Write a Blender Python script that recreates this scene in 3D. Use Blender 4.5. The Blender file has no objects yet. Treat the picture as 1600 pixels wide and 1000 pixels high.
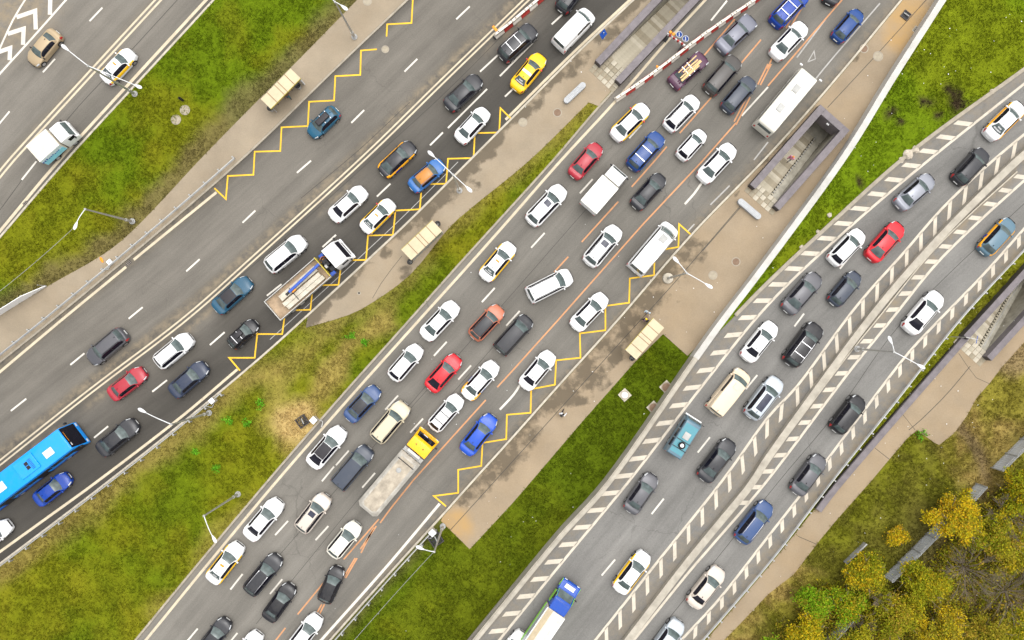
import bpy, bmesh, math, random
import numpy as np
from mathutils import Vector, Matrix
from mathutils.geometry import delaunay_2d_cdt

R = math.radians
random.seed(7)
rng = np.random.default_rng(7)
SC = bpy.context.scene
COL = SC.collection

# ---------------------------------------------------------------- camera
CAM_H = 80.0
SHEET = 15.5556           # plan sheet: units per metre at street level
cam = bpy.data.cameras.new('camera')
cam.lens = 28.0
cam.sensor_width = 36.0
cam.clip_start = 0.5
cam.clip_end = 5000.0
camo = bpy.data.objects.new('camera', cam)
COL.objects.link(camo)
camo.location = (0, 0, CAM_H)
camo.rotation_euler = (0, 0, 0)
SC.camera = camo

# ---------------------------------------------------------------- sky, sun, exposure
SUN_EL, SUN_AZ = R(76), R(40)          # azimuth measured from +Y towards +X
world = bpy.data.worlds.new('World')
SC.world = world
world.use_nodes = True
wn = world.node_tree
bg = wn.nodes['Background']
sky = wn.nodes.new('ShaderNodeTexSky')
sky.sky_type = 'NISHITA'
sky.sun_disc = False
sky.sun_elevation = SUN_EL
sky.sun_rotation = SUN_AZ
sky.air_density = 1.0
sky.dust_density = 4.0
sky.ozone_density = 1.0
hs = wn.nodes.new('ShaderNodeHueSaturation')
hs.inputs['Saturation'].default_value = 0.12
wn.links.new(sky.outputs['Color'], hs.inputs['Color'])
wn.links.new(hs.outputs['Color'], bg.inputs['Color'])
bg.inputs['Strength'].default_value = 0.14
sun = bpy.data.lights.new('sun', 'SUN')
sun.energy = 1.1
sun.angle = R(95)
sun.color = (1.0, 0.95, 0.87)
suno = bpy.data.objects.new('sun', sun)
COL.objects.link(suno)
sd = Vector((math.sin(SUN_AZ) * math.cos(SUN_EL), math.cos(SUN_AZ) * math.cos(SUN_EL), math.sin(SUN_EL)))
suno.rotation_euler = sd.to_track_quat('Z', 'Y').to_euler()
suno.location = sd * 150
SC.view_settings.view_transform = 'Standard'
SC.view_settings.look = 'None'
SC.view_settings.exposure = 0.86
SC.view_settings.gamma = 1.0
SC.view_settings.use_curve_mapping = False

Z1 = 1.2        # level of the raised road on the right

# ---------------------------------------------------------------- plan helpers
def P(x, y, z=0.0):
    k = (CAM_H - z) / CAM_H / SHEET
    return Vector(((x - 800) * k, (500 - y) * k, z))

def P2(pts, z=0.0):
    return np.array([[P(a, b, z).x, P(a, b, z).y] for a, b in pts])

def smooth_line(pts, step=1.5):
    """Catmull-Rom through the points, resampled evenly."""
    p = np.asarray(pts, float)
    if len(p) > 2:
        q = np.vstack([2 * p[0] - p[1], p, 2 * p[-1] - p[-2]])
        out = []
        for i in range(1, len(q) - 2):
            t = np.linspace(0, 1, 24, endpoint=False)[:, None]
            a, b, c, d = q[i - 1], q[i], q[i + 1], q[i + 2]
            out.append(0.5 * ((2 * b) + (-a + c) * t + (2 * a - 5 * b + 4 * c - d) * t ** 2 + (-a + 3 * b - 3 * c + d) * t ** 3))
        out.append(p[-1:])
        p = np.vstack(out)
    return resample(p, step)

def resample(p, step=None, n=None):
    seg = np.linalg.norm(np.diff(p, axis=0), axis=1)
    s = np.concatenate([[0], np.cumsum(seg)])
    if n is None:
        n = max(2, int(round(s[-1] / step)) + 1)
    t = np.linspace(0, s[-1], n)
    return np.column_stack([np.interp(t, s, p[:, 0]), np.interp(t, s, p[:, 1])])

def extend(p, d0, d1):
    a = p[0] + (p[0] - p[1]) / np.linalg.norm(p[0] - p[1]) * d0
    b = p[-1] + (p[-1] - p[-2]) / np.linalg.norm(p[-1] - p[-2]) * d1
    q = p
    if d0 > 0: q = np.vstack([a, q])
    if d1 > 0: q = np.vstack([q, b])
    return q

def line(pts, z=0.0, e0=0, e1=0, step=1.5):
    return resample(extend(smooth_line(P2(pts, z), step), e0, e1), step)

def tangents(p):
    t = np.gradient(p, axis=0)
    return t / np.linalg.norm(t, axis=1)[:, None]

def offset(p, d):
    """positive d: to the right of travel"""
    t = tangents(p)
    return p + np.column_stack([t[:, 1], -t[:, 0]]) * d

def near(pts, poly):
    """signed distance (+ right of travel) and arc length of the nearest point"""
    pts = np.asarray(pts, float)
    best = np.full(len(pts), 1e18); sd_ = np.zeros(len(pts)); al = np.zeros(len(pts))
    acc = 0.0
    for a, b in zip(poly[:-1], poly[1:]):
        ab = b - a; L = np.linalg.norm(ab)
        if L < 1e-9: continue
        u = ab / L
        w = pts - a
        t = np.clip(w @ u, 0, L)
        dv = w - t[:, None] * u
        d2 = (dv ** 2).sum(1)
        m = d2 < best
        best[m] = d2[m]
        cr = (u[1] * w[:, 0] - u[0] * w[:, 1])
        sd_[m] = np.sign(cr[m] + 1e-12) * np.sqrt(d2[m])
        al[m] = (acc + t)[m]
        acc += L
    return sd_, al

def inside(pts, poly):
    pts = np.asarray(pts); x, y = pts[:, 0], pts[:, 1]
    res = np.zeros(len(pts), bool)
    q = np.asarray(poly); n = len(q)
    for i in range(n):
        x0, y0 = q[i]; x1, y1 = q[(i + 1) % n]
        if y0 == y1: continue
        c = ((y0 > y) != (y1 > y)) & (x < (x1 - x0) * (y - y0) / (y1 - y0) + x0)
        res ^= c
    return res

def vnoise(x, y, s, seed=0):
    x = np.asarray(x) / s + 1000.3 + seed * 17.13; y = np.asarray(y) / s + 1000.7 + seed * 5.77
    xi = np.floor(x).astype(np.int64); yi = np.floor(y).astype(np.int64)
    fx = x - xi; fy = y - yi
    fx = fx * fx * (3 - 2 * fx); fy = fy * fy * (3 - 2 * fy)
    def h(a, b):
        n = (a * 374761393 + b * 668265263 + seed * 2147483) & 0xffffffff
        n = ((n ^ (n >> 13)) * 1274126177) & 0xffffffff
        return ((n ^ (n >> 16)) & 0xffff) / 65535.0
    return (h(xi, yi) * (1 - fx) + h(xi + 1, yi) * fx) * (1 - fy) + (h(xi, yi + 1) * (1 - fx) + h(xi + 1, yi + 1) * fx) * fy

def fbm(x, y, s, seed=0, o=4):
    v = 0; a = 0.5; tot = 0
    for i in range(o):
        v = v + a * vnoise(x, y, s / 2 ** i, seed + i); tot += a; a *= 0.55
    return v / tot

def sstep(a, b, x):
    t = np.clip((np.asarray(x) - a) / (b - a), 0, 1)
    return t * t * (3 - 2 * t)

# ---------------------------------------------------------------- object helpers
def link(o, parent=None):
    COL.objects.link(o)
    if parent is not None: o.parent = parent
    return o

def tag(o, label=None, cat=None, group=None, kind=None):
    if label: o['label'] = label
    if cat: o['category'] = cat
    if group: o['group'] = group
    if kind: o['kind'] = kind
    return o

def empty(name, loc=(0, 0, 0), rz=0.0, label=None, cat=None, group=None):
    o = bpy.data.objects.new(name, None)
    o.empty_display_size = 0.3
    link(o)
    o.location = loc; o.rotation_euler = (0, 0, rz)
    return tag(o, label, cat, group)

def mesh_obj(name, me, mat=None, parent=None):
    o = bpy.data.objects.new(name, me)
    link(o, parent)
    if mat is not None:
        if len(me.materials) == 0: me.materials.append(mat)
        if me.materials[0] is not mat:
            o.material_slots[0].link = 'OBJECT'
            o.material_slots[0].material = mat
    return o

class MB:
    def __init__(self): self.v = []; self.f = []; self.m = []
    def add(self, vs, fs, mi=0):
        n = len(self.v)
        self.v += [tuple(a) for a in vs]
        for f in fs:
            self.f.append([n + i for i in f]); self.m.append(mi)
    def box(self, c, s, rz=0.0, mi=0, taper=1.0):
        cx, cy, cz = c; hx, hy, hz = s[0] / 2, s[1] / 2, s[2] / 2
        co, si = math.cos(rz), math.sin(rz)
        vs = []
        for k in (-1, 1):
            t = taper if k > 0 else 1.0
            for (a, b) in ((-1, -1), (1, -1), (1, 1), (-1, 1)):
                x, y = a * hx * t, b * hy * t
                vs.append((cx + x * co - y * si, cy + x * si + y * co, cz + k * hz))
        self.add(vs, [(3, 2, 1, 0), (4, 5, 6, 7), (0, 1, 5, 4), (1, 2, 6, 5), (2, 3, 7, 6), (3, 0, 4, 7)], mi)
        return self
    def tube(self, path, r, n=8, mi=0, r1=None, cap=True):
        path = [Vector(p) for p in path]; m = len(path)
        vs = []; ref = Vector((0, 0, 1))
        for i, p in enumerate(path):
            d = (path[min(i + 1, m - 1)] - path[max(i - 1, 0)]).normalized()
            rf = ref if abs(d.z) < 0.95 else Vector((1, 0, 0))
            a = d.cross(rf).normalized(); b = d.cross(a).normalized()
            rr = r if r1 is None else r + (r1 - r) * i / (m - 1)
            for k in range(n):
                t = 2 * math.pi * k / n
                vs.append(p + a * math.cos(t) * rr + b * math.sin(t) * rr)
        fs = []
        for i in range(m - 1):
            for k in range(n):
                fs.append((i * n + k, i * n + (k + 1) % n, (i + 1) * n + (k + 1) % n, (i + 1) * n + k))
        if cap:
            fs.append(tuple(range(n - 1, -1, -1))[::-1]); fs.append(tuple((m - 1) * n + k for k in range(n))[::-1])
        self.add(vs, fs, mi); return self
    def lathe(self, prof, c=(0, 0, 0), axis='z', n=16, mi=0, closed=False):
        vs = []
        for (r, h) in prof:
            for k in range(n):
                t = 2 * math.pi * k / n
                a, b = r * math.cos(t), r * math.sin(t)
                if axis == 'z': q = (c[0] + a, c[1] + b, c[2] + h)
                elif axis == 'y': q = (c[0] + a, c[1] + h, c[2] + b)
                else: q = (c[0] + h, c[1] + a, c[2] + b)
                vs.append(q)
        fs = []
        m = len(prof)
        for i in range(m - 1):
            for k in range(n):
                fs.append((i * n + k, i * n + (k + 1) % n, (i + 1) * n + (k + 1) % n, (i + 1) * n + k))
        if closed:
            for k in range(n): fs.append(((m - 1) * n + k, (m - 1) * n + (k + 1) % n, (k + 1) % n, k))
        else:
            fs.append(tuple(range(n))); fs.append(tuple((m - 1) * n + k for k in range(n)))
        self.add(vs, fs, mi); return self
    def prism(self, poly, z0, z1, mi=0):
        n = len(poly)
        a = sum(poly[i][0] * poly[(i + 1) % n][1] - poly[(i + 1) % n][0] * poly[i][1] for i in range(n))
        if a < 0: poly = poly[::-1]
        vs = [(p[0], p[1], z0) for p in poly] + [(p[0], p[1], z1) for p in poly]
        fs = [tuple(range(n - 1, -1, -1)), tuple(range(n, 2 * n))]
        for i in range(n):
            j = (i + 1) % n
            fs.append((i, j, n + j, n + i))
        self.add(vs, fs, mi); return self
    def mesh(self, name, mats=None, smooth=False, bevel=0.0, fix=True):
        me = bpy.data.meshes.new(name)
        me.from_pydata(self.v, [], self.f)
        if mats:
            for m in mats: me.materials.append(m)
            if len(mats) > 1: me.polygons.foreach_set('material_index', self.m)
        if bevel > 0 or fix:
            bm = bmesh.new(); bm.from_mesh(me)
            bmesh.ops.recalc_face_normals(bm, faces=bm.faces)
            if bevel > 0:
                es = [e for e in bm.edges if len(e.link_faces) == 2 and e.calc_face_angle(0) > 0.5]
                bmesh.ops.bevel(bm, geom=es, offset=bevel, segments=2, profile=0.6, affect='EDGES', clamp_overlap=True)
            bm.to_mesh(me); bm.free()
        if smooth:
            me.polygons.foreach_set('use_smooth', [True] * len(me.polygons))
            me.update()
            try: me.set_sharp_from_angle(angle=R(40))
            except Exception: pass
        me.update()
        return me
    def build(self, name, mat=None, parent=None, smooth=False, bevel=0.0):
        mats = mat if isinstance(mat, list) else ([mat] if mat else None)
        return mesh_obj(name, self.mesh(name, mats, smooth, bevel), None, parent)

# ---------------------------------------------------------------- materials
def mk(name):
    m = bpy.data.materials.new(name); m.use_nodes = True
    nt = m.node_tree
    return m, nt, nt.nodes['Principled BSDF']

def nd(nt, typ, ins=None, **kw):
    n = nt.nodes.new(typ)
    for k, v in kw.items(): setattr(n, k, v)
    for k, v in (ins or {}).items():
        if isinstance(v, bpy.types.NodeSocket): nt.links.new(v, n.inputs[k])
        else: n.inputs[k].default_value = v
    return n

def c4(c): return (c[0], c[1], c[2], 1.0)

def noise(nt, vec, scale, detail=4, rough=0.6):
    n = nd(nt, 'ShaderNodeTexNoise', {'Vector': vec, 'Scale': scale, 'Detail': detail, 'Roughness': rough})
    return n.outputs['Fac']

def rampf(nt, fac, a, b, lo=0.0, hi=1.0):
    return nd(nt, 'ShaderNodeMapRange', {'Value': fac, 'From Min': a, 'From Max': b, 'To Min': lo, 'To Max': hi}).outputs['Result']

def mixc(nt, fac, a, b, blend='MIX'):
    n = nd(nt, 'ShaderNodeMix', data_type='RGBA', blend_type=blend)
    for sock, v in ((n.inputs[0], fac), (n.inputs[6], a), (n.inputs[7], b)):
        if isinstance(v, bpy.types.NodeSocket): nt.links.new(v, sock)
        elif isinstance(v, (int, float)): sock.default_value = v
        else: sock.default_value = c4(v)
    return n.outputs[2]

def math_(nt, op, a, b=0.0, c=0.0):
    n = nd(nt, 'ShaderNodeMath', operation=op)
    for i, v in enumerate((a, b, c)):
        if isinstance(v, bpy.types.NodeSocket): nt.links.new(v, n.inputs[i])
        else: n.inputs[i].default_value = v
    return n.outputs[0]

_mats = {}
def simple(name, col, rough=0.55, metal=0.0, coat=0.0, var=0.12, scale=2.5, bump=0.0, bscale=20, spec=0.25, dirt=0.0):
    if name in _mats: return _mats[name]
    m, nt, b = mk(name)
    tc = nd(nt, 'ShaderNodeTexCoord').outputs['Object']
    n = noise(nt, tc, scale, 5)
    f = rampf(nt, n, 0.3, 0.7, 1 - var, 1 + var)
    mul = nd(nt, 'ShaderNodeCombineColor', {0: f, 1: f, 2: f}).outputs[0]
    c = mixc(nt, 1.0, col, mul, 'MULTIPLY')
    if dirt > 0:
        n2 = noise(nt, tc, scale * 0.6, 6, 0.7)
        c = mixc(nt, math_(nt, 'MULTIPLY', rampf(nt, n2, 0.5, 0.75), dirt), c, (0.16, 0.13, 0.10))
    nt.links.new(c, b.inputs['Base Color'])
    b.inputs['Roughness'].default_value = rough
    b.inputs['Metallic'].default_value = metal
    b.inputs['Specular IOR Level'].default_value = spec
    if coat: 
        b.inputs['Coat Weight'].default_value = coat
        b.inputs['Coat Roughness'].default_value = 0.06
    if bump > 0:
        bn = nd(nt, 'ShaderNodeBump', {'Height': noise(nt, tc, bscale, 4), 'Strength': bump, 'Distance': 0.03})
        nt.links.new(bn.outputs[0], b.inputs['Normal'])
    _mats[name] = m
    return m

def asphalt(name, base):
    m, nt, b = mk(name)
    tc = nd(nt, 'ShaderNodeTexCoord').outputs['Object']
    uv = nd(nt, 'ShaderNodeUVMap', uv_map='UVMap').outputs['UV']
    st = nd(nt, 'ShaderNodeMapping', {'Vector': uv, 'Scale': (0.05, 0.9, 1.0)}).outputs[0]
    st2 = nd(nt, 'ShaderNodeMapping', {'Vector': uv, 'Scale': (0.3, 3.5, 1.0)}).outputs[0]
    tone = nd(nt, 'ShaderNodeAttribute', attribute_name='tone').outputs['Fac']
    dirt = nd(nt, 'ShaderNodeAttribute', attribute_name='dirt').outputs['Fac']
    s1 = rampf(nt, noise(nt, st, 1.0, 4), 0.3, 0.7, 0.87, 1.11)
    s2 = rampf(nt, noise(nt, st2, 1.0, 4, 0.65), 0.3, 0.7, 0.945, 1.055)
    big = rampf(nt, noise(nt, tc, 0.12, 5), 0.3, 0.7, 0.86, 1.14)
    fine = rampf(nt, noise(nt, tc, 9.0, 5, 0.8), 0.3, 0.7, 0.82, 1.18)
    f = math_(nt, 'MULTIPLY', math_(nt, 'MULTIPLY', s1, s2), math_(nt, 'MULTIPLY', big, fine))
    f = math_(nt, 'MULTIPLY', f, tone)
    # worn spots and oil drips
    sp = rampf(nt, noise(nt, tc, 1.7, 6, 0.7), 0.66, 0.74, 1.0, 0.62)
    f = math_(nt, 'MULTIPLY', f, sp)
    mul = nd(nt, 'ShaderNodeCombineColor', {0: f, 1: f, 2: f}).outputs[0]
    c = mixc(nt, 1.0, base, mul, 'MULTIPLY')
    # fine cracks
    wv = nd(nt, 'ShaderNodeVectorMath', {0: tc, 1: nd(nt, 'ShaderNodeVectorMath', {0: nd(nt, 'ShaderNodeTexNoise', {'Vector': tc, 'Scale': 0.9, 'Detail': 5.0}).outputs['Color'], 1: (1.6, 1.6, 0)}, operation='MULTIPLY').outputs[0]}, operation='ADD').outputs[0]
    vo = nd(nt, 'ShaderNodeTexVoronoi', {'Vector': wv, 'Scale': 0.16}, feature='DISTANCE_TO_EDGE').outputs['Distance']
    cr = rampf(nt, vo, 0.0, 0.008, 1.0, 0.0)
    cr = math_(nt, 'MULTIPLY', cr, rampf(nt, noise(nt, tc, 0.13, 2), 0.52, 0.62))
    c = mixc(nt, math_(nt, 'MULTIPLY', cr, 0.32), c, (0.035, 0.033, 0.03))
    # sandy dirt
    dn = math_(nt, 'MULTIPLY', dirt, rampf(nt, noise(nt, tc, 1.1, 6, 0.7), 0.36, 0.62))
    c = mixc(nt, dn, c, (0.24, 0.195, 0.135))
    nt.links.new(c, b.inputs['Base Color'])
    rg = rampf(nt, tone, 0.35, 0.9, 0.52, 0.85)
    nt.links.new(rg, b.inputs['Roughness'])
    b.inputs['Specular IOR Level'].default_value = 0.12
    bn = nd(nt, 'ShaderNodeBump', {'Height': noise(nt, tc, 30.0, 5, 0.7), 'Strength': 0.35, 'Distance': 0.02})
    nt.links.new(bn.outputs[0], b.inputs['Normal'])
    return m

def paving(name, base, stain=(0.075, 0.062, 0.045), sand=(0.36, 0.235, 0.105)):
    m, nt, b = mk(name)
    tc = nd(nt, 'ShaderNodeTexCoord').outputs['Object']
    wet = nd(nt, 'ShaderNodeAttribute', attribute_name='wet').outputs['Fac']
    snd = nd(nt, 'ShaderNodeAttribute', attribute_name='dirt').outputs['Fac']
    big = rampf(nt, noise(nt, tc, 0.25, 6, 0.6), 0.3, 0.7, 0.84, 1.14)
    fine = rampf(nt, noise(nt, tc, 7.0, 7, 0.75), 0.3, 0.7, 0.9, 1.1)
    f = math_(nt, 'MULTIPLY', big, fine)
    mul = nd(nt, 'ShaderNodeCombineColor', {0: f, 1: f, 2: f}).outputs[0]
    c = mixc(nt, 1.0, base, mul, 'MULTIPLY')
    c = mixc(nt, math_(nt, 'MULTIPLY', snd, rampf(nt, noise(nt, tc, 0.7, 4), 0.3, 0.6, 0.55, 1.0)), c, sand)
    w = math_(nt, 'ADD', math_(nt, 'MULTIPLY', wet, 0.55), math_(nt, 'MULTIPLY', noise(nt, tc, 0.75, 6, 0.65), 0.62))
    w = math_(nt, 'MULTIPLY', rampf(nt, w, 0.55, 0.66), 0.74)
    c = mixc(nt, w, c, stain)
    nt.links.new(c, b.inputs['Base Color'])
    b.inputs['Roughness'].default_value = 0.8
    b.inputs['Specular IOR Level'].default_value = 0.08
    bn = nd(nt, 'ShaderNodeBump', {'Height': noise(nt, tc, 22.0, 4, 0.7), 'Strength': 0.2, 'Distance': 0.02})
    nt.links.new(bn.outputs[0], b.inputs['Normal'])
    return m

def turf(name):
    m, nt, b = mk(name)
    tc = nd(nt, 'ShaderNodeTexCoord').outputs['Object']
    col = nd(nt, 'ShaderNodeAttribute', attribute_name='col').outputs['Color']
    f = math_(nt, 'MULTIPLY', rampf(nt, noise(nt, tc, 1.6, 6, 0.75), 0.3, 0.7, 0.74, 1.26), rampf(nt, noise(nt, tc, 9.0, 4, 0.8), 0.3, 0.7, 0.78, 1.22))
    mul = nd(nt, 'ShaderNodeCombineColor', {0: f, 1: f, 2: f}).outputs[0]
    c = mixc(nt, 1.0, col, mul, 'MULTIPLY')
    nt.links.new(c, b.inputs['Base Color'])
    b.inputs['Roughness'].default_value = 0.95
    b.inputs['Specular IOR Level'].default_value = 0.02
    bn = nd(nt, 'ShaderNodeBump', {'Height': noise(nt, tc, 6.0, 8, 0.8), 'Strength': 0.8, 'Distance': 0.12})
    nt.links.new(bn.outputs[0], b.inputs['Normal'])
    return m

def leafmat(name, rough=0.7):
    m, nt, b = mk(name)
    col = nd(nt, 'ShaderNodeAttribute', attribute_name='col').outputs['Color']
    nt.links.new(col, b.inputs['Base Color'])
    b.inputs['Roughness'].default_value = rough
    b.inputs['Specular IOR Level'].default_value = 0.05
    tr = nd(nt, 'ShaderNodeBsdfTranslucent', {'Color': col})
    mx = nd(nt, 'ShaderNodeMixShader', {0: 0.3, 1: b.outputs[0], 2: tr.outputs[0]})
    nt.links.new(mx.outputs[0], nt.nodes['Material Output'].inputs['Surface'])
    return m

def paintline(name, col, wear=0.5):
    m, nt, b = mk(name)
    tc = nd(nt, 'ShaderNodeTexCoord').outputs['Object']
    n = rampf(nt, noise(nt, tc, 4.0, 5, 0.8), 0.52, 0.72)
    n2 = rampf(nt, noise(nt, tc, 0.5, 3), 0.35, 0.7)
    f = math_(nt, 'MULTIPLY', math_(nt, 'MULTIPLY', n, n2), wear)
    big = rampf(nt, noise(nt, tc, 0.8, 5), 0.3, 0.7, 0.85, 1.1)
    mul = nd(nt, 'ShaderNodeCombineColor', {0: big, 1: big, 2: big}).outputs[0]
    c = mixc(nt, 1.0, col, mul, 'MULTIPLY')
    c = mixc(nt, f, c, (0.13, 0.12, 0.105))
    nt.links.new(c, b.inputs['Base Color'])
    b.inputs['Roughness'].default_value = 0.7
    b.inputs['Specular IOR Level'].default_value = 0.15
    return m

def paint(name, col, metal=0.0):
    """car paint with a clear coat and a film of road dust"""
    key = 'paint_' + name
    if key in _mats: return _mats[key]
    m, nt, b = mk(key)
    tc = nd(nt, 'ShaderNodeTexCoord').outputs['Object']
    n = rampf(nt, noise(nt, tc, 1.6, 6, 0.7), 0.45, 0.8, 0.0, 0.22)
    c = mixc(nt, n, col, tuple(0.6 * a + 0.4 * g for a, g in zip(col, (0.22, 0.2, 0.17))))
    nt.links.new(c, b.inputs['Base Color'])
    nt.links.new(rampf(nt, n, 0, 0.22, 0.28, 0.5), b.inputs['Roughness'])
    b.inputs['Metallic'].default_value = metal
    b.inputs['Specular IOR Level'].default_value = 0.18
    b.inputs['Coat Weight'].default_value = 0.38
    b.inputs['Coat Roughness'].default_value = 0.04
    _mats[key] = m
    return m

MAT = {}
MAT['white_line'] = paintline('white_road_paint', (0.60, 0.57, 0.51), 0.6)
MAT['cream_line'] = paintline('cream_road_paint', (0.52, 0.45, 0.33), 0.75)
MAT['faded_line'] = paintline('faded_road_paint', (0.36, 0.35, 0.33), 1.0)
MAT['yellow_line'] = paintline('yellow_road_paint', (0.72, 0.44, 0.035), 0.5)
MAT['orange_line'] = paintline('orange_road_paint', (0.52, 0.26, 0.13), 0.9)
MAT['hatch_line'] = paintline('hatch_road_paint', (0.52, 0.47, 0.39), 0.55)
MAT['seam'] = simple('tar_seam', (0.045, 0.042, 0.038), 0.7)
MAT['kerb'] = simple('kerb_concrete', (0.30, 0.265, 0.21), 0.85, var=0.2, scale=1.5, bump=0.2)
MAT['kerb_pale'] = simple('pale_kerb_concrete', (0.42, 0.38, 0.31), 0.85, var=0.2, scale=1.5, bump=0.2)
MAT['concrete'] = simple('parapet_concrete', (0.36, 0.33, 0.275), 0.85, var=0.2, scale=0.9, bump=0.25, dirt=0.35)
MAT['white_wall'] = simple('whitewashed_wall', (0.46, 0.45, 0.42), 0.85, var=0.12, scale=0.8, bump=0.25, dirt=0.3)
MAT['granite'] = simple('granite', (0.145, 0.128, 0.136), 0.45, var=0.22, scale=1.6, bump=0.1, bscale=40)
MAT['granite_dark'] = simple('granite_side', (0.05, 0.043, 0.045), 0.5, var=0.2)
MAT['tile2'] = simple('stair_stone_pale', (0.43, 0.39, 0.31), 0.8, var=0.25, scale=0.9, dirt=0.3)
MAT['tile3'] = simple('stair_stone_worn', (0.27, 0.235, 0.17), 0.8, var=0.3, scale=0.9, dirt=0.5)
MAT['tile'] = simple('stair_stone', (0.36, 0.325, 0.25), 0.8, var=0.25, scale=0.9, dirt=0.4)
MAT['tile_grey'] = simple('ramp_stone', (0.34, 0.32, 0.265), 0.8, var=0.3, scale=1.2, dirt=0.4)
MAT['steel'] = simple('galvanised_steel', (0.45, 0.45, 0.435), 0.42, 0.6, var=0.15, scale=1.3)
MAT['steel_dull'] = simple('dull_steel', (0.36, 0.36, 0.35), 0.6, 0.3, var=0.2, scale=1.3, dirt=0.3)
MAT['lamp_white'] = simple('lamp_enamel', (0.68, 0.69, 0.70), 0.35, var=0.06)
MAT['dark'] = simple('black_plastic', (0.018, 0.018, 0.02), 0.5)
MAT['rubber'] = simple('rubber', (0.016, 0.016, 0.017), 0.8)
MAT['rim'] = simple('alloy_rim', (0.42, 0.42, 0.43), 0.35, 0.8)
MAT['chrome'] = simple('chrome_trim', (0.62, 0.62, 0.64), 0.2, 0.9)
MAT['glass'] = simple('car_glass', (0.085, 0.112, 0.110), 0.06, var=0.45, scale=1.2, coat=0.4)
MAT['glass_dark'] = simple('tinted_glass', (0.008, 0.008, 0.014), 0.07, var=0.3)
MAT['glass_rear'] = simple('rear_glass', (0.065, 0.085, 0.085), 0.08, var=0.4, scale=1.4, coat=0.3)
MAT['headlight'] = simple('headlight_lens', (0.62, 0.64, 0.66), 0.1, var=0.25, scale=9, coat=0.6)
MAT['taillight'] = simple('tail_light_lens', (0.42, 0.012, 0.014), 0.15, var=0.2, coat=0.6)
MAT['plate'] = simple('number_plate', (0.72, 0.72, 0.7), 0.5)
MAT['red'] = simple('barrier_red', (0.36, 0.035, 0.028), 0.5, var=0.2, dirt=0.2)
MAT['barrier_white'] = simple('barrier_white', (0.62, 0.57, 0.50), 0.55, var=0.15, dirt=0.3)
MAT['blue_sign'] = simple('sign_blue', (0.015, 0.07, 0.33), 0.4)
MAT['sign_white'] = simple('sign_white', (0.75, 0.75, 0.74), 0.4, var=0.04)
MAT['amber'] = simple('amber_lens', (0.75, 0.26, 0.012), 0.3)
MAT['letter'] = simple('white_lettering', (0.66, 0.66, 0.66), 0.5, var=0.03)
MAT['sunroof'] = simple('sunroof_glass', (0.03, 0.033, 0.055), 0.06, var=0.2)
MAT['bark'] = simple('bark', (0.17, 0.135, 0.10), 0.9, var=0.3, scale=6)
MAT['twig'] = simple('bare_twig', (0.15, 0.122, 0.09), 0.9, var=0.3, scale=6)
MAT['wood'] = simple('timber', (0.62, 0.42, 0.2), 0.7, var=0.2, scale=5)
MAT['leaf'] = leafmat('leaf')
MAT['blade'] = leafmat('grass_blade', 0.85)
MAT['turf'] = turf('turf')

# ================================================================ THE SETTING
E = 130.0
K1 = line([(335, 0), (220, 125), (105, 250), (0, 372)], 0, E, E)
K2 = line([(637, 0), (520, 112), (400, 229), (300, 318), (200, 403), (75, 506), (0, 566)], 0, E, E)
D2 = line([(822, 0), (690, 128), (565, 250), (400, 400), (287, 500), (140, 612), (0, 723)], 0, E, E)
K3 = line([(990, 0), (900, 85), (800, 185), (735, 250), (640, 345), (560, 420), (473, 500), (400, 565), (285, 661), (170, 752), (85, 817), (0, 881)], 0, E, E)
K4 = line([(1090, 0), (1036, 58), (935, 168), (865, 250), (800, 322), (720, 410), (640, 500), (530, 623), (420, 750), (310, 881), (212, 1000)], 0, E, E)
E4 = line([(1102, 0), (1042, 65), (960, 160), (877, 250), (800, 338), (730, 417), (655, 500), (545, 623), (434, 750), (330, 875), (228, 1000)], 0, E, E)
K5 = line([(1408, 0), (1300, 130), (1200, 243), (1080, 367), (965, 500), (880, 594), (800, 684), (740, 750), (690, 806), (600, 905), (514, 1002)], 0, E, E)
WALL = line([(1479, 0), (1400, 124), (1322, 250), (1200, 417), (1135, 502), (1091, 563)], 1.7, E, 0)
PARA = line([(1091, 562), (960, 750), (880, 840), (800, 937), (746, 1003)], 2.0, 0, E)
K6 = line([(1600, 110), (1425, 238), (1282, 366), (1200, 443), (1135, 512), (1080, 590), (960, 755), (800, 938), (746, 1003)], Z1, E, E)
L1 = line([(1600, 131), (1451, 250), (1325, 357), (1200, 476), (1090, 612), (984, 750), (890, 864), (800, 975), (780, 1000)], Z1, E, E)
L2 = line([(1600, 210), (1552, 250), (1475, 322), (1410, 397), (1360, 452), (1321, 500), (1245, 604), (1200, 651), (1129, 750), (1030, 874), (930, 1000)], Z1, E, E)
MED = line([(1600, 242), (1585, 255), (1470, 370), (1358, 500), (1200, 716), (1180, 750), (1080, 872), (982, 1000)], 1.9, E, E)
L3 = line([(1600, 282), (1525, 350), (1460, 415), (1392, 500), (1325, 583), (1200, 749), (1112, 852), (1075, 895), (1012, 973)], Z1, E, 6)
L4 = line([(1600, 357), (1535, 430), (1467, 500), (1415, 556), (1350, 641), (1287, 725), (1250, 774), (1200, 838), (1125, 934), (1064, 1000)], Z1, E, E)
K7 = line([(1600, 385), (1494, 500), (1400, 620), (1296, 750), (1200, 875), (1090, 1003)], Z1, E, E)
SA = line([(558, 0), (475, 85), (400, 160), (310, 252), (230, 338), (170, 392), (75, 447), (0, 492)], 0.1, E, E)
LW = line([(1600, 416), (1587, 430), (1527, 500), (1420, 622), (1310, 750), (1275, 795)], Z1 + .45, E, 0)

def zip_poly(a, b): return np.vstack([a, b[::-1]])

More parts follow.
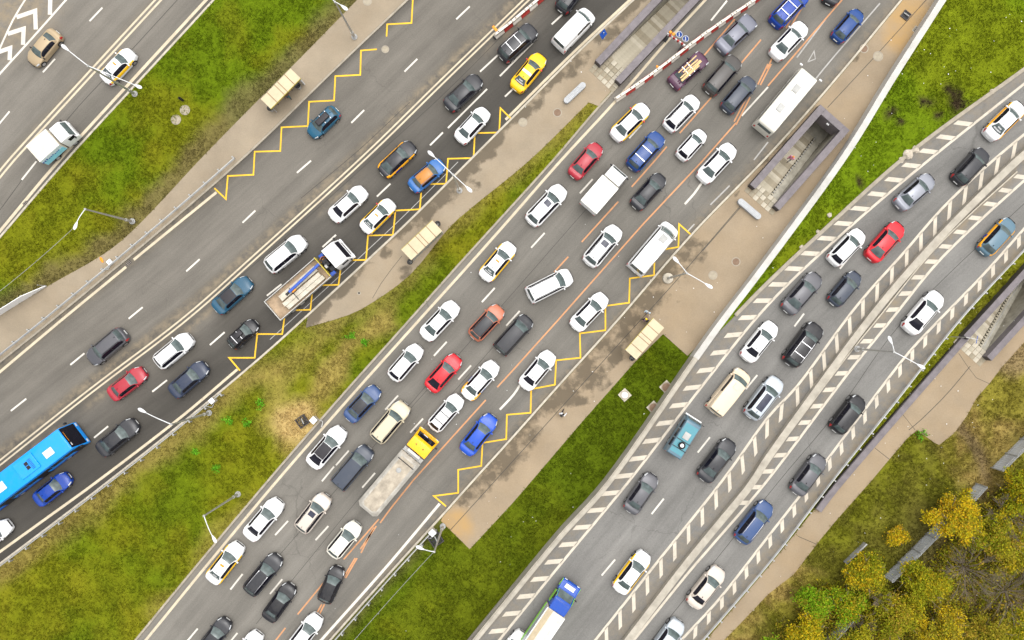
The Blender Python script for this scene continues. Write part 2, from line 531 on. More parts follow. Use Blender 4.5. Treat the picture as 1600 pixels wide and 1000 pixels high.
# ---- underpass pits (origin, direction, plan sizes) -------------------------
def frame(p0, p1, z):
    a, b = P(*p0, z), P(*p1, z)
    d = (b - a); d.z = 0; L = d.length; d.normalize()
    n = Vector((d.y, -d.x, 0))           # to the right of travel
    return a, d, n, L

class Pit: pass
def pit(p0, p1, width, z, wall, length=None):
    q = Pit()
    q.o, q.d, q.n, q.L = frame(p0, p1, z + 0.9)
    if length: q.L = length
    q.o.z = z; q.w = width; q.z = z; q.wall = wall
    q.rz = math.atan2(q.d.y, q.d.x)
    m = wall * 0.5
    def pt(u, v): 
        r = q.o + q.d * u + q.n * v
        return (r.x, r.y)
    q.pt = pt
    q.hole = [pt(0.02, m), pt(q.L - m, m), pt(q.L - m, width - m), pt(0.02, width - m)]
    return q
PIT1 = pit((930, 94), (1009, 10), 3.45, 0.13, 0.72, 15.0)
PIT2 = pit((1172, 288), (1282, 163), 3.9, 0.13, 0.70)
PIT3 = pit((1506, 524), (1597, 424), 3.7, Z1 + .06, 0.62, 11.5)
HOLES = [PIT1.hole, PIT2.hole, PIT3.hole]

def sheet(name, poly, z, mat, spacing=0.8, holes=(), attrs=None, zf=None, kind='structure', parent=None, lim=(60, 40)):
    poly = [tuple(p) for p in poly]
    vs = [Vector(p) for p in poly]; es = [(i, (i + 1) % len(poly)) for i in range(len(poly))]
    for h in holes:
        hp = []
        for a, b in zip(h, list(h[1:]) + [h[0]]):
            n = max(2, int(math.dist(a, b) / max(spacing, 0.5)))
            for k in range(n): hp.append((a[0] + (b[0] - a[0]) * k / n, a[1] + (b[1] - a[1]) * k / n))
        s = len(vs)
        vs += [Vector(p) for p in hp]
        es += [(s + i, s + (i + 1) % len(hp)) for i in range(len(hp))]
    pa = np.array(poly)
    x0, y0 = np.maximum(pa.min(0), (-lim[0], -lim[1])); x1, y1 = np.minimum(pa.max(0), lim)
    if spacing < 50 and x1 > x0 and y1 > y0:
        gx, gy = np.meshgrid(np.arange(x0, x1, spacing), np.arange(y0, y1, spacing))
        g = np.column_stack([gx.ravel(), gy.ravel()]) + rng.uniform(-.3, .3, (gx.size, 2)) * spacing
        keep = inside(g, poly)
        for h in holes: keep &= ~inside(g, h)
        d = np.abs(near(g, np.vstack([pa, pa[:1]]))[0]) if len(g) else np.zeros(0)
        keep &= d > spacing * 0.35
        vs += [Vector(p) for p in g[keep]]
    r = delaunay_2d_cdt(vs, es, [], 0, 1e-5)
    V = np.array([tuple(v) for v in r[0]]); F = np.array([f for f in r[2]])
    c = V[F].mean(1)
    k = inside(c, poly)
    for h in holes: k &= ~inside(c, h)
    F = F[k]
    zz = np.full(len(V), z) if zf is None else z + zf(V)
    me = bpy.data.meshes.new(name)
    me.from_pydata([tuple(v) for v in np.column_stack([V, zz])], [], [tuple(int(i) for i in f) for f in F])
    if attrs: set_attrs(me, attrs(V))
    me.polygons.foreach_set('use_smooth', [True] * len(me.polygons))
    me.update()
    o = mesh_obj(name, me, mat, parent)
    if kind and parent is None: tag(o, kind=kind)
    return o

def set_attrs(me, d):
    for k, v in d.items():
        v = np.asarray(v, np.float32)
        if v.ndim == 2:
            a = me.attributes.new(k, 'FLOAT_COLOR', 'POINT')
            a.data.foreach_set('color', np.column_stack([v, np.ones(len(v), np.float32)]).ravel())
        else:
            a = me.attributes.new(k, 'FLOAT', 'POINT')
            a.data.foreach_set('value', v)

def road_sheet(name, A, B, z, ref, fn, mat, res=0.45):
    n = max(len(A), len(B))
    A = resample(A, n=n); B = resample(B, n=n)
    w = np.linalg.norm(A - B, axis=1).mean(); m = max(2, int(w / res))
    t = np.linspace(0, 1, m + 1)
    V = (A[:, None, :] * (1 - t)[None, :, None] + B[:, None, :] * t[None, :, None]).reshape(-1, 2)
    F = []
    for i in range(n - 1):
        for j in range(m):
            a = i * (m + 1) + j
            F.append((a, a + 1, a + m + 2, a + m + 1))
    d, al = near(V, ref)
    me = bpy.data.meshes.new(name)
    me.from_pydata([(v[0], v[1], z) for v in V], [], F)
    bm = bmesh.new(); bm.from_mesh(me)
    bm.normal_update()
    if sum(f.normal.z for f in bm.faces) < 0: bmesh.ops.reverse_faces(bm, faces=bm.faces)
    bm.to_mesh(me); bm.free()
    tone, dirt = fn(V, d, al)
    set_attrs(me, {'tone': tone, 'dirt': dirt})
    uvl = me.uv_layers.new(name='UVMap')
    idx = np.zeros(len(me.loops), np.int32); me.loops.foreach_get('vertex_index', idx)
    uvl.data.foreach_set('uv', np.column_stack([al, d])[idx].astype(np.float32).ravel())
    o = mesh_obj(name, me, mat)
    return tag(o, kind='structure')

# ---- turf colour ------------------------------------------------------------
LUSH = np.array((0.092, 0.138, 0.005)); OLIVE = np.array((0.136, 0.148, 0.007)); DEEP = np.array((0.068, 0.092, 0.005))
DRY = np.array((0.25, 0.185, 0.055)); STRAW = np.array((0.42, 0.30, 0.12)); SOIL = np.array((0.115, 0.082, 0.045)); YEL = np.array((0.19, 0.165, 0.012))
def mixv(a, b, t): return a * (1 - t)[:, None] + b * t[:, None]
TR1 = line([(600, 505), (540, 545), (505, 600), (480, 650), (450, 700)], 0.1)
TR2 = line([(520, 515), (470, 560), (430, 610), (420, 660)], 0.1)
TR3 = line([(395, 790), (330, 850), (300, 920), (240, 960)], 0.1)
SB_EDGE = line([(920, 160), (828, 250), (740, 322), (700, 358), (640, 430), (570, 480), (530, 497), (478, 512)], 0.12, 0, 0)
PATH_SOIL = line([(1498, 665), (1525, 700), (1540, 740), (1530, 770)], Z1)
def turf_col(V, reg):
    x, y = V[:, 0], V[:, 1]
    n1 = fbm(x, y, 9, 3); n2 = fbm(x, y, 2.6, 11); n3 = fbm(x, y, 22, 5, 2); n4 = fbm(x, y, 1.1, 23)
    if reg == 'g1':
        c = mixv(np.tile(OLIVE, (len(V), 1)), np.tile(LUSH, (len(V), 1)), sstep(.42, .62, n1))
        c = mixv(c, np.tile(YEL, (len(V), 1)), sstep(.5, .75, n2) * .3)
        c = mixv(c, np.tile(DEEP, (len(V), 1)), sstep(.55, .75, n4 * .5 + n3 * .5) * .4)
        d = np.abs(near(V, SA)[0])
        c = mixv(c, np.tile(SOIL * 1.3, (len(V), 1)), sstep(2.8, .6, d + (n2 - .5) * 3) * .65)
    elif reg == 'g2':
        c = mixv(np.tile(OLIVE, (len(V), 1)), np.tile(LUSH, (len(V), 1)), sstep(.45, .65, n1) * .75)
        c = mixv(c, np.tile(YEL * 1.1, (len(V), 1)), sstep(.45, .75, n2) * .35)
        c = mixv(c, np.tile(DEEP, (len(V), 1)), sstep(.5, .7, n4 * .5 + n1 * .5) * .45)
        d3 = np.abs(near(V, K3)[0])
        lower = sstep(-2, -6, y)
        c = mixv(c, np.tile(DRY, (len(V), 1)), sstep(3.0, .7, d3 + (n2 - .5) * 2.6) * lower * .75)
        for tr, wd, s in ((TR1, 1.0, .8), (TR2, 1.0, .5), (TR3, 1.0, .35)):
            d = np.abs(near(V, tr)[0])
            c = mixv(c, np.tile(DRY * 1.2, (len(V), 1)), sstep(wd * 1.9, .2, d + (n2 - .5) * 2.2) * s)
        q = P(462, 655)
        d = np.hypot((x - q.x), (y - q.y))
        c = mixv(c, np.tile(STRAW, (len(V), 1)), sstep(3.3, 1.2, d + (n2 - .5) * 2.4) * .95)
        d5 = np.abs(near(V, SB_EDGE)[0])
        c = mixv(c, np.tile(DRY, (len(V), 1)), sstep(1.6, .2, d5 + (n2 - .5) * 1.8) * .45)
    elif reg == 'g3':
        c = mixv(np.tile(LUSH * .85, (len(V), 1)), np.tile(OLIVE, (len(V), 1)), sstep(.5, .7, n1) * .8)
        c = mixv(c, np.tile(DEEP, (len(V), 1)), sstep(.38, .6, n4 * .4 + n3 * .6) * .6)
        dk = np.abs(near(V, K5)[0]); 
        c = mixv(c, np.tile(SOIL, (len(V), 1)), sstep(1.6, .2, dk + (n2 - .5) * 1.5) * .5)
    else:
        c = mixv(np.tile(LUSH * 1.22, (len(V), 1)), np.tile(OLIVE * 1.1, (len(V), 1)), sstep(.5, .72, n1) * .6)
        c = mixv(c, np.tile(DEEP, (len(V), 1)), sstep(.55, .75, n4 * .5 + n2 * .5) * .4)
        # bare dark soil in the wedge
        for px, py, rr in ((1490, 143, 1.9), (1500, 165, 1.8), (1445, 162, 1.1), (1392, 175, 1.2), (1408, 190, 1.2), (1465, 180, 1.0), (1340, 285, 1.1)):
            q = P(px, py, Z1); d = np.hypot(x - q.x, (y - q.y) * 1.5)
            c = mixv(c, np.tile(SOIL * .35, (len(V), 1)), sstep(.55, .3, (d / rr) * .62 + (n4 - .3) * .75))
        q7 = near(V, K7)[0]
        right = sstep(0.0, -.6, q7)
        r = mixv(np.tile(np.array((0.19, 0.165, 0.025)), (len(V), 1)), np.tile(DRY * 1.1, (len(V), 1)), sstep(.42, .66, n2))
        r = mixv(r, np.tile(np.array((.12, .13, .008)), (len(V), 1)), sstep(.5, .66, n1) * .8)
        r = mixv(r, np.tile(np.array((.10, .085, .02)), (len(V), 1)), sstep(.5, .7, n4) * .4)
        far = sstep(P(0, 800, Z1).y + 4, P(0, 860, Z1).y, y) * sstep(P(1380, 0, Z1).x, P(1450, 0, Z1).x, x)
        r = mixv(r, np.tile(SOIL * 1.1, (len(V), 1)), far * .55)
        d = np.abs(near(V, PATH_SOIL)[0])
        r = mixv(r, np.tile(SOIL * 1.4, (len(V), 1)), sstep(1.1, .3, d + (n2 - .5) * 1.2) * .8)
        q = P(1585, 555, Z1); d = np.hypot(x - q.x, y - q.y)
        r = mixv(r, np.tile(SOIL * 2.0, (len(V), 1)), sstep(2.4, 1.0, d + (n2 - .5) * 2) * .8)
        c = mixv(c, r, right)
        # gravel shoulder strip
        strip = sstep(0.0, -.3, q7) * sstep(-3.3, -2.6, q7) * sstep(-13, -9, y)
        c = mixv(c, np.tile(OLIVE * 1.25, (len(V), 1)), strip * .7)
    return np.clip(c, 0, 1)

def bumps(V): return (fbm(V[:, 0], V[:, 1], 5, 40) - .5) * .10

# ---- ground, verges, raised ground -----------------------------------------
GS = 900.0
ground = sheet('ground', [(-GS, -GS), (GS, -GS), (GS, GS), (-GS, GS)], -0.06, MAT['turf'], 999, HOLES,
               lambda V: {'col': np.tile(OLIVE, (len(V), 1))})
verge1 = sheet('grass_verge', zip_poly(K1, K2), 0.09, MAT['turf'], 0.7, (), lambda V: {'col': turf_col(V, 'g1')}, bumps)
verge2 = sheet('grass_verge', zip_poly(K3, K4), 0.09, MAT['turf'], 0.7, [PIT1.hole], lambda V: {'col': turf_col(V, 'g2')}, bumps)
WP = np.vstack([WALL, PARA])
verge3 = sheet('grass_verge', zip_poly(K5, offset(WP, .35)), 0.09, MAT['turf'], 0.7, [PIT2.hole], lambda V: {'col': turf_col(V, 'g3')}, bumps)
FARR = np.array([(420.0, -330.0), (420.0, 330.0)])
raised = sheet('raised_ground', np.vstack([offset(WP, .3), FARR]), Z1, MAT['turf'], 0.7, [PIT3.hole], lambda V: {'col': turf_col(V, 'g5')},
               lambda V: (fbm(V[:, 0], V[:, 1], 5, 40) - .5) * .06)

# ---- roads ------------------------------------------------------------------
A1 = asphalt('asphalt_west', (0.165, 0.152, 0.132))
A2 = asphalt('asphalt_middle', (0.146, 0.134, 0.116))
A3 = asphalt('asphalt_central', (0.156, 0.146, 0.129))
A4 = asphalt('asphalt_flyover', (0.172, 0.167, 0.157))
def lanes(d, centres, w=0.7):
    o = np.zeros_like(d)
    for c in centres: o = np.maximum(o, np.exp(-((d - c) / w) ** 2))
    return o
DBL1 = line([(247, 0), (132, 125), (18, 250), (0, 272)], 0, E, E)
def f1(V, d, al):
    t = np.full(len(d), 1.0)
    t -= .1 * np.exp(-((d - 1.0) / .5) ** 2)
    q, _ = near(V, DBL1)
    t -= .22 * np.exp(-((q - .55) / .35) ** 2)
    t -= .12 * sstep(-.2, -2.0, q)
    t -= .2 * sstep(.9, .4, d)
    dirt = .25 * np.exp(-((q - .3) / .5) ** 2) + sstep(6.5, 2.5, np.hypot(V[:, 0] - P(-5, -5).x, V[:, 1] - P(-5, -5).y) * .8) * .9 + sstep(12, 15, q) * .8
    return t, np.clip(dirt, 0, 1)
def f2(V, d, al):
    n = fbm(al, d * 3, 9, 61); n2 = fbm(al, d, 5, 71)
    up = sstep(-.1, .35, d)
    t_up = 1.0 - .4 * sstep(1.9 + (n2 - .5) * 2.0, .5, d) - .07 * lanes(d, (2.9, 6.6), .9) - .16 * sstep(.45, .55, n) * np.exp(-((d - 9) / 1.0) ** 2)
    t_up -= .12 * sstep(P(0, 30).y - 3, P(0, 0).y + 2, V[:, 1]) * sstep(6, 2, d)
    lo = -d
    t_lo = .74 - .36 * sstep(1.0, 5.2, lo + (n - .5) * 3.0) + .08 * (n2 - .5) - .2 * np.exp(-((lo - .5) / .5) ** 2)
    west = sstep(5, -25, V[:, 0])
    t_lo += .12 * west * sstep(7.5, 3, lo) * n
    dirt = .85 * np.exp(-((d - .75) / .42) ** 2) + .75 * np.exp(-((d + 1.0) / .4) ** 2) * sstep(.45, .6, n2) 
    dk, _ = near(V, K2)
    dirt = np.maximum(dirt, .4 * sstep(-1.4, -.3, dk) * sstep(P(350, 0).x + 2, P(340, 0).x, V[:, 0]))
    t_up -= .35 * sstep(-1.3, -.3, dk + (n2 - .5) * .9)
    return t_up * up + t_lo * (1 - up), np.clip(dirt, 0, 1)
def f3(V, d, al):
    n = fbm(al, d * 3, 10, 81); lo = -d
    t = 1.0 - .12 * lanes(lo, (1.9, 5.3, 8.6), .8) * (0.4 + n) - .12 * sstep(11.0, 13.5, lo + (n - .5) * 2)
    t += .16 * sstep(-8, -34, V[:, 1]) * sstep(12, 8, lo)
    dk, _ = near(V, K5)
    dirt = .5 * sstep(1.6, .2, dk) + .35 * sstep(.1, .9, d)
    t = t - .2 * sstep(1.0, .1, dk)
    return t, np.clip(dirt, 0, 1)
def f4(V, d, al):
    n = fbm(al, d * 3, 10, 91)
    t = 1.0 - .12 * lanes(-d, (1.7, 5.1), .9) * (.4 + n)
    q3, _ = near(V, L3); q4, _ = near(V, L4); q2, _ = near(V, L2)
    sh = np.maximum.reduce([sstep(0, .25, d), sstep(0, -.25, q2) * sstep(0, .25, q3), sstep(0, -.25, q4)])
    t = t - .1 * sh
    dirt = .42 * sh
    qm, _ = near(V, MED)
    dirt = np.maximum(dirt, .9 * np.exp(-((qm + 1.0) / .45) ** 2) * sstep(P(0, 560, Z1).y, P(0, 500, Z1).y, V[:, 1]))
    q7, _ = near(V, K7)
    dirt = np.maximum(dirt, .75 * sstep(1.2, .1, q7))
    return t, np.clip(dirt, 0, 1)
road1 = road_sheet('road', offset(K1, 34), K1, 0.0, K1, f1, A1)
road2 = road_sheet('road', K2, K3, 0.0, D2, f2, A2)
road3 = road_sheet('road', K4, K5, 0.0, E4, f3, A3)
_t6 = tangents(K6); _w6 = .15 + .7 * sstep(P(0, 500, Z1).y, P(0, 560, Z1).y, K6[:, 1])
road4 = road_sheet('raised_road', K6 + np.column_stack([_t6[:, 1], -_t6[:, 0]]) * _w6[:, None], offset(K7, -.15), Z1 + .05, L1, f4, A4)

# ---- pavements ---------------------------------------------------------------
PV = paving('pavement_beige', (0.268, 0.225, 0.168))
PV2 = paving('pavement_sandy', (0.262, 0.211, 0.150))
def wetA(V):
    return {'wet': np.zeros(len(V)), 'dirt': .15 * fbm(V[:, 0], V[:, 1], 6, 9)}
sheet('pavement', zip_poly(SA, offset(K2, .12)), 0.13, PV, 0.9, (), wetA)
SB = np.vstack([offset(K3, -.12)[near(offset(K3, -.12), K3)[1] < near(P2([(474, 499)]), K3)[1][0]],
                SB_EDGE[::-1], P2([(938, 167)], .12),
                offset(K4, .14)[near(offset(K4, .14), K4)[1] < near(P2([(936, 167)]), K4)[1][0]][::-1]])
def wetB(V):
    d, al = near(V, K3); n = fbm(al, d * 2, 6, 33)
    w = sstep(-2.2, -.3, d + (n - .5) * 2.4) * .75 * sstep(.35, .6, n)
    for px, py, r in ((640, 430, 1.6), (500, 480, 2.0), (600, 395, 1.3), (725, 268, 1.2), (745, 290, 1.0)):
        q = P(px, py); w = np.maximum(w, .7 * sstep(r * 1.2, r * .2, np.hypot(V[:, 0] - q.x, V[:, 1] - q.y) + (fbm(V[:, 0], V[:, 1], 1.2, 48) - .5) * r * 1.6))
    return {'wet': w, 'dirt': .25 * fbm(V[:, 0], V[:, 1], 7, 19)}
sheet('pavement', SB, 0.13, PV, 0.6, [PIT1.hole], wetB)
cK = offset(K5, -.14); cK = cK[near(cK, K5)[1] < near(P2([(688, 812)]), K5)[1][0]]
cW = offset(WALL, .5)
C_pts = np.vstack([cK, P2([(689, 814), (734, 858), (800, 787), (832, 750), (907, 662), (990, 568), (1036, 522), (1074, 556)], .1), cW[::-1][1:]])
def wetC(V):
    d, al = near(V, K5); n = fbm(al, d, 5, 43)
    lo, hi = P(0, 800).y, P(0, 350).y
    w = sstep(-4.4, -.6, d + (n - .5) * 2.6) * sstep(lo - 3, lo + 2, V[:, 1]) * sstep(hi + 2, hi - 3, V[:, 1]) * .62
    for px, py, r in ((962, 555, 1.6), (935, 590, 1.9), (895, 625, 1.5), (1350, 76, .7), (1335, 92, .7), (1316, 108, .5), (1250, 172, .5), (1225, 218, .9), (1204, 241, .9), (1188, 254, .6), (1280, 150, .5), (1150, 300, .7)):
        q = P(px, py); w = np.maximum(w, .72 * sstep(r * 1.3, r * .2, np.hypot(V[:, 0] - q.x, V[:, 1] - q.y) + (fbm(V[:, 0], V[:, 1], 1.2, 47) - .5) * r * 1.6))
    s = .3 * fbm(V[:, 0], V[:, 1], 7, 29)
    for px, py, rr in ((707, 822, 2.6), (1420, 30, 3.4), (1405, 60, 2.4)):
        q = P(px, py); s = np.maximum(s, .95 * sstep(rr, rr * .45, np.hypot(V[:, 0] - q.x, V[:, 1] - q.y) + (n - .5)))
    return {'wet': w, 'dirt': s}
sheet('pavement', C_pts, 0.13, PV2, 0.5, [PIT2.hole], wetC)
Dp = P2([(1566, 572), (1547, 597), (1525, 622), (1510, 650), (1490, 677), (1467, 695), (1460, 692), (1432, 672), (1417, 685), (1387, 720), (1362, 750), (1307, 812), (1282, 842), (1240, 897), (1200, 928), (1165, 965), (1128, 1003), (1040, 1100), (1005, 1100), (1103, 1000), (1200, 886), (1283, 782)], Z1)
lwp = offset(LW, -.3)
pp = np.vstack([Dp, lwp[::-1][1:], [lwp[0] + np.array((7.0, 3.0))], P2([(1640, 490)], Z1)])
sheet('footpath', pp, Z1 + .07, PV2, 0.8, [PIT3.hole], lambda V: {'wet': .25 * sstep(.55, .7, fbm(V[:, 0], V[:, 1], 3, 77)), 'dirt': .35 * fbm(V[:, 0], V[:, 1], 6, 3)})

# ---- kerbs, walls ------------------------------------------------------------
def wall_strip(name, p, w, z0, z1, mat, side=0.0, parent=None, kind='structure', bevel=0.0):
    """solid strip along p; side shifts it to the right of travel"""
    a, b = offset(p, side - w / 2), offset(p, side + w / 2)
    n = len(p); vs = []
    for i in range(n):
        vs += [(a[i][0], a[i][1], z0), (b[i][0], b[i][1], z0), (b[i][0], b[i][1], z1), (a[i][0], a[i][1], z1)]
    fs = []
    for i in range(n - 1):
        for k in range(4):
            fs.append((i * 4 + k, i * 4 + (k + 1) % 4, (i + 1) * 4 + (k + 1) % 4, (i + 1) * 4 + k))
    fs += [(0, 1, 2, 3), tuple((n - 1) * 4 + k for k in range(4))[::-1]]
    mb = MB(); mb.add(vs, fs)
    o = mb.build(name, mat, parent, bevel=bevel)
    if kind and parent is None: tag(o, kind=kind)
    return o
def cut(p, a, b, z=0.0):
    """part of a polyline between two plan points"""
    s = near(P2([a], z), p)[1][0]; e = near(P2([b], z), p)[1][0]
    al = np.concatenate([[0], np.cumsum(np.linalg.norm(np.diff(p, axis=0), axis=1))])
    m = max(3, int((e - s) / 1.5) + 1); t = np.linspace(s, e, m)
    return np.column_stack([np.interp(t, al, p[:, 0]), np.interp(t, al, p[:, 1])])
for k, sd_, m in ((K1, 0, 'kerb_pale'), (K2, 0, 'kerb'), (K3, 0, 'kerb_pale'), (K4, 0, 'kerb'), (K5, 0, 'kerb_pale')):
    wall_strip('kerb', k, .2, -.05, .15, MAT[m], sd_)
KE = line([(1600, 110), (1425, 238), (1282, 366), (1200, 443), (1150, 494)], Z1 + .1, E, 0)
wall_strip('kerb', KE, .35, Z1 - .05, Z1 + .2, MAT['kerb'], .1)

w = tag(wall_strip('retaining_wall', WALL, .62, -.05, 1.7, MAT['white_wall'], .31, kind=None, bevel=.02), 'whitewashed retaining wall between the sandy pavement and the green wedge', 'wall')
w = tag(wall_strip('parapet', PARA, .5, -.05, 2.0, MAT['concrete'], .26, kind=None, bevel=.02), 'pale concrete parapet of the raised road beside the deep green verge', 'parapet')
wall_strip('coping', PARA, .34, 1.98, 2.06, MAT['concrete'], .22, w, None)
w = tag(wall_strip('median_barrier', MED, .70, Z1, 1.9, MAT['concrete'], 0, kind=None, bevel=.03), 'long concrete median barrier dividing the raised road', 'barrier')
wall_strip('kerb', resample(cut(L3, (1600, 282), (1130, 832), Z1), 1.5), .12, Z1, Z1 + .18, MAT['kerb_pale'], 1.15)
lw = tag(wall_strip('low_wall', LW, .62, Z1 - .1, Z1 + .45, MAT['granite'], -.33, kind=None, bevel=.02), 'low grey granite wall along the footpath edge', 'wall')
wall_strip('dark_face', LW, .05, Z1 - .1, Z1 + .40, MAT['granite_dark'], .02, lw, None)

# ---- painted markings ---------------------------------------------------------
def mark(name, pts, w, parent, mat, z):
    """thin painted sheet following pts (world xy)"""
    p = np.asarray(pts, float)
    n = len(p); d = np.diff(p, axis=0); d /= np.linalg.norm(d, axis=1)[:, None]
    L, Rr = [], []
    for i in range(n):
        a = d[max(i - 1, 0)]; b = d[min(i, n - 2)]
        na, nb = np.array((a[1], -a[0])), np.array((b[1], -b[0]))
        m = na + nb; q = np.linalg.norm(m)
        m = na if q < 1e-6 else m / q
        s = w / 2 / max(.35, m @ nb)
        L.append(p[i] - m * s); Rr.append(p[i] + m * s)
    vs = [(q[0], q[1], z) for q in L] + [(q[0], q[1], z) for q in Rr]
    fs = [(i, i + 1, n + i + 1, n + i) for i in range(n - 1)]
    mb = MB(); mb.add(vs, fs)
    me = mb.mesh(name, [mat], fix=False)
    if me.polygons[0].normal.z < 0: me.flip_normals()
    return mesh_obj(name, me, None, parent)
def dash(a, b, parent, mat='white_line', w=.17, z=0.006, name='lane_dash', zz=0.0):
    return mark(name, P2([a, b], zz), w, parent, MAT[mat], zz + z)
ML = 0.006
# road 1
for o in (-.22, .22): mark('double_line', offset(DBL1, o), .2, road1, MAT['cream_line'], ML)
e1 = line([(322, 0), (207, 125), (93, 250), (0, 361)], 0, E, E)
mark('edge_line', e1, .3, road1, MAT['cream_line'], ML)
for a, b in (((160, 12), (140, 33)), ((86, 92), (67, 113)), ((15, 174), (-5, 198)), ((57, 252), (34, 281)), ((232, -70), (212, -48)), ((-60, 250), (-80, 272))):
    dash(a, b, road1, 'white_line')
mark('tar_seam', line([(277, 0), (190, 95), (105, 187), (0, 328)], 0, 20, 20), .06, road1, MAT['seam'], ML - .002)
mark('edge_line', line([(39, 0), (19, 33), (0, 75), (-40, 160)], 0, 25, 0), .18, road1, MAT['white_line'], ML)
mark('edge_line', line([(103, 0), (50, 60), (0, 115), (-60, 184)], 0, 25, 0), .2, road1, MAT['white_line'], ML)
for ch in ([(26, 27), (55, 17), (56, 46)], [(12, 53), (37, 45), (36, 70)], [(-4, 82), (16, 75), (15, 94)], [(44, -9), (79, -20), (78, 23)], [(60, -45), (103, -57), (100, -4)]):
    mark('chevron', P2(ch), .42, road1, MAT['white_line'], ML + .003)
# road 2
for o in (-.2, .2): mark('double_line', offset(D2, o), .17, road2, MAT['cream_line'], ML)
for a, b in (((734, 10), (713, 30)), ((652, 92), (632, 112)), ((569, 172), (549, 192)), ((486, 251), (464, 270)), ((399, 329), (379, 348)), ((312, 405), (291, 424)), ((223, 480), (201, 498)), ((132, 552), (110, 570)), ((41, 623), (17, 642)), ((817, -70), (797, -50)),
             ((779, 85), (750, 112)), ((839, 60), (781, 119)), ((761, 139), (700, 200)), ((692, 207), (672, 227)), ((885, 17), (862, 38)), ((810, 131), (789, 151)), ((610, 287), (589, 307)), ((525, 367), (504, 386)), ((440, 444), (417, 462)), ((351, 519), (328, 539)), ((261, 594), (238, 612)), ((169, 666), (147, 684)), ((77, 738), (54, 755)), ((-14, 812), (-36, 830))):
    dash(a, b, road2)
mark('edge_line', cut(line([(340, 299), (205, 409), (95, 500), (0, 582)], 0, 0, E), (338, 300), (209, 406)), .26, road2, MAT['cream_line'], ML)
mark('edge_line', line([(197, 417), (95, 501), (0, 581)], 0, 0, E), .26, road2, MAT['cream_line'], ML)
mark('edge_line', line([(984, 0), (895, 83), (800, 177), (790, 187)], 0, E, 0), .26, road2, MAT['cream_line'], ML)
mark('edge_line', line([(371, 577), (280, 654), (155, 750), (75, 808), (0, 862)], 0, 0, E), .26, road2, MAT['cream_line'], ML)
mark('lay_by_line', offset(cut(K3, (725, 262), (430, 540)), .75), .07, road2, MAT['faded_line'], ML)
ZIGS = [(road2, [(646, -40), (645, 0), (643, 36), (605, 38), (604, 57)]), (road2, [(589, 77), (564, 79), (563, 117), (524, 119), (522, 157), (483, 159), (481, 197), (440, 199), (438, 236), (398, 237), (396, 273), (356, 275), (353, 311), (335, 294)]),
        (road2, [(801, 188), (782, 169), (780, 207), (742, 208), (740, 247), (700, 248), (697, 287), (659, 288), (656, 327), (618, 329), (614, 367), (575, 368), (572, 406), (534, 407), (529, 445), (489, 446), (485, 484), (446, 485), (441, 522), (402, 522), (398, 559), (358, 559), (375, 579)]),
        (road3, [(1080, 367), (1061, 350), (1060, 386), (1023, 392), (1022, 430), (984, 435), (983, 473), (946, 478), (946, 516), (906, 521), (907, 559), (869, 563), (867, 601), (830, 608), (829, 645), (792, 648), (791, 686), (754, 692), (752, 728), (716, 734), (716, 770), (678, 775), (697, 791)])]
for rd, z in ZIGS: mark('zigzag_line', P2(z), .15, rd, MAT['yellow_line'], ML + .003)
for pts in ([(800, 40), (690, 150), (560, 268), (430, 385), (330, 470)], [(640, 160), (560, 235), (470, 310)]):
    mark('tar_seam', line(pts, 0), .05, road2, MAT['seam'], ML - .002)
# road 3
mark('edge_line', E4, .26, road3, MAT['cream_line'], ML)
for a, b in (((1136, 1), (1111, 32)), ((1002, 195), (983, 216)), ((1200, 136), (1159, 181)), ((926, 280), (906, 302)), ((851, 364), (830, 387)), ((812, 486), (791, 509)), ((773, 450), (753, 472)), ((698, 534), (678, 556)), ((736, 571), (716, 593)), ((622, 618), (602, 640)), ((661, 654), (641, 676)), ((545, 704), (525, 727)), ((522, 729), (503, 752)), ((586, 739), (566, 762)), ((450, 814), (430, 836)), ((513, 822), (493, 844)), ((441, 905), (422, 928)), ((379, 897), (360, 921)), ((309, 982), (289, 1006)), ((371, 989), (352, 1012))):
    dash(a, b, road3)
mark('lane_dash', line([(1097, 285), (1085, 302), (1070, 319)], 0, step=.5), .22, road3, MAT['white_line'], ML)
mark('lane_dash', line([(815, 597), (803, 616), (781, 640)], 0, step=.5), .22, road3, MAT['white_line'], ML)
for pts in ([(1148, 30), (1099, 88)], [(1189, 62), (1157, 100)], [(1117, 146), (1062, 208)], [(1042, 229), (1024, 250), (987, 292)], [(1200, 100), (1184, 132)], [(1205, 100), (1188, 133)], [(1172, 152), (1150, 195)], [(1167, 152), (1147, 190)],
            [(1150, 192), (1099, 250), (1005, 350), (872, 500), (800, 580), (777, 605)], [(759, 625), (646, 750), (610, 795), (594, 817)], [(592, 811), (537, 874)], [(588, 822), (563, 858)], [(584, 824), (564, 864)], [(555, 872), (537, 902)], [(558, 872), (540, 903)], [(506, 910), (465, 960)], [(507, 944), (497, 964)], [(503, 944), (494, 960)], [(446, 981), (425, 1008)],
            [(966, 315), (909, 378)], [(888, 401), (866, 425)], [(1330, -17), (1200, 134)], [(1259, 2), (1234, 44)], [(1207, 89), (1199, 108)], [(1252, 2), (1228, 44)]):
    mark('orange_line', P2(pts), .15, road3, MAT['orange_line'], ML + .002)
for pts in ([(1290, 30), (1245, 90)], [(1375, 5), (1290, 104), (1230, 180)], [(1200, 222), (1178, 250)], [(1140, 290), (1110, 320)], [(1085, 350), (1074, 362)]):
    mark('faded_line', line(pts, 0), .14, road3, MAT['faded_line'], ML)
mark('edge_line', line([(687, 787), (600, 890), (502, 1000)], 0, 0, E), .26, road3, MAT['white_line'], ML)
mark('arrow_mark', P2([(1262, 97), (1272, 80), (1274, 92), (1262, 97)]), .10, road3, MAT['faded_line'], ML)
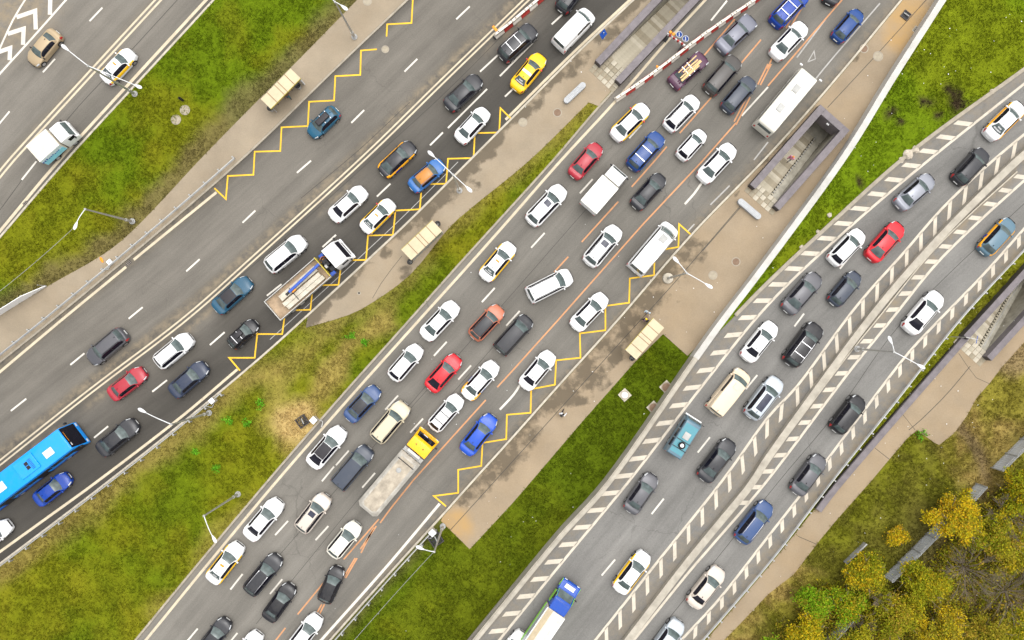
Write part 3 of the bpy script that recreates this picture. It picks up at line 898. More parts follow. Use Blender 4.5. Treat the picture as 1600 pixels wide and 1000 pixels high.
for pts in ([(1090, 130), (1000, 232), (900, 345), (760, 505), (640, 640)], [(790, 520), (660, 668), (560, 780), (470, 890), (400, 975)], [(690, 575), (560, 725), (430, 875)]):
    mark('tar_seam', line(pts, 0), .04, road3, MAT['seam'], ML - .002)
# raised road
for ln in (L1, L2, L3, L4): mark('edge_line', ln, .24, road4, MAT['hatch_line'], Z1 + .05 + ML)
for a, b in (((1183, 586), (1165, 608)), ((1109, 683), (1090, 707)), ((1037, 779), (1018, 803)), ((961, 874), (940, 899)), ((1256, 490), (1241, 510)), ((1330, 398), (1312, 420))):
    dash(a, b, road4, z=.056, zz=Z1)
mark('lane_dash', P2([(1166, 585), (1160, 595)], Z1), .3, road4, MAT['seam'], Z1 + .055)
mark('tar_seam', line([(1600, 318), (1480, 430), (1395, 520), (1310, 640), (1220, 748), (1130, 860)], Z1, 10, 20), .05, road4, MAT['seam'], Z1 + .053)
def hatch(ln, start, step, length, width, ang, inset, n):
    al = np.concatenate([[0], np.cumsum(np.linalg.norm(np.diff(ln, axis=0), axis=1))])
    for k in range(n):
        s = start + k * step
        q = np.array((np.interp(s, al, ln[:, 0]), np.interp(s, al, ln[:, 1])))
        q2 = np.array((np.interp(s + .3, al, ln[:, 0]), np.interp(s + .3, al, ln[:, 1])))
        t = (q2 - q) / np.linalg.norm(q2 - q); a = math.atan2(t[1], t[0]) + ang
        u = np.array((math.cos(a), math.sin(a)))
        # parallelogram whose short edges run along the line
        b = q + u * length
        h = t * width / max(.2, abs(math.sin(ang)))
        c = q + u * inset
        mb = MB(); z = Z1 + .05 + ML
        mb.add([(c[0], c[1], z), (b[0], b[1], z), (b[0] + h[0], b[1] + h[1], z), (c[0] + h[0], c[1] + h[1], z)], [(0, 1, 2, 3)])
        me = mb.mesh('hatch_bar', [MAT['hatch_line']], fix=False)
        if me.polygons[0].normal.z < 0: me.flip_normals()
        mesh_obj('hatch_bar', me, None, road4)
def arc_at(ln, p): return near(P2([p], Z1), ln)[1][0]
hatch(L1, arc_at(L1, (1162, 517)) - 2.2 * 14, 2.2, 1.72, .44, -R(46), .1, 32)
hatch(L2, arc_at(L2, (1330, 490)) - 2.17 * 12, 2.17, 1.9, .34, R(40), .1, 32)
hatch(L3, arc_at(L3, (1388, 505)) - 2.02 * 13, 2.02, 1.2, .42, -R(50), .1, 25)
hatch(L4, arc_at(L4, (1450, 520)) - 1.93 * 9, 1.93, 1.25, .36, R(41), .1, 34)

# ================================================================ VEHICLES
def grid_mesh(name, pts, mats, smooth=True, flip=False):
    """pts: (n, m, 3) array"""
    n, m = pts.shape[:2]
    fs = []
    for i in range(n - 1):
        for j in range(m - 1):
            q = (i * m + j, i * m + j + 1, (i + 1) * m + j + 1, (i + 1) * m + j)
            fs.append(q[::-1] if flip else q)
    me = bpy.data.meshes.new(name)
    me.from_pydata([tuple(p) for p in pts.reshape(-1, 3)], [], fs)
    for a in mats: me.materials.append(a)
    if smooth: me.polygons.foreach_set('use_smooth', [True] * len(me.polygons))
    me.update()
    return me

class CarModel:
    """a car shape: lower body lofted from sections, greenhouse lofted over it; part meshes are shared by all copies"""
    def __init__(s, L=4.45, W=1.76, H=1.47, hood=1.05, ws=.72, rw=.62, trunk=.62, roofw=.60, zh=.86, zb=.93, zt=.98,
                 f0=.66, rf=1.0, r0=.74, rr=.75, bowf=.2, bowr=.13, wheel=.32, boxy=False, van=False):
        s.__dict__.update(locals()); del s.__dict__['s']
        s.xw = L / 2 - hood; s.xf = s.xw - ws; s.xb = -L / 2 + trunk; s.xr = s.xb + rw
        s.ax = (L / 2 - .82, -L / 2 + .80)
        s.prof_x = [-L / 2, -L / 2 + .07, -L / 2 + .32, s.xb, s.xw, L / 2 - .55, L / 2 - .22, L / 2 - .06, L / 2]
        s.prof_z = [.60, zt - .10, zt, zb + .02, zb, zh, zh - .09, zh - .2, .52]
        s.cache = {}
        s.make()
    def zs(s, x): return np.interp(x, s.prof_x, s.prof_z)
    def hw(s, x):
        d = s.L / 2 - x; e = x + s.L / 2
        f = 1 - (1 - s.f0) * max(0, 1 - d / s.rf) ** (4 if s.boxy else 2.3)
        f *= 1 - (1 - s.r0) * max(0, 1 - e / s.rr) ** (5 if s.boxy else 2.6)
        return s.W / 2 * f
    def sec(s, x):
        hw, zs = s.hw(x), float(s.zs(x)); zc = .2; za = zc
        for a in s.ax:
            dx = abs(x - a); ra = s.wheel + .055
            if dx < ra: za = max(za, s.wheel + math.sqrt(ra * ra - dx * dx))
        za = min(za, zs - .12)
        k = [(0, zc), (.72, zc), (.735, za), (.965, za), (1.0, za + (zs - za) * .45), (.99, za + (zs - za) * .72), (.955, zs - .045), (.87, zs), (.5, zs + .022), (0, zs + .032)]
        return np.array([(y * hw, z) for y, z in k])
    def bpt(s, x, q, side=1, off=0.0):
        """point on the lower body, q along the section, pushed out by off"""
        c = s.sec(x); i = min(int(q), 8); t = q - i
        y, z = c[i] * (1 - t) + c[i + 1] * t
        c0, c1 = c[max(0, int(math.floor(q - .01)))], c[min(9, int(math.floor(q - .01)) + 1)]
        d = c1 - c0; ln = math.hypot(*d) or 1; ny, nz = d[1] / ln, -d[0] / ln
        y2, z2 = y + ny * off, z + nz * off
        return (s.bowx(x, y), side * y2, z2)
    def bowx(s, x, y):
        h = s.W / 2
        if x > 0: return x - s.bowf * (y / h) ** 2 * np.clip((x - (s.L / 2 - 1.0)), 0, 1) ** 1.0
        return x + s.bowr * (y / h) ** 2 * np.clip((-x - (s.L / 2 - .8)) / .8, 0, 1)
    # greenhouse
    def zt_(s, x):
        zr, zb = s.H, s.zb
        if x >= s.xf:
            t = (s.xw - x) / max(s.xw - s.xf, 1e-3); k = math.sin(t * 1.25) / math.sin(1.25)
            return zb + (zr - .035 - zb) * k
        if x <= s.xr:
            t = (x - s.xb) / max(s.xr - s.xb, 1e-3); k = math.sin(t * 1.3) / math.sin(1.3)
            return zb + .02 + (zr - .05 - zb - .02) * k
        u = (x - s.xr) / (s.xf - s.xr)
        return zr - .05 + .015 * u + .05 * (1 - (2 * u - 1) ** 2) * .8
    def g(s, x, q, off=0.0):
        def raw(x, q):
            zt = s.zt_(x); k = np.clip((zt - s.zb) / (s.H - s.zb), 0, 1)
            yb = s.hw(x) * .905; yr = s.W / 2 * s.roofw * (1 - .05 * abs(x - (s.xf + s.xr) / 2) / ((s.xf - s.xr) / 2))
            yt = yb + (yr - yb) * k ** .9; a = abs(q)
            if a <= .7:
                y = a / .7 * yt; z = zt - .055 * k * (a / .7) ** 2.2
            else:
                t = (a - .7) / .3
                y = yt + (yb - yt) * t + .03 * k * math.sin(math.pi * t); z = (zt - .055 * k) + (s.zb - .03 - zt + .055 * k) * t
            h = s.W / 2; xm = (s.xf + s.xr) / 2
            if x > xm: xx = x - s.bowf * 1.0 * (y / h) ** 2 * np.clip((x - xm) / (s.xw - xm), 0, 1)
            else: xx = x + s.bowr * 1.2 * (y / h) ** 2 * np.clip((xm - x) / (xm - s.xb), 0, 1)
            return np.array((xx, math.copysign(y, q) if q else 0.0, z))
        p = raw(x, q)
        if off:
            e = 1e-3
            a = raw(min(x + e, s.xw), q) - raw(max(x - e, s.xb), q); b = raw(x, q + e) - raw(x, q - e)
            n = np.cross(a, b); n /= (np.linalg.norm(n) or 1)
            if n[2] < 0 and abs(q) < .7 or n @ np.array((0, math.copysign(1, q), .3)) < 0 and abs(q) >= .7: n = -n
            p = p + n * off
        return p
    def gpatch(s, name, x0, x1, q0, q1, off, mat, nx=7, nq=7):
        xs = np.linspace(x0, x1, nx); qs = np.linspace(q0, q1, nq)
        pts = np.array([[s.g(x, q, off) for q in qs] for x in xs])
        return s.orient(grid_mesh(name, pts, [mat]))
    def bpatch(s, name, x0, x1, q0, q1, side, off, mat, nx=5, nq=4):
        xs = np.linspace(x0, x1, nx); qs = np.linspace(q0, q1, nq)
        pts = np.array([[s.bpt(x, q, side, off) for q in qs] for x in xs])
        return s.orient(grid_mesh(name, pts, [mat]))
    def orient(s, me):
        c = np.zeros(3); t = 0
        for p in me.polygons:
            d = Vector(p.center) - Vector((p.center.x * .8, 0, .5)); t += d.dot(p.normal) * p.area
        if t < 0: me.flip_normals()
        return me
    def make(s):
        M = s.cache; L = s.L
        # body
        xs = set(np.round(np.linspace(-L / 2, L / 2, 25), 3))
        for d in (.015, .05, .11, .2): xs |= {round(L / 2 - d, 3), round(-L / 2 + d, 3)}
        for a in s.ax:
            for k in np.linspace(-1, 1, 11): xs.add(round(a + k * (s.wheel + .056), 3))
        xs = sorted(xs)
        rows = []
        for x in xs:
            c = s.sec(x); r = [(s.bowx(x, y), -y, z) for y, z in c[::-1]][:-1] + [(s.bowx(x, y), y, z) for y, z in c]
            rows.append(r[:-1] if False else r)
        pts = np.array(rows)
        me = grid_mesh('body', pts, [MAT['dark']])
        n, m = pts.shape[:2]
        bm = bmesh.new(); bm.from_mesh(me); bm.verts.ensure_lookup_table()
        for i in (0, n - 1):
            try: bm.faces.new([bm.verts[i * m + j] for j in range(m)])
            except Exception: pass
        bmesh.ops.remove_doubles(bm, verts=bm.verts, dist=1e-4)
        bmesh.ops.recalc_face_normals(bm, faces=bm.faces)
        bm.to_mesh(me); bm.free()
        me.polygons.foreach_set('use_smooth', [True] * len(me.polygons))
        try: me.set_sharp_from_angle(angle=R(50))
        except Exception: pass
        M['body'] = me
        qs = np.concatenate([np.linspace(-1, -.7, 5), np.linspace(-.7, .7, 9)[1:-1], np.linspace(.7, 1, 5)])
        gx = np.concatenate([np.linspace(s.xb, s.xr, 6), np.linspace(s.xr, s.xf, 7)[1:-1], np.linspace(s.xf, s.xw, 7)])
        M['cabin'] = s.orient(grid_mesh('cabin', np.array([[s.g(x, q) for q in qs] for x in gx]), [MAT['dark']]))
        M['roof'] = s.gpatch('roof', s.xr + .02, s.xf - .02, -.69, .69, .005, MAT['dark'], 8, 9)
        M['windshield'] = s.gpatch('windshield', s.xf + .02, s.xw - (s.xw - s.xf) * .06, -.655, .655, .007, MAT['glass'], 7, 9)
        M['rear_window'] = s.gpatch('rear_window', s.xr - .02, s.xb + (s.xr - s.xb) * .1, -.6, .6, .007, MAT['glass_rear'], 6, 9)
        xm = (s.xf + s.xr) / 2 + .05
        fe = s.xf + (s.xw - s.xf) * .55; re = s.xr - (s.xr - s.xb) * (.35 if not s.van else .1)
        for sd, k in ((1, 'l'), (-1, 'r')):
            a, b = (.735 * sd, .93 * sd)
            M['trim_' + k] = s.gpatch('window_trim', re - .03, fe + .05, .715 * sd, .955 * sd, .005, MAT['dark'], 12, 4)
            M['swf_' + k] = s.gpatch('side_window', xm + .05, fe, a, b, .009, MAT['glass_dark'], 6, 4)
            M['swr_' + k] = s.gpatch('side_window', re, xm - .05, a, b, .009, MAT['glass_dark'], 6, 4)
            M['head_' + k] = s.bpatch('headlight', L / 2 - .5, L / 2 - .1, 5.3, 6.95, sd, .008, MAT['headlight'], 6, 4)
            M['tail_' + k] = s.bpatch('tail_light', -L / 2 + .02, -L / 2 + (.22 if s.van else .3), 4.3, 6.6, sd, .008, MAT['taillight'], 4, 4)
            M['doorf_' + k] = s.bpatch('door', xm + .02, min(s.xw - .12, s.ax[0] - s.wheel - .08), 3.3, 6.2, sd, .006, MAT['dark'], 5, 5)
            M['doorr_' + k] = s.bpatch('door', max(s.ax[1] + s.wheel + .08, s.xb + .2), xm - .02, 3.3, 6.2, sd, .006, MAT['dark'], 5, 5)
            M['stripe_' + k] = s.bpatch('side_stripe', -L / 2 + .35, L / 2 - .6, 4.2, 6.85, sd, .013, MAT['dark'], 18, 4)
            M['flank_' + k] = s.bpatch('rear_flank', -L / 2 + .12, s.xr + .1, 4.3, 7.3, sd, .013, MAT['dark'], 8, 5)
        hx0, hx1 = s.xw + .02, L / 2 - .16
        pts = np.array([[s.bpt(x, q, sd, .006) for (sd, q) in ((-1, 7.1), (-1, 8), (-1, 8.6), (1, 9), (1, 8.6), (1, 8), (1, 7.1))] for x in np.linspace(hx0, hx1, 7)])
        M['hood'] = s.orient(grid_mesh('hood', pts, [MAT['dark']]))
        if s.trunk > .45:
            pts = np.array([[s.bpt(x, q, sd, .006) for (sd, q) in ((-1, 7.1), (-1, 8), (1, 9), (1, 8), (1, 7.1))] for x in np.linspace(-L / 2 + .06, s.xb - .03, 5)])
            M['boot_lid'] = s.orient(grid_mesh('boot_lid', pts, [MAT['dark']]))
        M['grille'] = MB().box((L / 2 - .005, 0, .56), (.05, .85, .16)).mesh('grille', [MAT['dark']], bevel=.01)
        M['plate'] = MB().box((0, 0, 0), (.03, .5, .12)).mesh('number_plate', [MAT['plate']])
        w = .2; r = s.wheel
        M['tyre'] = MB().lathe([(r * .6, -w / 2), (r * .95, -w / 2), (r, -w / 2 + .03), (r, w / 2 - .03), (r * .95, w / 2), (r * .6, w / 2)], axis='y', n=20).mesh('wheel', [MAT['rubber']], smooth=True)
        M['rim'] = MB().lathe([(.03, -w / 2 - .012), (r * .5, -w / 2 - .004), (r * .66, -w / 2 - .012), (r * .66, w / 2 + .012), (r * .5, w / 2 + .004), (.03, w / 2 + .012)], axis='y', n=14).mesh('rim', [MAT['rim']])
        M['mirror'] = MB().box((0, 0, 0), (.14, .22, .13), taper=.8).mesh('mirror', [MAT['dark']], bevel=.03)
        # accessories
        xa, xc = s.xr + .1, s.xf - .05; yr = s.W / 2 * s.roofw * .93
        for sd, k in ((1, 'l'), (-1, 'r')):
            path = [s.g(xa, .66 * sd, .02)] + [s.g(x, .66 * sd, .06) for x in np.linspace(xa + .12, xc - .12, 5)] + [s.g(xc, .66 * sd, .02)]
            M['rail_' + k] = MB().tube(path, .022, 6).mesh('roof_rail', [MAT['dark']], smooth=True)
        M['bar'] = MB().box((0, 0, 0), (.07, 2 * yr + .04, .035)).mesh('cross_bar', [MAT['chrome']], bevel=.01)
        M['sunroof'] = s.gpatch('sunroof', xc - .62, xc - .08, -.42, .42, .012, MAT['sunroof'], 4, 5)
        M['panorama'] = s.gpatch('sunroof', s.xr + .35, xc - .06, -.42, .42, .012, MAT['sunroof'], 6, 5)
        M['fin'] = MB().box((s.xr + .15, 0, s.H + .01), (.16, .05, .09), taper=.4).mesh('aerial', [MAT['dark']])
        M['antenna'] = M['fin']
        # taxi lettering: short strokes on the rear glass
        mb = MB(); x0 = s.xr - (s.xr - s.xb) * .32; x1 = s.xr - (s.xr - s.xb) * .62
        for row, xx, span in ((0, x0, .26), (1, x1, .42)):
            q = -span
            while q < span:
                wq = random.uniform(.04, .075)
                a = s.g(xx, q, .014); b = s.g(xx, q + wq, .014); c = s.g(xx - .1, q + wq, .014); d = s.g(xx - .1, q, .014)
                mb.add([a, b, c, d], [(0, 1, 2, 3)]); q += wq + random.uniform(.018, .035)
        M['lettering'] = mb.mesh('lettering', [MAT['letter']])
        M['taxi_sign'] = MB().box((xc - .42, 0, s.H + .05), (.16, .42, .11), taper=.85).mesh('roof_sign', [MAT['amber']], bevel=.02)

_models = {}
MODELS = dict(
    sedan=dict(), big=dict(L=4.8, W=1.84, H=1.46, hood=1.2, trunk=.7, rw=.72, roofw=.61), fast=dict(L=4.6, W=1.84, H=1.42, hood=1.15, rw=.85, trunk=.45, roofw=.6),
    hatch=dict(L=4.05, W=1.72, H=1.5, hood=.95, rw=.42, trunk=.22, zt=.95, roofw=.62), small=dict(L=3.75, W=1.64, H=1.5, hood=.85, rw=.36, trunk=.18, roofw=.62),
    suv=dict(L=4.5, W=1.84, H=1.68, hood=1.05, ws=.66, rw=.40, trunk=.2, zh=1.0, zb=1.08, zt=1.08, roofw=.63, wheel=.36), 
    bigsuv=dict(L=4.85, W=1.93, H=1.8, hood=1.15, ws=.6, rw=.32, trunk=.18, zh=1.1, zb=1.18, zt=1.18, roofw=.66, wheel=.38, f0=.74),
    wagon=dict(L=4.65, W=1.8, H=1.52, hood=1.1, rw=.45, trunk=.22, roofw=.61),
    boxy=dict(L=4.15, W=1.64, H=1.44, hood=1.12, ws=.5, rw=.5, trunk=.7, zh=.85, zb=.9, zt=.92, f0=.9, rf=.35, r0=.9, rr=.3, bowf=.06, bowr=.04, boxy=True, roofw=.72),
    oldsedan=dict(L=4.5, W=1.72, H=1.43, hood=1.25, ws=.55, rw=.55, trunk=.85, f0=.86, rf=.4, r0=.86, rr=.35, bowf=.1, bowr=.06, boxy=True, roofw=.68),
    van=dict(L=5.2, W=1.95, H=1.98, hood=.72, ws=.62, rw=.12, trunk=.1, zh=1.05, zb=1.18, zt=1.18, f0=.78, rf=.7, r0=.95, rr=.2, bowr=.04, roofw=.80, van=True),
    minivan=dict(L=4.75, W=1.85, H=1.75, hood=.85, ws=.7, rw=.25, trunk=.14, zh=1.0, zb=1.1, zt=1.08, f0=.74, rf=.8, r0=.92, rr=.25, bowr=.05, roofw=.72, van=True),
    sprinter=dict(L=5.9, W=2.0, H=2.5, hood=.62, ws=.78, rw=.15, trunk=.1, zh=1.1, zb=1.25, zt=1.25, f0=.78, rf=.6, r0=.97, rr=.15, bowr=.02, roofw=.82, van=True, wheel=.36),
)
def model(k):
    if k not in _models: _models[k] = CarModel(**MODELS[k])
    return _models[k]

PAINT = {
    'white': paint('white', (0.70, 0.70, 0.70)), 'cream': paint('cream', (0.62, 0.51, 0.37)), 'ivory': paint('ivory', (0.66, 0.64, 0.56)),
    'beige': paint('beige', (0.52, 0.46, 0.33)), 'gold': paint('gold', (0.38, 0.29, 0.18), .2), 'champagne': paint('champagne', (0.52, 0.46, 0.40), .1),
    'silver': paint('silver', (0.22, 0.23, 0.265), .3), 'palesilver': paint('palesilver', (0.40, 0.44, 0.48), .2),
    'grey': paint('grey', (0.085, 0.085, 0.095), .2), 'dark': paint('dark', (0.022, 0.023, 0.028)), 'black': paint('black', (0.010, 0.010, 0.013)),
    'navy': paint('navy', (0.022, 0.032, 0.062)), 'slate': paint('slate', (0.038, 0.048, 0.07)), 'bluegrey': paint('bluegrey', (0.135, 0.14, 0.175), .2), 'umber': paint('umber', (0.05, 0.045, 0.042)),
    'red': paint('red', (0.52, 0.012, 0.022)), 'crimson': paint('crimson', (0.33, 0.020, 0.035)), 'rust': paint('rust', (0.42, 0.13, 0.07)),
    'blue': paint('blue', (0.008, 0.065, 0.42)), 'deepblue': paint('deepblue', (0.006, 0.045, 0.19)), 'royal': paint('royal', (0.003, 0.040, 0.28)), 'midblue': paint('midblue', (0.018, 0.11, 0.33)), 'denim': paint('denim', (0.03, 0.065, 0.17)),
    'teal': paint('teal', (0.012, 0.085, 0.15)), 'petrol': paint('petrol', (0.012, 0.07, 0.125)), 'greyteal': paint('greyteal', (0.085, 0.155, 0.205)), 'aqua': paint('aqua', (0.055, 0.22, 0.27)),
    'purple': paint('purple', (0.075, 0.028, 0.058)), 'yellow': paint('yellow', (0.80, 0.47, 0.003)), 'orange': paint('orange', (0.66, 0.22, 0.012)), 'amberroof': paint('amberroof', (0.42, 0.17, 0.02)),
    'busblue': paint('busblue', (0.004, 0.27, 0.80)), 'truckyellow': paint('truckyellow', (0.82, 0.42, 0.004)), 'cobalt': paint('cobalt', (0.003, 0.055, 0.34)), 'lime': paint('lime', (0.20, 0.52, 0.015)),
    'stripe_yellow': simple('stripe_yellow', (0.74, 0.43, 0.005), .4, var=.05), 'stripe_orange': simple('stripe_orange', (0.76, 0.34, 0.01), .4, var=.05), 'stripe_blue': simple('stripe_blue', (0.008, 0.03, 0.3), .4, var=.05),
    'stripe_white': simple('stripe_white', (.72, .7, .64), .4, var=.05), 'boxblack': simple('roof_box_black', (.03, .028, .032), .45, var=.1),
}
def place(front, rear, z, zm=0.7):
    a, b = P(front[0], front[1], z + zm), P(rear[0], rear[1], z + zm)
    d = a - b; c = (a + b) / 2
    return (c.x, c.y, z), math.atan2(d.y, d.x), d.length

def part(root, me, mat=None, loc=None, name=None, label=None):
    o = bpy.data.objects.new(name or me.name.split('.')[0], me)
    COL.objects.link(o); o.parent = root
    if mat is not None:
        o.material_slots[0].link = 'OBJECT'; o.material_slots[0].material = mat
    if loc is not None: o.location = loc
    if label: o['label'] = label
    return o

NAMES = {'van': 'van', 'minivan': 'minivan', 'sprinter': 'minibus'}
def car(fx, fy, rx, ry, mdl, col, label, feats='', z=0.0, roof=None, cat=None, name=None, group=None):
    m = model(mdl); M = m.cache; c = PAINT[col]
    loc, rz, ln = place((fx, fy), (rx, ry), z)
    k = float(np.clip(ln / m.L, .93, 1.07))
    ft = feats.split()
    nm = name or ('taxi' if 'taxi' in ft or 'stripe' in ft else NAMES.get(mdl, 'car'))
    r = empty(nm, (loc[0], loc[1], loc[2] + .004), rz, label, cat or (nm if nm != 'minivan' else 'van'), group or 'vehicles in the traffic')
    r.scale = (k, .5 + .5 * k, .5 + .5 * k)
    part(r, M['body'], c); part(r, M['cabin'], c)
    part(r, M['roof'], PAINT[roof] if roof else c, label=None)
    part(r, M['hood'], c)
    if 'boot_lid' in M: part(r, M['boot_lid'], c)
    part(r, M['windshield']); part(r, M['rear_window'], MAT['glass_dark'] if 'darkrear' in ft else None)
    for s_ in 'lr':
        part(r, M['swf_' + s_])
        if 'panelvan' not in ft: part(r, M['trim_' + s_])
        if 'panelvan' not in ft: part(r, M['swr_' + s_])
        part(r, M['head_' + s_]); part(r, M['tail_' + s_])
        part(r, M['doorf_' + s_], c); part(r, M['doorr_' + s_], c)
    part(r, M['grille'])
    part(r, M['plate'], None, (m.L / 2 + .015, 0, .42)); part(r, M['plate'], None, (-m.L / 2 - .012, 0, .55))
    for ax in m.ax:
        for sd in (1, -1):
            w = part(r, M['tyre'], None, (ax, sd * (m.W / 2 - .115), m.wheel), 'wheel')
            part(w, M['rim'])
    mm = {'redmirror': PAINT['red']}.get('redmirror' if 'redmirror' in ft else '', c)
    for sd in (1, -1): part(r, M['mirror'], mm if 'blackmirror' not in ft else MAT['dark'], (m.xw - .32 - .1 * (m.van), sd * (m.W / 2 * .93 + .10), m.zb + .05))
    part(r, M['fin'])
    if 'rails' in ft or 'silverrails' in ft:
        for s_ in 'lr': part(r, M['rail_' + s_], MAT['chrome'] if 'silverrails' in ft else None)
    if 'bars' in ft or 'darkbars' in ft:
        n = 2
        for i in range(n):
            x = m.xr + (m.xf - m.xr) * (.28 + .44 * i)
            part(r, M['bar'], MAT['dark'] if 'darkbars' in ft else None, (x, 0, m.H + .05))
    if 'sunroof' in ft: part(r, M['sunroof'])
    if 'panorama' in ft: part(r, M['panorama'])
    if 'stripe' in ft or 'ostripe' in ft:
        for s_ in 'lr': part(r, M['stripe_' + s_], PAINT['stripe_orange' if 'ostripe' in ft else 'stripe_yellow'])
    if 'flank' in ft:
        for s_ in 'lr':
            part(r, M['flank_' + s_], PAINT['stripe_orange'])
            part(r, M['doorr_' + s_], PAINT['stripe_blue'], name='door_graphic').scale = (1, 1.012, 1.0)
    if 'letters' in ft: tag(part(r, M['lettering']), kind='stuff')
    if 'sign' in ft: part(r, M['taxi_sign'], None)
    return r

W_ = 'white'
ZR = Z1 + .05
BOX = MB().box((0, 0, .16), (1.7, .72, .3), taper=.86).mesh('roof_box', [PAINT['boxblack']], smooth=True, bevel=.1)
# -- far left road
car(49, 98, 88, 51, 'sedan', 'gold', 'beige gold sedan driving down beside the white chevrons', 'blackmirror')
car(206, 80, 163, 126, 'sedan', W_, 'white taxi with yellow side stripe under the lamp arm on the far left road', 'taxi stripe letters sign')
# -- middle road, lanes towards the lower left
r = car(484, 211, 526, 171, 'hatch', 'teal', 'teal blue hatchback carrying a black roof box beside the yellow zigzag line', 'bars', roof='teal')
part(r, BOX, None, (-.15, 0, 1.55))
car(140, 565, 195, 519, 'suv', 'grey', 'grey estate car driving down alone in the lane above the double line', 'rails')
# -- middle road, lanes towards the upper right
car(746, 124, 702, 165, 'big', 'dark', 'black sedan ahead of the white sedan near the double line', '')
car(761, 171, 716, 220, 'sedan', W_, 'white sedan crossing the start of the lower yellow zigzag', '')
car(646, 225, 596, 272, 'fast', 'dark', 'black and orange striped taxi sedan behind the lamp post', 'ostripe flank taxi')
car(834, 44, 784, 90, 'bigsuv', 'dark', 'black off-road car with silver roof rails beside the barrier blocks', 'silverrails bars')
car(910, -30, 879, 11, 'suv', 'dark', 'dark car cut by the top edge above the white van', '')
car(922, 20, 872, 72, 'van', W_, 'white panel van driving ahead of the yellow taxi', 'panelvan')
r = car(848, 86, 804, 140, 'sedan', 'yellow', 'yellow taxi with a white band across its roof', 'taxi letters redmirror')
mm = model('sedan')
part(r, mm.gpatch('roof_band', (mm.xr + mm.xf) / 2 - .16, (mm.xr + mm.xf) / 2 + .12, -.69, .69, .009, PAINT['stripe_white'], 3, 9))
car(390, 437, 336, 485, 'big', 'petrol', 'petrol blue sedan with a dark roof along the double line', '', roof='boxblack')
car(570, 295, 518, 342, 'big', W_, 'white sedan with dark rear glass driving along the double line', 'darkrear')
car(613, 315, 568, 360, 'sedan', W_, 'white taxi with yellow stripe just ahead of the crane truck', 'taxi stripe letters sign redmirror')
r = car(692, 253, 642, 295, 'sedan', 'midblue', 'blue sedan with an orange roof beside the double-headed lamp', '', roof='amberroof')
ms = model('sedan')
part(r, ms.gpatch('roof_cover', ms.xr - .12, ms.xf + .12, -.74, .74, .02, PAINT['amberroof'], 8, 11))
car(475, 373, 418, 420, 'suv', W_, 'white crossover beside the crane truck', 'blackmirror')
car(298, 526, 245, 570, 'suv', W_, 'white estate with dark roof rails above the navy sedan', 'rails')
car(225, 579, 172, 620, 'sedan', 'crimson', 'dark red sedan running along the double line', '')
car(321, 570, 268, 616, 'big', 'navy', 'navy sedan near the guardrail behind the small zigzag car', '')
r = car(399, 504, 360, 540, 'small', 'black', 'small dark grey car with a roof case on the last zigzag', 'bars')
part(r, BOX, None, (-.1, .1, 1.53)).scale = (.55, .8, 1.0)
car(212, 660, 155, 707, 'big', 'dark', 'black sedan ahead of the blue bus near the lamp head', '')
car(107, 744, 56, 785, 'sedan', 'royal', 'blue sedan beside the blue bus', '')
car(14, 818, -38, 858, 'sedan', W_, 'white car cut by the left edge below the bus', '')
# -- central road
car(1177, 28, 1124, 78, 'oldsedan', 'bluegrey', 'silver blue old sedan right of the barrier blocks', 'blackmirror')
r = car(1101, 87, 1050, 133, 'boxy', 'purple', 'purple boxy sedan with timber planks on its roof rack', 'bars blackmirror')
for i, (x, y, l, a) in enumerate(((.0, .42, 2.3, .03), (.1, .1, 1.8, -.02), (-.1, -.12, 2.5, .0), (-.15, -.3, 2.6, .04), (-.35, -.42, 2.2, -.01))):
    part(r, MB().box((x, y, 1.56 + .03 * (i % 2)), (l, .13 if i else .1, .06), a).mesh('plank', [MAT['wood']]))
car(1152, 91, 1106, 144, 'bigsuv', 'umber', 'dark brown off-road car between the purple sedan and the slate hatchback', '')
car(1176, 123, 1133, 173, 'suv', 'slate', 'slate blue hatchback left of the cream bus', '')
car(1089, 152, 1042, 201, 'wagon', W_, 'white estate ahead of the small white hatchback with dark rear glass', 'darkrear rails')
car(1011, 165, 959, 216, 'sedan', W_, 'white taxi with yellow stripe just past the barrier end', 'taxi stripe redmirror')
car(937, 226, 894, 276, 'sedan', 'crimson', 'dark red sedan in the left lane near the grass tip', '').scale.y
car(1032, 211, 986, 262, 'bigsuv', 'deepblue', 'blue off-road car with white roof bars', 'bars')
car(1100, 205, 1062, 247, 'small', W_, 'small white hatchback behind the white estate', 'blackmirror darkrear')
car(1147, 226, 1094, 283, 'sedan', W_, 'white sedan at the curved white dash below the cream bus', '')
car(1257, -12, 1210, 37, 'bigsuv', 'royal', 'royal blue off-road car with roof bars at the top edge', 'bars silverrails')
car(1258, 37, 1209, 89, 'big', W_, 'white sedan behind the royal blue off-road car', '')
car(1345, 17, 1306, 62, 'hatch', 'deepblue', 'blue hatchback at the top right of the central road', '')
car(1322, -48, 1296, 2, 'sedan', 'dark', 'dark car mostly beyond the top edge', '')
car(801, 381, 755, 436, 'sedan', W_, 'white taxi with yellow stripe in the left lane behind the sunroof wagon', 'taxi stripe letters sign')
car(881, 292, 827, 349, 'wagon', W_, 'white wagon with a dark sunroof behind the dark red sedan', 'sunroof silverrails')
car(1036, 274, 991, 324, 'sedan', 'dark', 'dark grey sedan right of the white box truck', '', roof='dark')
car(967, 354, 917, 414, 'suv', W_, 'white crossover with sunroof left of the white minibus', 'sunroof rails')
car(1051, 352, 990, 424, 'sprinter', W_, 'white minibus with a grey roof hatch on the yellow zigzag', '', cat='minibus')
car(893, 429, 825, 463, 'minivan', W_, 'white minivan turned sideways between the lanes', 'rails')
car(946, 461, 896, 513, 'sedan', W_, 'white sedan behind the white minibus', '')
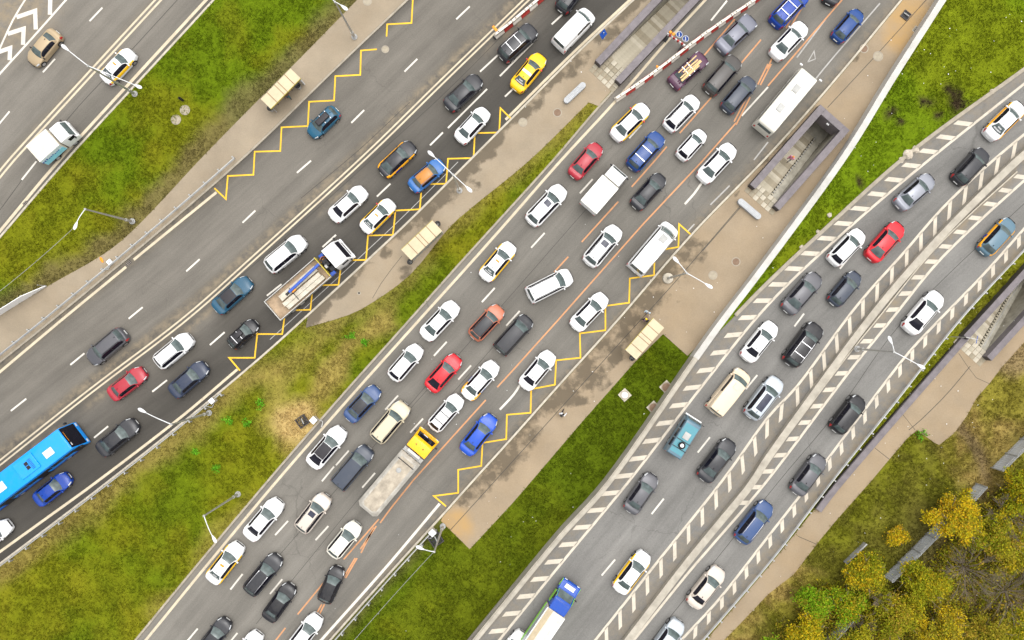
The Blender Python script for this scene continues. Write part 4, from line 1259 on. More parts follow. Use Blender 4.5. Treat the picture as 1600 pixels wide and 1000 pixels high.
car(713, 474, 662, 528, 'big', W_, 'white sedan in the left lane ahead of the white hatchback', '')
car(783, 480, 738, 528, 'suv', 'rust', 'rust orange crossover with a dark roof', 'rails', roof='dark')
car(827, 496, 779, 549, 'minivan', 'dark', 'dark grey people carrier right of the rust crossover', '')
car(656, 541, 612, 592, 'hatch', W_, 'white hatchback left of the bright red car', 'darkrear')
car(716, 557, 670, 609, 'fast', 'red', 'bright red car between two white cars on the central road', 'darkrear')
car(775, 567, 727, 621, 'sedan', W_, 'white car with orange rear flanks and blue doors', 'flank', name='taxi', cat='taxi')
car(590, 606, 543, 656, 'sedan', 'denim', 'dark blue sedan with a black roof behind the white hatchback', '', roof='dark')
car(634, 631, 586, 688, 'bigsuv', 'beige', 'beige off-road car ahead of the yellow truck', 'rails')
car(718, 621, 676, 669, 'wagon', W_, 'white estate with thin dark roof bars in front of the yellow truck', 'darkbars darkrear')
car(771, 650, 725, 708, 'sedan', 'blue', 'bright blue sedan on the yellow zigzag', '')
car(536, 669, 485, 729, 'fast', W_, 'white car with a black roof in the left lane', 'darkrear', roof='boxblack')
car(577, 700, 526, 760, 'minivan', 'slate', 'dark grey van left of the yellow truck', '')
car(863, 551, 817, 606, 'sedan', W_, 'white sedan beside the walking person on the zigzag', 'darkrear')
car(437, 782, 387, 841, 'big', W_, 'white sedan left of the sunroof wagon behind the yellow truck', 'darkrear')
car(375, 850, 329, 909, 'sedan', W_, 'white taxi with yellow stripe near the lower grass edge', 'taxi stripe letters sign')
car(511, 774, 468, 829, 'suv', 'champagne', 'pearl white crossover with sunroof behind the dark grey van', 'sunroof rails')
car(559, 818, 517, 869, 'hatch', 'ivory', 'off white hatchback behind the yellow truck', '')
car(435, 869, 387, 927, 'wagon', 'dark', 'black estate with silver roof rails right of the lower taxi', 'silverrails')
car(456, 914, 417, 969, 'sedan', 'black', 'black sedan right behind the black estate', '')
car(530, 886, 505, 942, 'hatch', 'black', 'black hatchback with lit red tail lights by the orange lines', '')
car(498, 962, 455, 1018, 'sedan', W_, 'white sedan cut by the bottom edge behind the black hatchback', '')
car(355, 969, 314, 1022, 'sedan', 'dark', 'dark sedan cut by the bottom edge behind the lower taxi', '')
car(404, 990, 366, 1040, 'sedan', W_, 'white car showing only its nose at the bottom edge of the central road', '')
# -- raised road
car(1597, 162, 1544, 214, 'sedan', W_, 'white taxi with orange stripe at the right edge', 'taxi ostripe letters', z=ZR)
car(1540, 235, 1494, 285, 'suv', 'dark', 'black crossover beside the hatched line at the far right', 'rails', z=ZR)
car(1457, 276, 1403, 323, 'sedan', 'silver', 'silver sedan ahead of the white hatchback on the raised road', '', z=ZR)
car(1349, 360, 1298, 412, 'hatch', W_, 'white hatchback left of the red fastback', 'darkrear', z=ZR)
car(1408, 350, 1359, 405, 'fast', 'red', 'red fastback on the raised road', '', z=ZR)
car(1279, 429, 1228, 487, 'big', 'grey', 'grey sedan left of the small navy hatchback', '', z=ZR)
car(1341, 427, 1300, 475, 'small', 'slate', 'small navy hatchback behind the red fastback', '', z=ZR)
car(1582, 344, 1535, 395, 'hatch', 'greyteal', 'grey blue hatchback with orange flanks in the slip lane', 'ostripe flank', z=ZR, name='taxi', cat='taxi')
car(1469, 458, 1418, 518, 'fast', W_, 'white coupe alone in the slip lane', 'darkrear', z=ZR)
car(1210, 505, 1164, 562, 'sedan', W_, 'white sedan ahead of the cream van', 'darkrear', z=ZR)
car(1164, 580, 1113, 644, 'van', 'cream', 'cream panel van with a square roof hatch', 'panelvan', z=ZR)
car(1217, 591, 1170, 652, 'suv', 'palesilver', 'silver crossover with a large dark sunroof', 'panorama', z=ZR)
car(1144, 689, 1097, 750, 'big', 'dark', 'black sedan right of the teal van', '', z=ZR)
car(1278, 507, 1231, 569, 'bigsuv', 'black', 'black off-road car with silver roof bars on the raised road', 'silverrails bars', z=ZR)
car(1346, 621, 1304, 674, 'suv', 'black', 'black crossover in the slip lane below the lamp', '', z=ZR)
car(1285, 713, 1242, 771, 'sedan', 'grey', 'dark grey sedan in the slip lane ahead of the blue estate', '', z=ZR)
car(1022, 742, 982, 800, 'sedan', 'grey', 'charcoal sedan with a creased boot in the left raised lane', '', z=ZR)
car(1011, 863, 964, 925, 'sedan', W_, 'white taxi with yellow stripe ahead of the green and blue truck', 'taxi stripe', z=ZR)
car(817, 990, 780, 1040, 'sedan', W_, 'white car showing only its nose beside the green and blue truck', '', z=ZR)
car(1127, 888, 1080, 947, 'sedan', 'champagne', 'champagne sedan in the slip lane behind the blue estate', 'darkrear', z=ZR)
car(1062, 971, 1024, 1023, 'suv', 'palesilver', 'silver car cut by the bottom edge of the slip lane', '', z=ZR)
car(1202, 786, 1155, 846, 'wagon', 'denim', 'blue estate with roof rails in the slip lane', 'silverrails', z=ZR)

# ---------------------------------------------------------------- buses and trucks
def prof_mesh(name, prof, W, mats, bevel=.06, lean=0.0, z_lean=1.2):
    """side profile (x, z) extruded across the width; lean narrows it towards the top"""
    n = len(prof); vs = []
    for sd in (-1, 1):
        for x, z in prof: vs.append((x, sd * (W / 2 - max(0, z - z_lean) * lean), z))
    fs = [tuple(range(n)), tuple(range(2 * n - 1, n - 1, -1))]
    for i in range(n):
        j = (i + 1) % n; fs.append((i, j, n + j, n + i))
    mb = MB(); mb.add(vs, fs)
    return mb.mesh(name, mats, smooth=True, bevel=bevel)

def pane(root, a, b, W0, W1, mat, name='windshield', t=.02, off=.015, inset=0.06):
    """flat pane lying on the sloped face from profile point a to b"""
    ax, az = a; bx, bz = b
    d = Vector((bx - ax, 0, bz - az)); L = d.length; d.normalize()
    n = Vector((d.z, 0, -d.x))
    if n.x < 0: n = -n
    a0 = Vector((ax, 0, az)) + d * L * inset + n * off; b0 = Vector((ax, 0, az)) + d * L * (1 - inset) + n * off
    vs = []
    for o in (0, t):
        for p, w in ((a0, W0), (b0, W1)):
            for sd in (-1, 1): vs.append(p + n * o + Vector((0, sd * w / 2, 0)))
    mb = MB(); mb.add(vs, [(0, 1, 3, 2), (4, 5, 7, 6), (0, 1, 5, 4), (2, 3, 7, 6), (0, 2, 6, 4), (1, 3, 7, 5)])
    return part(root, mb.mesh(name, [mat]))

def bx(root, name, c, s, mat, bevel=0.0, rz=0.0, taper=1.0, label=None):
    return part(root, MB().box(c, s, rz, taper=taper).mesh(name, [mat], bevel=bevel), label=label)

def wheels(root, xs, y, r=.48, w=.28, dual=()):
    ty = MB().lathe([(r * .6, -w / 2), (r * .95, -w / 2), (r, -w / 2 + .04), (r, w / 2 - .04), (r * .95, w / 2), (r * .6, w / 2)], axis='y', n=22).mesh('wheel', [MAT['rubber']], smooth=True)
    rm = MB().lathe([(.06, -w / 2 - .01), (r * .45, -w / 2), (r * .62, -w / 2 - .012), (r * .62, w / 2 + .012), (r * .45, w / 2), (.06, w / 2 + .01)], axis='y', n=14).mesh('rim', [MAT['steel_dull']])
    for x in xs:
        for sd in (1, -1):
            o = part(root, ty, None, (x, sd * y, r), 'wheel'); part(o, rm)

def truck_root(front, rear, z, zm, name, label, cat):
    loc, rz, ln = place(front, rear, z, zm)
    return empty(name, (loc[0], loc[1], loc[2] + .004), rz, label, cat, 'vehicles in the traffic'), ln

# --- city bus
d_ = np.array((-.796, .605)); f_ = np.array((129, 675)); rr_ = f_ + d_ * 186
bus, ln = truck_root(tuple(f_), tuple(rr_), 0, .6, 'bus', 'long bright blue city bus cut by the left edge', 'bus')
hl = ln / 2
pb = [(hl, .4), (hl, 1.0), (hl - .05, 1.15), (hl - .42, 2.85), (hl - .6, 3.05), (-hl, 3.05), (-hl, .4)]
part(bus, prof_mesh('body', pb, 2.5, [PAINT['busblue']], .09, .03))
pane(bus, (hl - .04, 1.08), (hl - .5, 3.0), 2.3, 2.2, MAT['glass_dark'], 'windshield', inset=.0, off=.03)
bx(bus, 'destination_display', (hl - .41, .15, 2.72), (.03, 1.1, .22), MAT['amber'], rz=0)
bx(bus, 'route_number', (hl - .40, -.72, 2.72), (.04, .3, .22), MAT['sign_white'])
for sd in (1, -1):
    bx(bus, 'headlight', (hl - .02, sd * .95, .75), (.1, .35, .2), MAT['headlight'], .03)
    bx(bus, 'mirror', (hl - .05, sd * 1.36, 2.2), (.16, .18, .42), MAT['dark'], .04)
    for i in range(7):
        bx(bus, 'side_window', (hl - 1.55 - i * 1.52, sd * 1.226, 1.95), (1.38, .03, 1.0), MAT['glass_dark'])
    bx(bus, 'skirt', (0, sd * 1.245, .62), (ln - 1.2, .025, .3), PAINT['stripe_blue'])
for i in range(3): bx(bus, 'door', (hl - .85 - i * 4.4, -1.25, 1.35), (1.1, .03, 1.9), MAT['dark'])
bx(bus, 'roof_hatch', (hl - 2.55, -.15, 3.09), (1.0, .72, .07), MAT['lamp_white'], .02)
bx(bus, 'roof_hatch', (hl - 8.2, .0, 3.09), (.85, .85, .07), MAT['sign_white'], .02)
unit = bx(bus, 'air_conditioner', (hl - 5.0, .1, 3.11), (2.2, 1.7, .12), PAINT['busblue'], .05)
for i in range(2):
    fan = bx(bus, 'fan', (hl - 4.9, -.12 + i * .42, 3.18), (.38, .36, .02), MAT['dark'])
for i in range(8): part(unit, MB().box((hl - 4.45 + .34 * (i % 2) * 0, .5 - i * .14, 3.18), (.34, .05, .015)).mesh('vent_slot', [PAINT['stripe_blue']]))
wheels(bus, (hl - 2.7, -hl + 3.3), 1.1, .48, .3)

# --- cream coach
cb, ln = truck_root((1269, 111), (1196, 199), 0, 2.4, 'bus', 'cream white small bus with two grey roof hatches', 'bus')
hl = ln / 2
pb = [(hl, .35), (hl + .02, 1.0), (hl - .08, 1.3), (hl - .42, 2.5), (hl - .6, 2.7), (-hl + .15, 2.7), (-hl, 2.5), (-hl - .02, .35)]
part(cb, prof_mesh('body', pb, 2.1, [PAINT['ivory']], .12, .05))
pane(cb, (hl - .08, 1.3), (hl - .42, 2.5), 1.8, 1.7, MAT['glass'], 'windshield')
bx(cb, 'rear_window', (-hl - .02, 0, 2.05), (.06, 1.55, .55), MAT['glass_rear'], .01)
for x in (-1.5, .9): bx(cb, 'roof_hatch', (x + .2, .12, 2.74), (.8, .62, .08), MAT['steel_dull'], .03)
for sd in (1, -1):
    bx(cb, 'tail_light', (-hl - .02, sd * .85, 1.0), (.06, .18, .3), MAT['taillight'])
    bx(cb, 'headlight', (hl + .0, sd * .75, .75), (.08, .3, .2), MAT['headlight'])
    bx(cb, 'mirror', (hl - .12, sd * 1.22, 2.25), (.14, .3, .2), MAT['sign_white'], .04)
    for i in range(5): bx(cb, 'side_window', (hl - 1.3 - i * 1.22, sd * 1.012, 1.85), (1.1, .03, .75), MAT['glass_dark'])
wheels(cb, (hl - 1.3, -hl + 1.7), .92, .4, .24)

# --- white minibus roof hatch, cream van hatch
def find(label): return next(o for o in COL.objects if o.get('label') == label)
sp = find('white minibus with a grey roof hatch on the yellow zigzag')
h = bx(sp, 'roof_hatch', (1.0, 0, 2.52), (.75, .68, .07), MAT['steel_dull'], .04)
for y in (-.55, .55): bx(sp, 'roof_seam', (-.2, y * 1.12, 2.475), (4.3, .03, .03), MAT['steel_dull'])
bx(sp, 'roof_seam', (1.62, 0, 2.495), (.03, 1.2, .03), MAT['steel_dull'])
vn = find('cream panel van with a square roof hatch')
for a in ((.7, .42, .02, .02),):
    h = bx(vn, 'roof_hatch', (.75, 0, 1.995), (.62, .58, .035), PAINT['cream'], .01)

# --- forward-control teal van with a spare wheel on its roof
uv_, ln = truck_root((1086, 656), (1051, 711), ZR, 1.5, 'van', 'teal old forward control van with a spare wheel on its roof', 'van')
hl = ln / 2
pb = [(hl, .45), (hl + .03, .9), (hl, 1.15), (hl - .22, 1.85), (hl - .4, 2.0), (-hl + .08, 2.0), (-hl, 1.85), (-hl - .03, .45)]
part(uv_, prof_mesh('body', pb, 1.8, [PAINT['greyteal']], .09, .16, 1.1))
bx(uv_, 'roof_panel', (-.15, 0, 2.005), (ln - .95, 1.34, .02), PAINT['aqua'], .005)
pane(uv_, (hl, 1.15), (hl - .22, 1.85), 1.45, 1.3, MAT['glass'], 'windshield', inset=.04)
bx(uv_, 'bumper', (hl + .1, 0, .62), (.14, 1.8, .18), MAT['sign_white'], .03)
for sd in (1, -1):
    for i in range(3): part(uv_, MB().box((0, 0, 0), (.85, .02, .42)).mesh('side_window', [MAT['glass_dark']]), None, (hl - .95 - i * 1.0, sd * .855, 1.5)).rotation_euler = (sd * .16, 0, 0)
    bx(uv_, 'headlight', (hl + .04, sd * .62, .85), (.06, .18, .18), MAT['headlight'])
    bx(uv_, 'mirror', (hl - .1, sd * 1.02, 1.45), (.08, .16, .24), MAT['dark'])
    bx(uv_, 'tail_light', (-hl - .02, sd * .7, .95), (.05, .12, .2), MAT['taillight'])
bx(uv_, 'roof_hatch', (.25, -.03, 2.04), (.72, .66, .06), MAT['steel_dull'], .03)
for x in (-.35, -1.15): bx(uv_, 'roof_bar', (x, -.05, 2.06), (.07, 1.5, .05), MAT['dark'])
sw = part(uv_, MB().lathe([(.16, 0), (.3, 0), (.34, .05), (.34, .16), (.3, .2), (.16, .2)], (0, 0, 0), n=20).mesh('spare_wheel', [MAT['rubber']], smooth=True), None, (-.75, -.08, 2.08))
part(sw, MB().lathe([(.02, .225), (.17, .225), (.19, .19)], n=16).mesh('hub_cap', [MAT['sign_white']]))
wheels(uv_, (hl - 1.05, -hl + .95), .74, .36, .22)

# --- tipper truck with yellow cab
tp, ln = truck_root((669, 682), (573, 797), 0, 1.7, 'truck', 'yellow cab tipper truck with a long grey covered body', 'truck')
hl = ln / 2
LOAD = simple('dusty_load', (.36, .315, .25), .9, var=.3, scale=1.4, bump=.5, bscale=6, dirt=.5)
LOAD2 = simple('dusty_steel', (.36, .34, .30), .7, var=.25, scale=1.2, dirt=.5)
pc = [(hl, .6), (hl, 1.35), (hl - .12, 1.6), (hl - .42, 2.5), (hl - .62, 2.72), (hl - 1.75, 2.8), (hl - 1.85, .6)]
part(tp, prof_mesh('cab', pc, 2.4, [PAINT['truckyellow']], .07, .05))
pane(tp, (hl - .08, 1.5), (hl - .44, 2.5), 2.0, 1.85, MAT['glass_dark'], 'windshield', inset=.06)
bx(tp, 'bumper', (hl + .05, 0, .85), (.22, 2.42, .5), PAINT['truckyellow'], .05)
bx(tp, 'grille', (hl + .03, 0, 1.25), (.08, 1.6, .16), MAT['amber'], .01)
bx(tp, 'wiper', (hl - .1, .2, 1.72), (.04, .5, .04), MAT['chrome'])
for sd in (1, -1):
    bx(tp, 'mirror', (hl - .35, sd * 1.36, 2.0), (.12, .2, .4), MAT['dark'], .03)
    bx(tp, 'headlight', (hl + .15, sd * .95, .9), (.06, .35, .2), MAT['headlight'])
    bx(tp, 'side_window', (hl - .95, sd * 1.165, 2.05), (.7, .03, .55), MAT['glass_dark'])
    bx(tp, 'roof_vent', (hl - 1.1, sd * .42, 2.79), (.1, .1, .06), MAT['dark'])
bx(tp, 'chassis', (-.9, 0, .85), (ln - 2.2, 1.0, .3), MAT['dark'])
bx(tp, 'fuel_tank', (hl - 2.35, 0, 1.5), (.5, 2.3, .35), MAT['steel_dull'], .05)
bx(tp, 'lifting_frame', (hl - 2.2, 0, 1.75), (.3, 1.5, .22), MAT['steel'], .03)
xb0, xb1 = hl - 2.55, -hl
bl = xb0 - xb1; xc_ = (xb0 + xb1) / 2
mb = MB(); hw_ = 1.2
ring = lambda z, i, c: [(xb1 + i + c, -hw_ + i, z), (xb0 - i, -hw_ + i, z), (xb0 - i, hw_ - i, z), (xb1 + i + c, hw_ - i, z), (xb1 + i, hw_ - i - c * 1.2, z), (xb1 + i, -hw_ + i + c * 1.2, z)]
rg = [ring(1.15, 0.12, .1), ring(2.05, 0, .3), ring(2.3, .28, .3)]
vs = sum(rg, []); fs = [(5, 4, 3, 2, 1, 0), (12, 13, 14, 15, 16, 17)]
for k in range(2):
    for i in range(6):
        j = (i + 1) % 6; fs.append((k * 6 + i, k * 6 + j, k * 6 + 6 + j, k * 6 + 6 + i))
mb.add(vs, fs); part(tp, mb.mesh('tipper_body', [LOAD2], bevel=.03))
part(tp, MB().prism([(p[0], p[1]) for p in ring(0, .42, .25)], 2.28, 2.33).mesh('load_cover', [LOAD], bevel=.02))
bx(tp, 'cross_beam', (xb0 - .75, 0, 2.345), (.08, 1.9, .05), MAT['dark'])
part(tp, MB().lathe([(.24, 0), (.26, .05), (.19, .07), (.17, .04), (.05, .04)], n=16).mesh('fill_hatch', [MAT['steel_dull']], smooth=True), None, (xb0 - 1.7, .1, 2.33))
wheels(tp, (hl - 1.1, -hl + 2.6, -hl + 1.3), 1.02, .5, .32)

# --- crane truck
ct, ln = truck_root((540, 388), (427, 486), 0, 1.45, 'truck', 'flatbed truck with white cab and folded blue crane carrying concrete slabs', 'truck')
hl = ln / 2
WOODB = simple('worn_bed', (.34, .25, .165), .85, var=.3, scale=1.2, dirt=.5)
SLAB = simple('concrete_slab', (.48, .44, .36), .85, var=.2, scale=1.5, bump=.3, dirt=.5)
pc = [(hl, .6), (hl, 1.35), (hl - .15, 1.6), (hl - .4, 2.45), (hl - .6, 2.7), (hl - 1.85, 2.78), (hl - 1.95, .6)]
part(ct, prof_mesh('cab', pc, 2.35, [PAINT['white']], .08, .05))
pane(ct, (hl - .1, 1.5), (hl - .42, 2.5), 2.0, 1.85, MAT['glass_dark'], 'windshield', inset=.04)
bx(ct, 'bumper', (hl + .06, 0, .8), (.2, 2.36, .45), PAINT['white'], .05)
bx(ct, 'grille', (hl + .02, 0, 1.2), (.06, 1.5, .2), MAT['dark'])
bx(ct, 'roof_hatch', (hl - 1.1, 0, 2.76), (.5, .6, .05), PAINT['white'], .01)
for sd in (1, -1):
    bx(ct, 'mirror', (hl - .2, sd * 1.34, 2.0), (.14, .2, .45), MAT['dark'], .03)
    bx(ct, 'headlight', (hl + .15, sd * .9, .85), (.06, .35, .2), MAT['headlight'])
    bx(ct, 'side_window', (hl - .85, sd * 1.15, 2.0), (.75, .03, .6), MAT['glass_dark'])
bx(ct, 'chassis', (-.6, 0, .85), (ln - 1.6, .9, .3), MAT['dark'])
for (x, y, z, sx, sy, sz, m) in ((hl - 2.35, .2, 1.4, .5, .9, 1.0, 'dark'), (hl - 2.3, -.65, 1.3, .45, .5, .7, 'dark'), (hl - 2.55, -.2, 1.6, .25, .35, .8, 'steel_dull')):
    bx(ct, 'crane_base', (x, y, z), (sx, sy, sz), MAT[m], .04)
bx(ct, 'hydraulic_tank', (hl - 2.3, 1.0, 1.35), (.5, .35, .55), PAINT['cobalt'], .06)
bx(ct, 'hydraulic_tank', (hl - 2.55, -1.05, 1.35), (.6, .35, .5), PAINT['cobalt'], .06)
for y in (-.5, .05, .45, .7): part(ct, MB().tube([(hl - 2.05, y, 1.5), (hl - 2.3, y + .1, 2.0), (hl - 2.7, y + .05, 1.6)], .03, 6).mesh('hydraulic_hose', [MAT['dark'] if y < .4 else MAT['amber']]))
bx0, bx1 = hl - 2.85, -hl
bl = bx0 - bx1; bc = (bx0 + bx1) / 2
bx(ct, 'bed_floor', (bc, 0, 1.18), (bl, 2.4, .12), WOODB)
for sd in (1, -1):
    for i in range(2):
        bx(ct, 'side_board', (bc - bl / 4 + i * bl / 2, sd * 1.2, 1.5), (bl / 2 - .03, .06, .58), MAT['steel'], .01)
bx(ct, 'tail_board', (bx1, 0, 1.5), (.06, 2.46, .58), MAT['steel'], .01)
bx(ct, 'head_board', (bx0, 0, 1.7), (.07, 2.4, 1.0), simple('bed_yellow', (.5, .4, .06), .6), .01)
for i, (y, l, xo) in enumerate(((.42, 4.6, .1), (-.26, 4.7, .0), (-.72, 4.7, .1))):
    bx(ct, 'concrete_slab', (bc + .25 + xo, y, 1.24 + .21), (l, .43 if i else .62, .4), SLAB, .02)
for x in (bc - .6, ): part(ct, MB().tube([(x, -.85, 1.7), (x, .65, 1.7)], .035, 6).mesh('strap', [MAT['dark']]))
boom = part(ct, MB().box((0, 0, 0), (4.1, .26, .28)).mesh('crane_boom', [PAINT['cobalt']], bevel=.03), None, (bc + 1.3, .32, 2.15))
boom.rotation_euler = (0, R(4), R(3))
part(boom, MB().box((-2.2, 0, -.05), (.5, .22, .3)).mesh('boom_head', [MAT['dark']], bevel=.03))
part(boom, MB().box((-1.6, -.22, -.1), (.45, .13, .16)).mesh('boom_cylinder', [MAT['amber']], bevel=.02))
part(boom, MB().tube([(1.9, .0, -.05), (1.9, 0, -.9)], .16, 10).mesh('crane_column', [PAINT['cobalt']]))
wheels(ct, (hl - 1.15, -hl + 2.5, -hl + 1.4), 1.0, .48, .3)

# --- bonneted light trucks
def light_truck(front, rear, zm, z, label, cabcol, roofcol, boxcol, sidecol, bedded=False, bonnet=True, boxh=2.3, zz=0):
    t, ln = truck_root(front, rear, z, zm, 'truck', label, 'truck')
    hl = ln / 2
    if bonnet:
        pc = [(hl, .5), (hl + .02, .85), (hl - .14, 1.02), (hl - .97, 1.22), (hl - 1.6, 1.92), (hl - 1.8, 2.02), (hl - 2.75, 2.05), (hl - 2.8, .5)]
        wsr = ((hl - .97, 1.22), (hl - 1.62, 1.93))
    else:
        pc = [(hl, .5), (hl, 1.15), (hl - .12, 1.3), (hl - .42, 2.0), (hl - .58, 2.12), (hl - 1.55, 2.15), (hl - 1.6, .5)]
        wsr = ((hl - .12, 1.3), (hl - .44, 2.02))
    part(t, prof_mesh('cab', pc, 1.98, [PAINT[cabcol]], .07, .1))
    pane(t, *wsr, 1.66, 1.5, MAT['glass'], 'windshield', inset=.05)
    cabend = pc[-1][0]
    if roofcol: bx(t, 'cab_roof', ((pc[-3][0] + cabend) / 2 - .05, 0, pc[-3][1] + .06), (pc[-3][0] - cabend + .1, 1.72, .12), PAINT[roofcol], .05)
    if roofcol and bonnet:
        pane(t, (hl - .06, 1.0), (hl - .95, 1.22), 1.62, 1.7, PAINT[roofcol], 'hood', t=.01, off=.008)
        bx(t, 'hood_sticker', (hl - .46, 0, 1.165), (.42, 1.05, .02), MAT['sign_white'])
    for sd in (1, -1):
        bx(t, 'mirror', (wsr[0][0] - .15, sd * 1.08, 1.5), (.1, .2, .25), MAT['dark'], .02)
        bx(t, 'headlight', (hl - .02, sd * .72, .8), (.1, .3, .18), MAT['headlight'], .02)
        o = part(t, MB().box((0, 0, 0), (.7, .02, .45)).mesh('side_window', [MAT['glass_dark']]), None, (wsr[1][0] - .1, sd * .955, 1.6)); o.rotation_euler = (sd * .1, 0, 0)
        if cabcol != roofcol and roofcol: pass
    x0, x1 = cabend - .12, -hl; bl = x0 - x1; bc = (x0 + x1) / 2
    bx(t, 'chassis', (-.3, 0, .62), (ln - .8, .8, .2), MAT['dark'])
    BW = 2.05
    bx(t, 'cargo_box', (bc, 0, .8 + (boxh - .8) / 2), (bl, BW, boxh - .8), PAINT[boxcol] if boxcol in PAINT else MAT[boxcol], .03)
    for sd in (1, -1):
        bx(t, 'box_side', (bc, sd * (BW / 2 + .008), .8 + (boxh - .8) / 2), (bl - .08, .016, boxh - .95), PAINT[sidecol] if sidecol in PAINT else MAT[sidecol])
        bx(t, 'box_edge', (bc, sd * (BW / 2 - .03), boxh + .01), (bl - .02, .05, .03), MAT['sign_white'])
        bx(t, 'tail_light', (x1 - .02, sd * .85, .75), (.04, .2, .12), MAT['taillight'])
    bx(t, 'rear_door', (x1 - .012, .45, .8 + (boxh - .8) / 2), (.02, .9, boxh - .95), MAT['sign_white']); bx(t, 'rear_door', (x1 - .012, -.47, .8 + (boxh - .8) / 2), (.02, .9, boxh - .95), MAT['sign_white'])
    wheels(t, (hl - .75 if bonnet else hl - .95, -hl + 1.05), .8, .36, .24)
    return t, x0, x1, bc, bl
CY = PAINT['cyanside'] = simple('cyan_side', (.25, .62, .76), .4, var=.1)
PAINT['iceside'] = simple('ice_side', (.62, .72, .76), .4, var=.06)
PAINT['palegrey'] = simple('pale_cargo_sheet', (.56, .53, .47), .6, var=.1, dirt=.25)
PAINT['creamsheet'] = simple('cream_cargo_sheet', (.62, .57, .47), .6, var=.08, dirt=.15)
t, x0, x1, bc, bl = light_truck((108, 198), (57, 243), 1.7, 0, 'white light truck with a cream box and pale blue printed side', 'white', None, 'creamsheet', 'iceside', bonnet=False, boxh=2.3)
for sd in (1, -1):
    bx(t, 'side_print', (bc, sd * 1.05, 1.3), (bl - .1, .012, .8), CY)
    for i in range(9): bx(t, 'side_lettering', (bc - 1.2 + i * .24, sd * 1.052, 1.75 + .06 * (i % 3) - .02 * i), (.15, .012, .26 if i < 3 else .14), PAINT['cobalt'])
bx(t, 'roof_patch', (bc + .75, .1, 2.31), (.85, 1.3, .02), MAT['sign_white'])
t, x0, x1, bc, bl = light_truck((970, 266), (918, 326), 1.3, 0, 'white box truck behind the blue off-road car with roof bars', 'white', None, 'ivory', 'ivory', bonnet=False, boxh=2.35)
t, x0, x1, bc, bl = light_truck((895, 914), (828, 1012), 1.4, ZR, 'green and blue light truck with a pale two tone cargo box', 'cobalt', 'cobalt', 'palegrey', 'palesilver', boxh=2.25)
hl_ = x0 + .12 + 2.8
for sd in (1, -1):
    bx(t, 'side_panel', (hl_ - .45, sd * 1.0, .85), (.8, .04, .3), PAINT['lime'], .01)
    bx(t, 'door', (hl_ - 1.9, sd * 1.0, 1.0), (1.4, .035, .62), PAINT['lime'], .01)
    o = part(t, MB().box((0, 0, 0), (.9, .03, .12)).mesh('pillar', [PAINT['lime']]), None, (hl_ - 1.3, sd * .9, 1.68)); o.rotation_euler = (0, R(46), 0)
bx(t, 'cargo_strip', (bc, .62, 2.27), (bl - .1, .55, .03), simple('tan_sheet', (.40, .33, .22), .7))
bx(t, 'cargo_panel', (bc - .1, -.1, 2.275), (bl - .7, .5, .04), MAT['sign_white'], .01)
for sd in (1, -1): bx(t, 'green_rail', (bc, sd * 1.06, .95), (bl, .05, .3), PAINT['lime'])

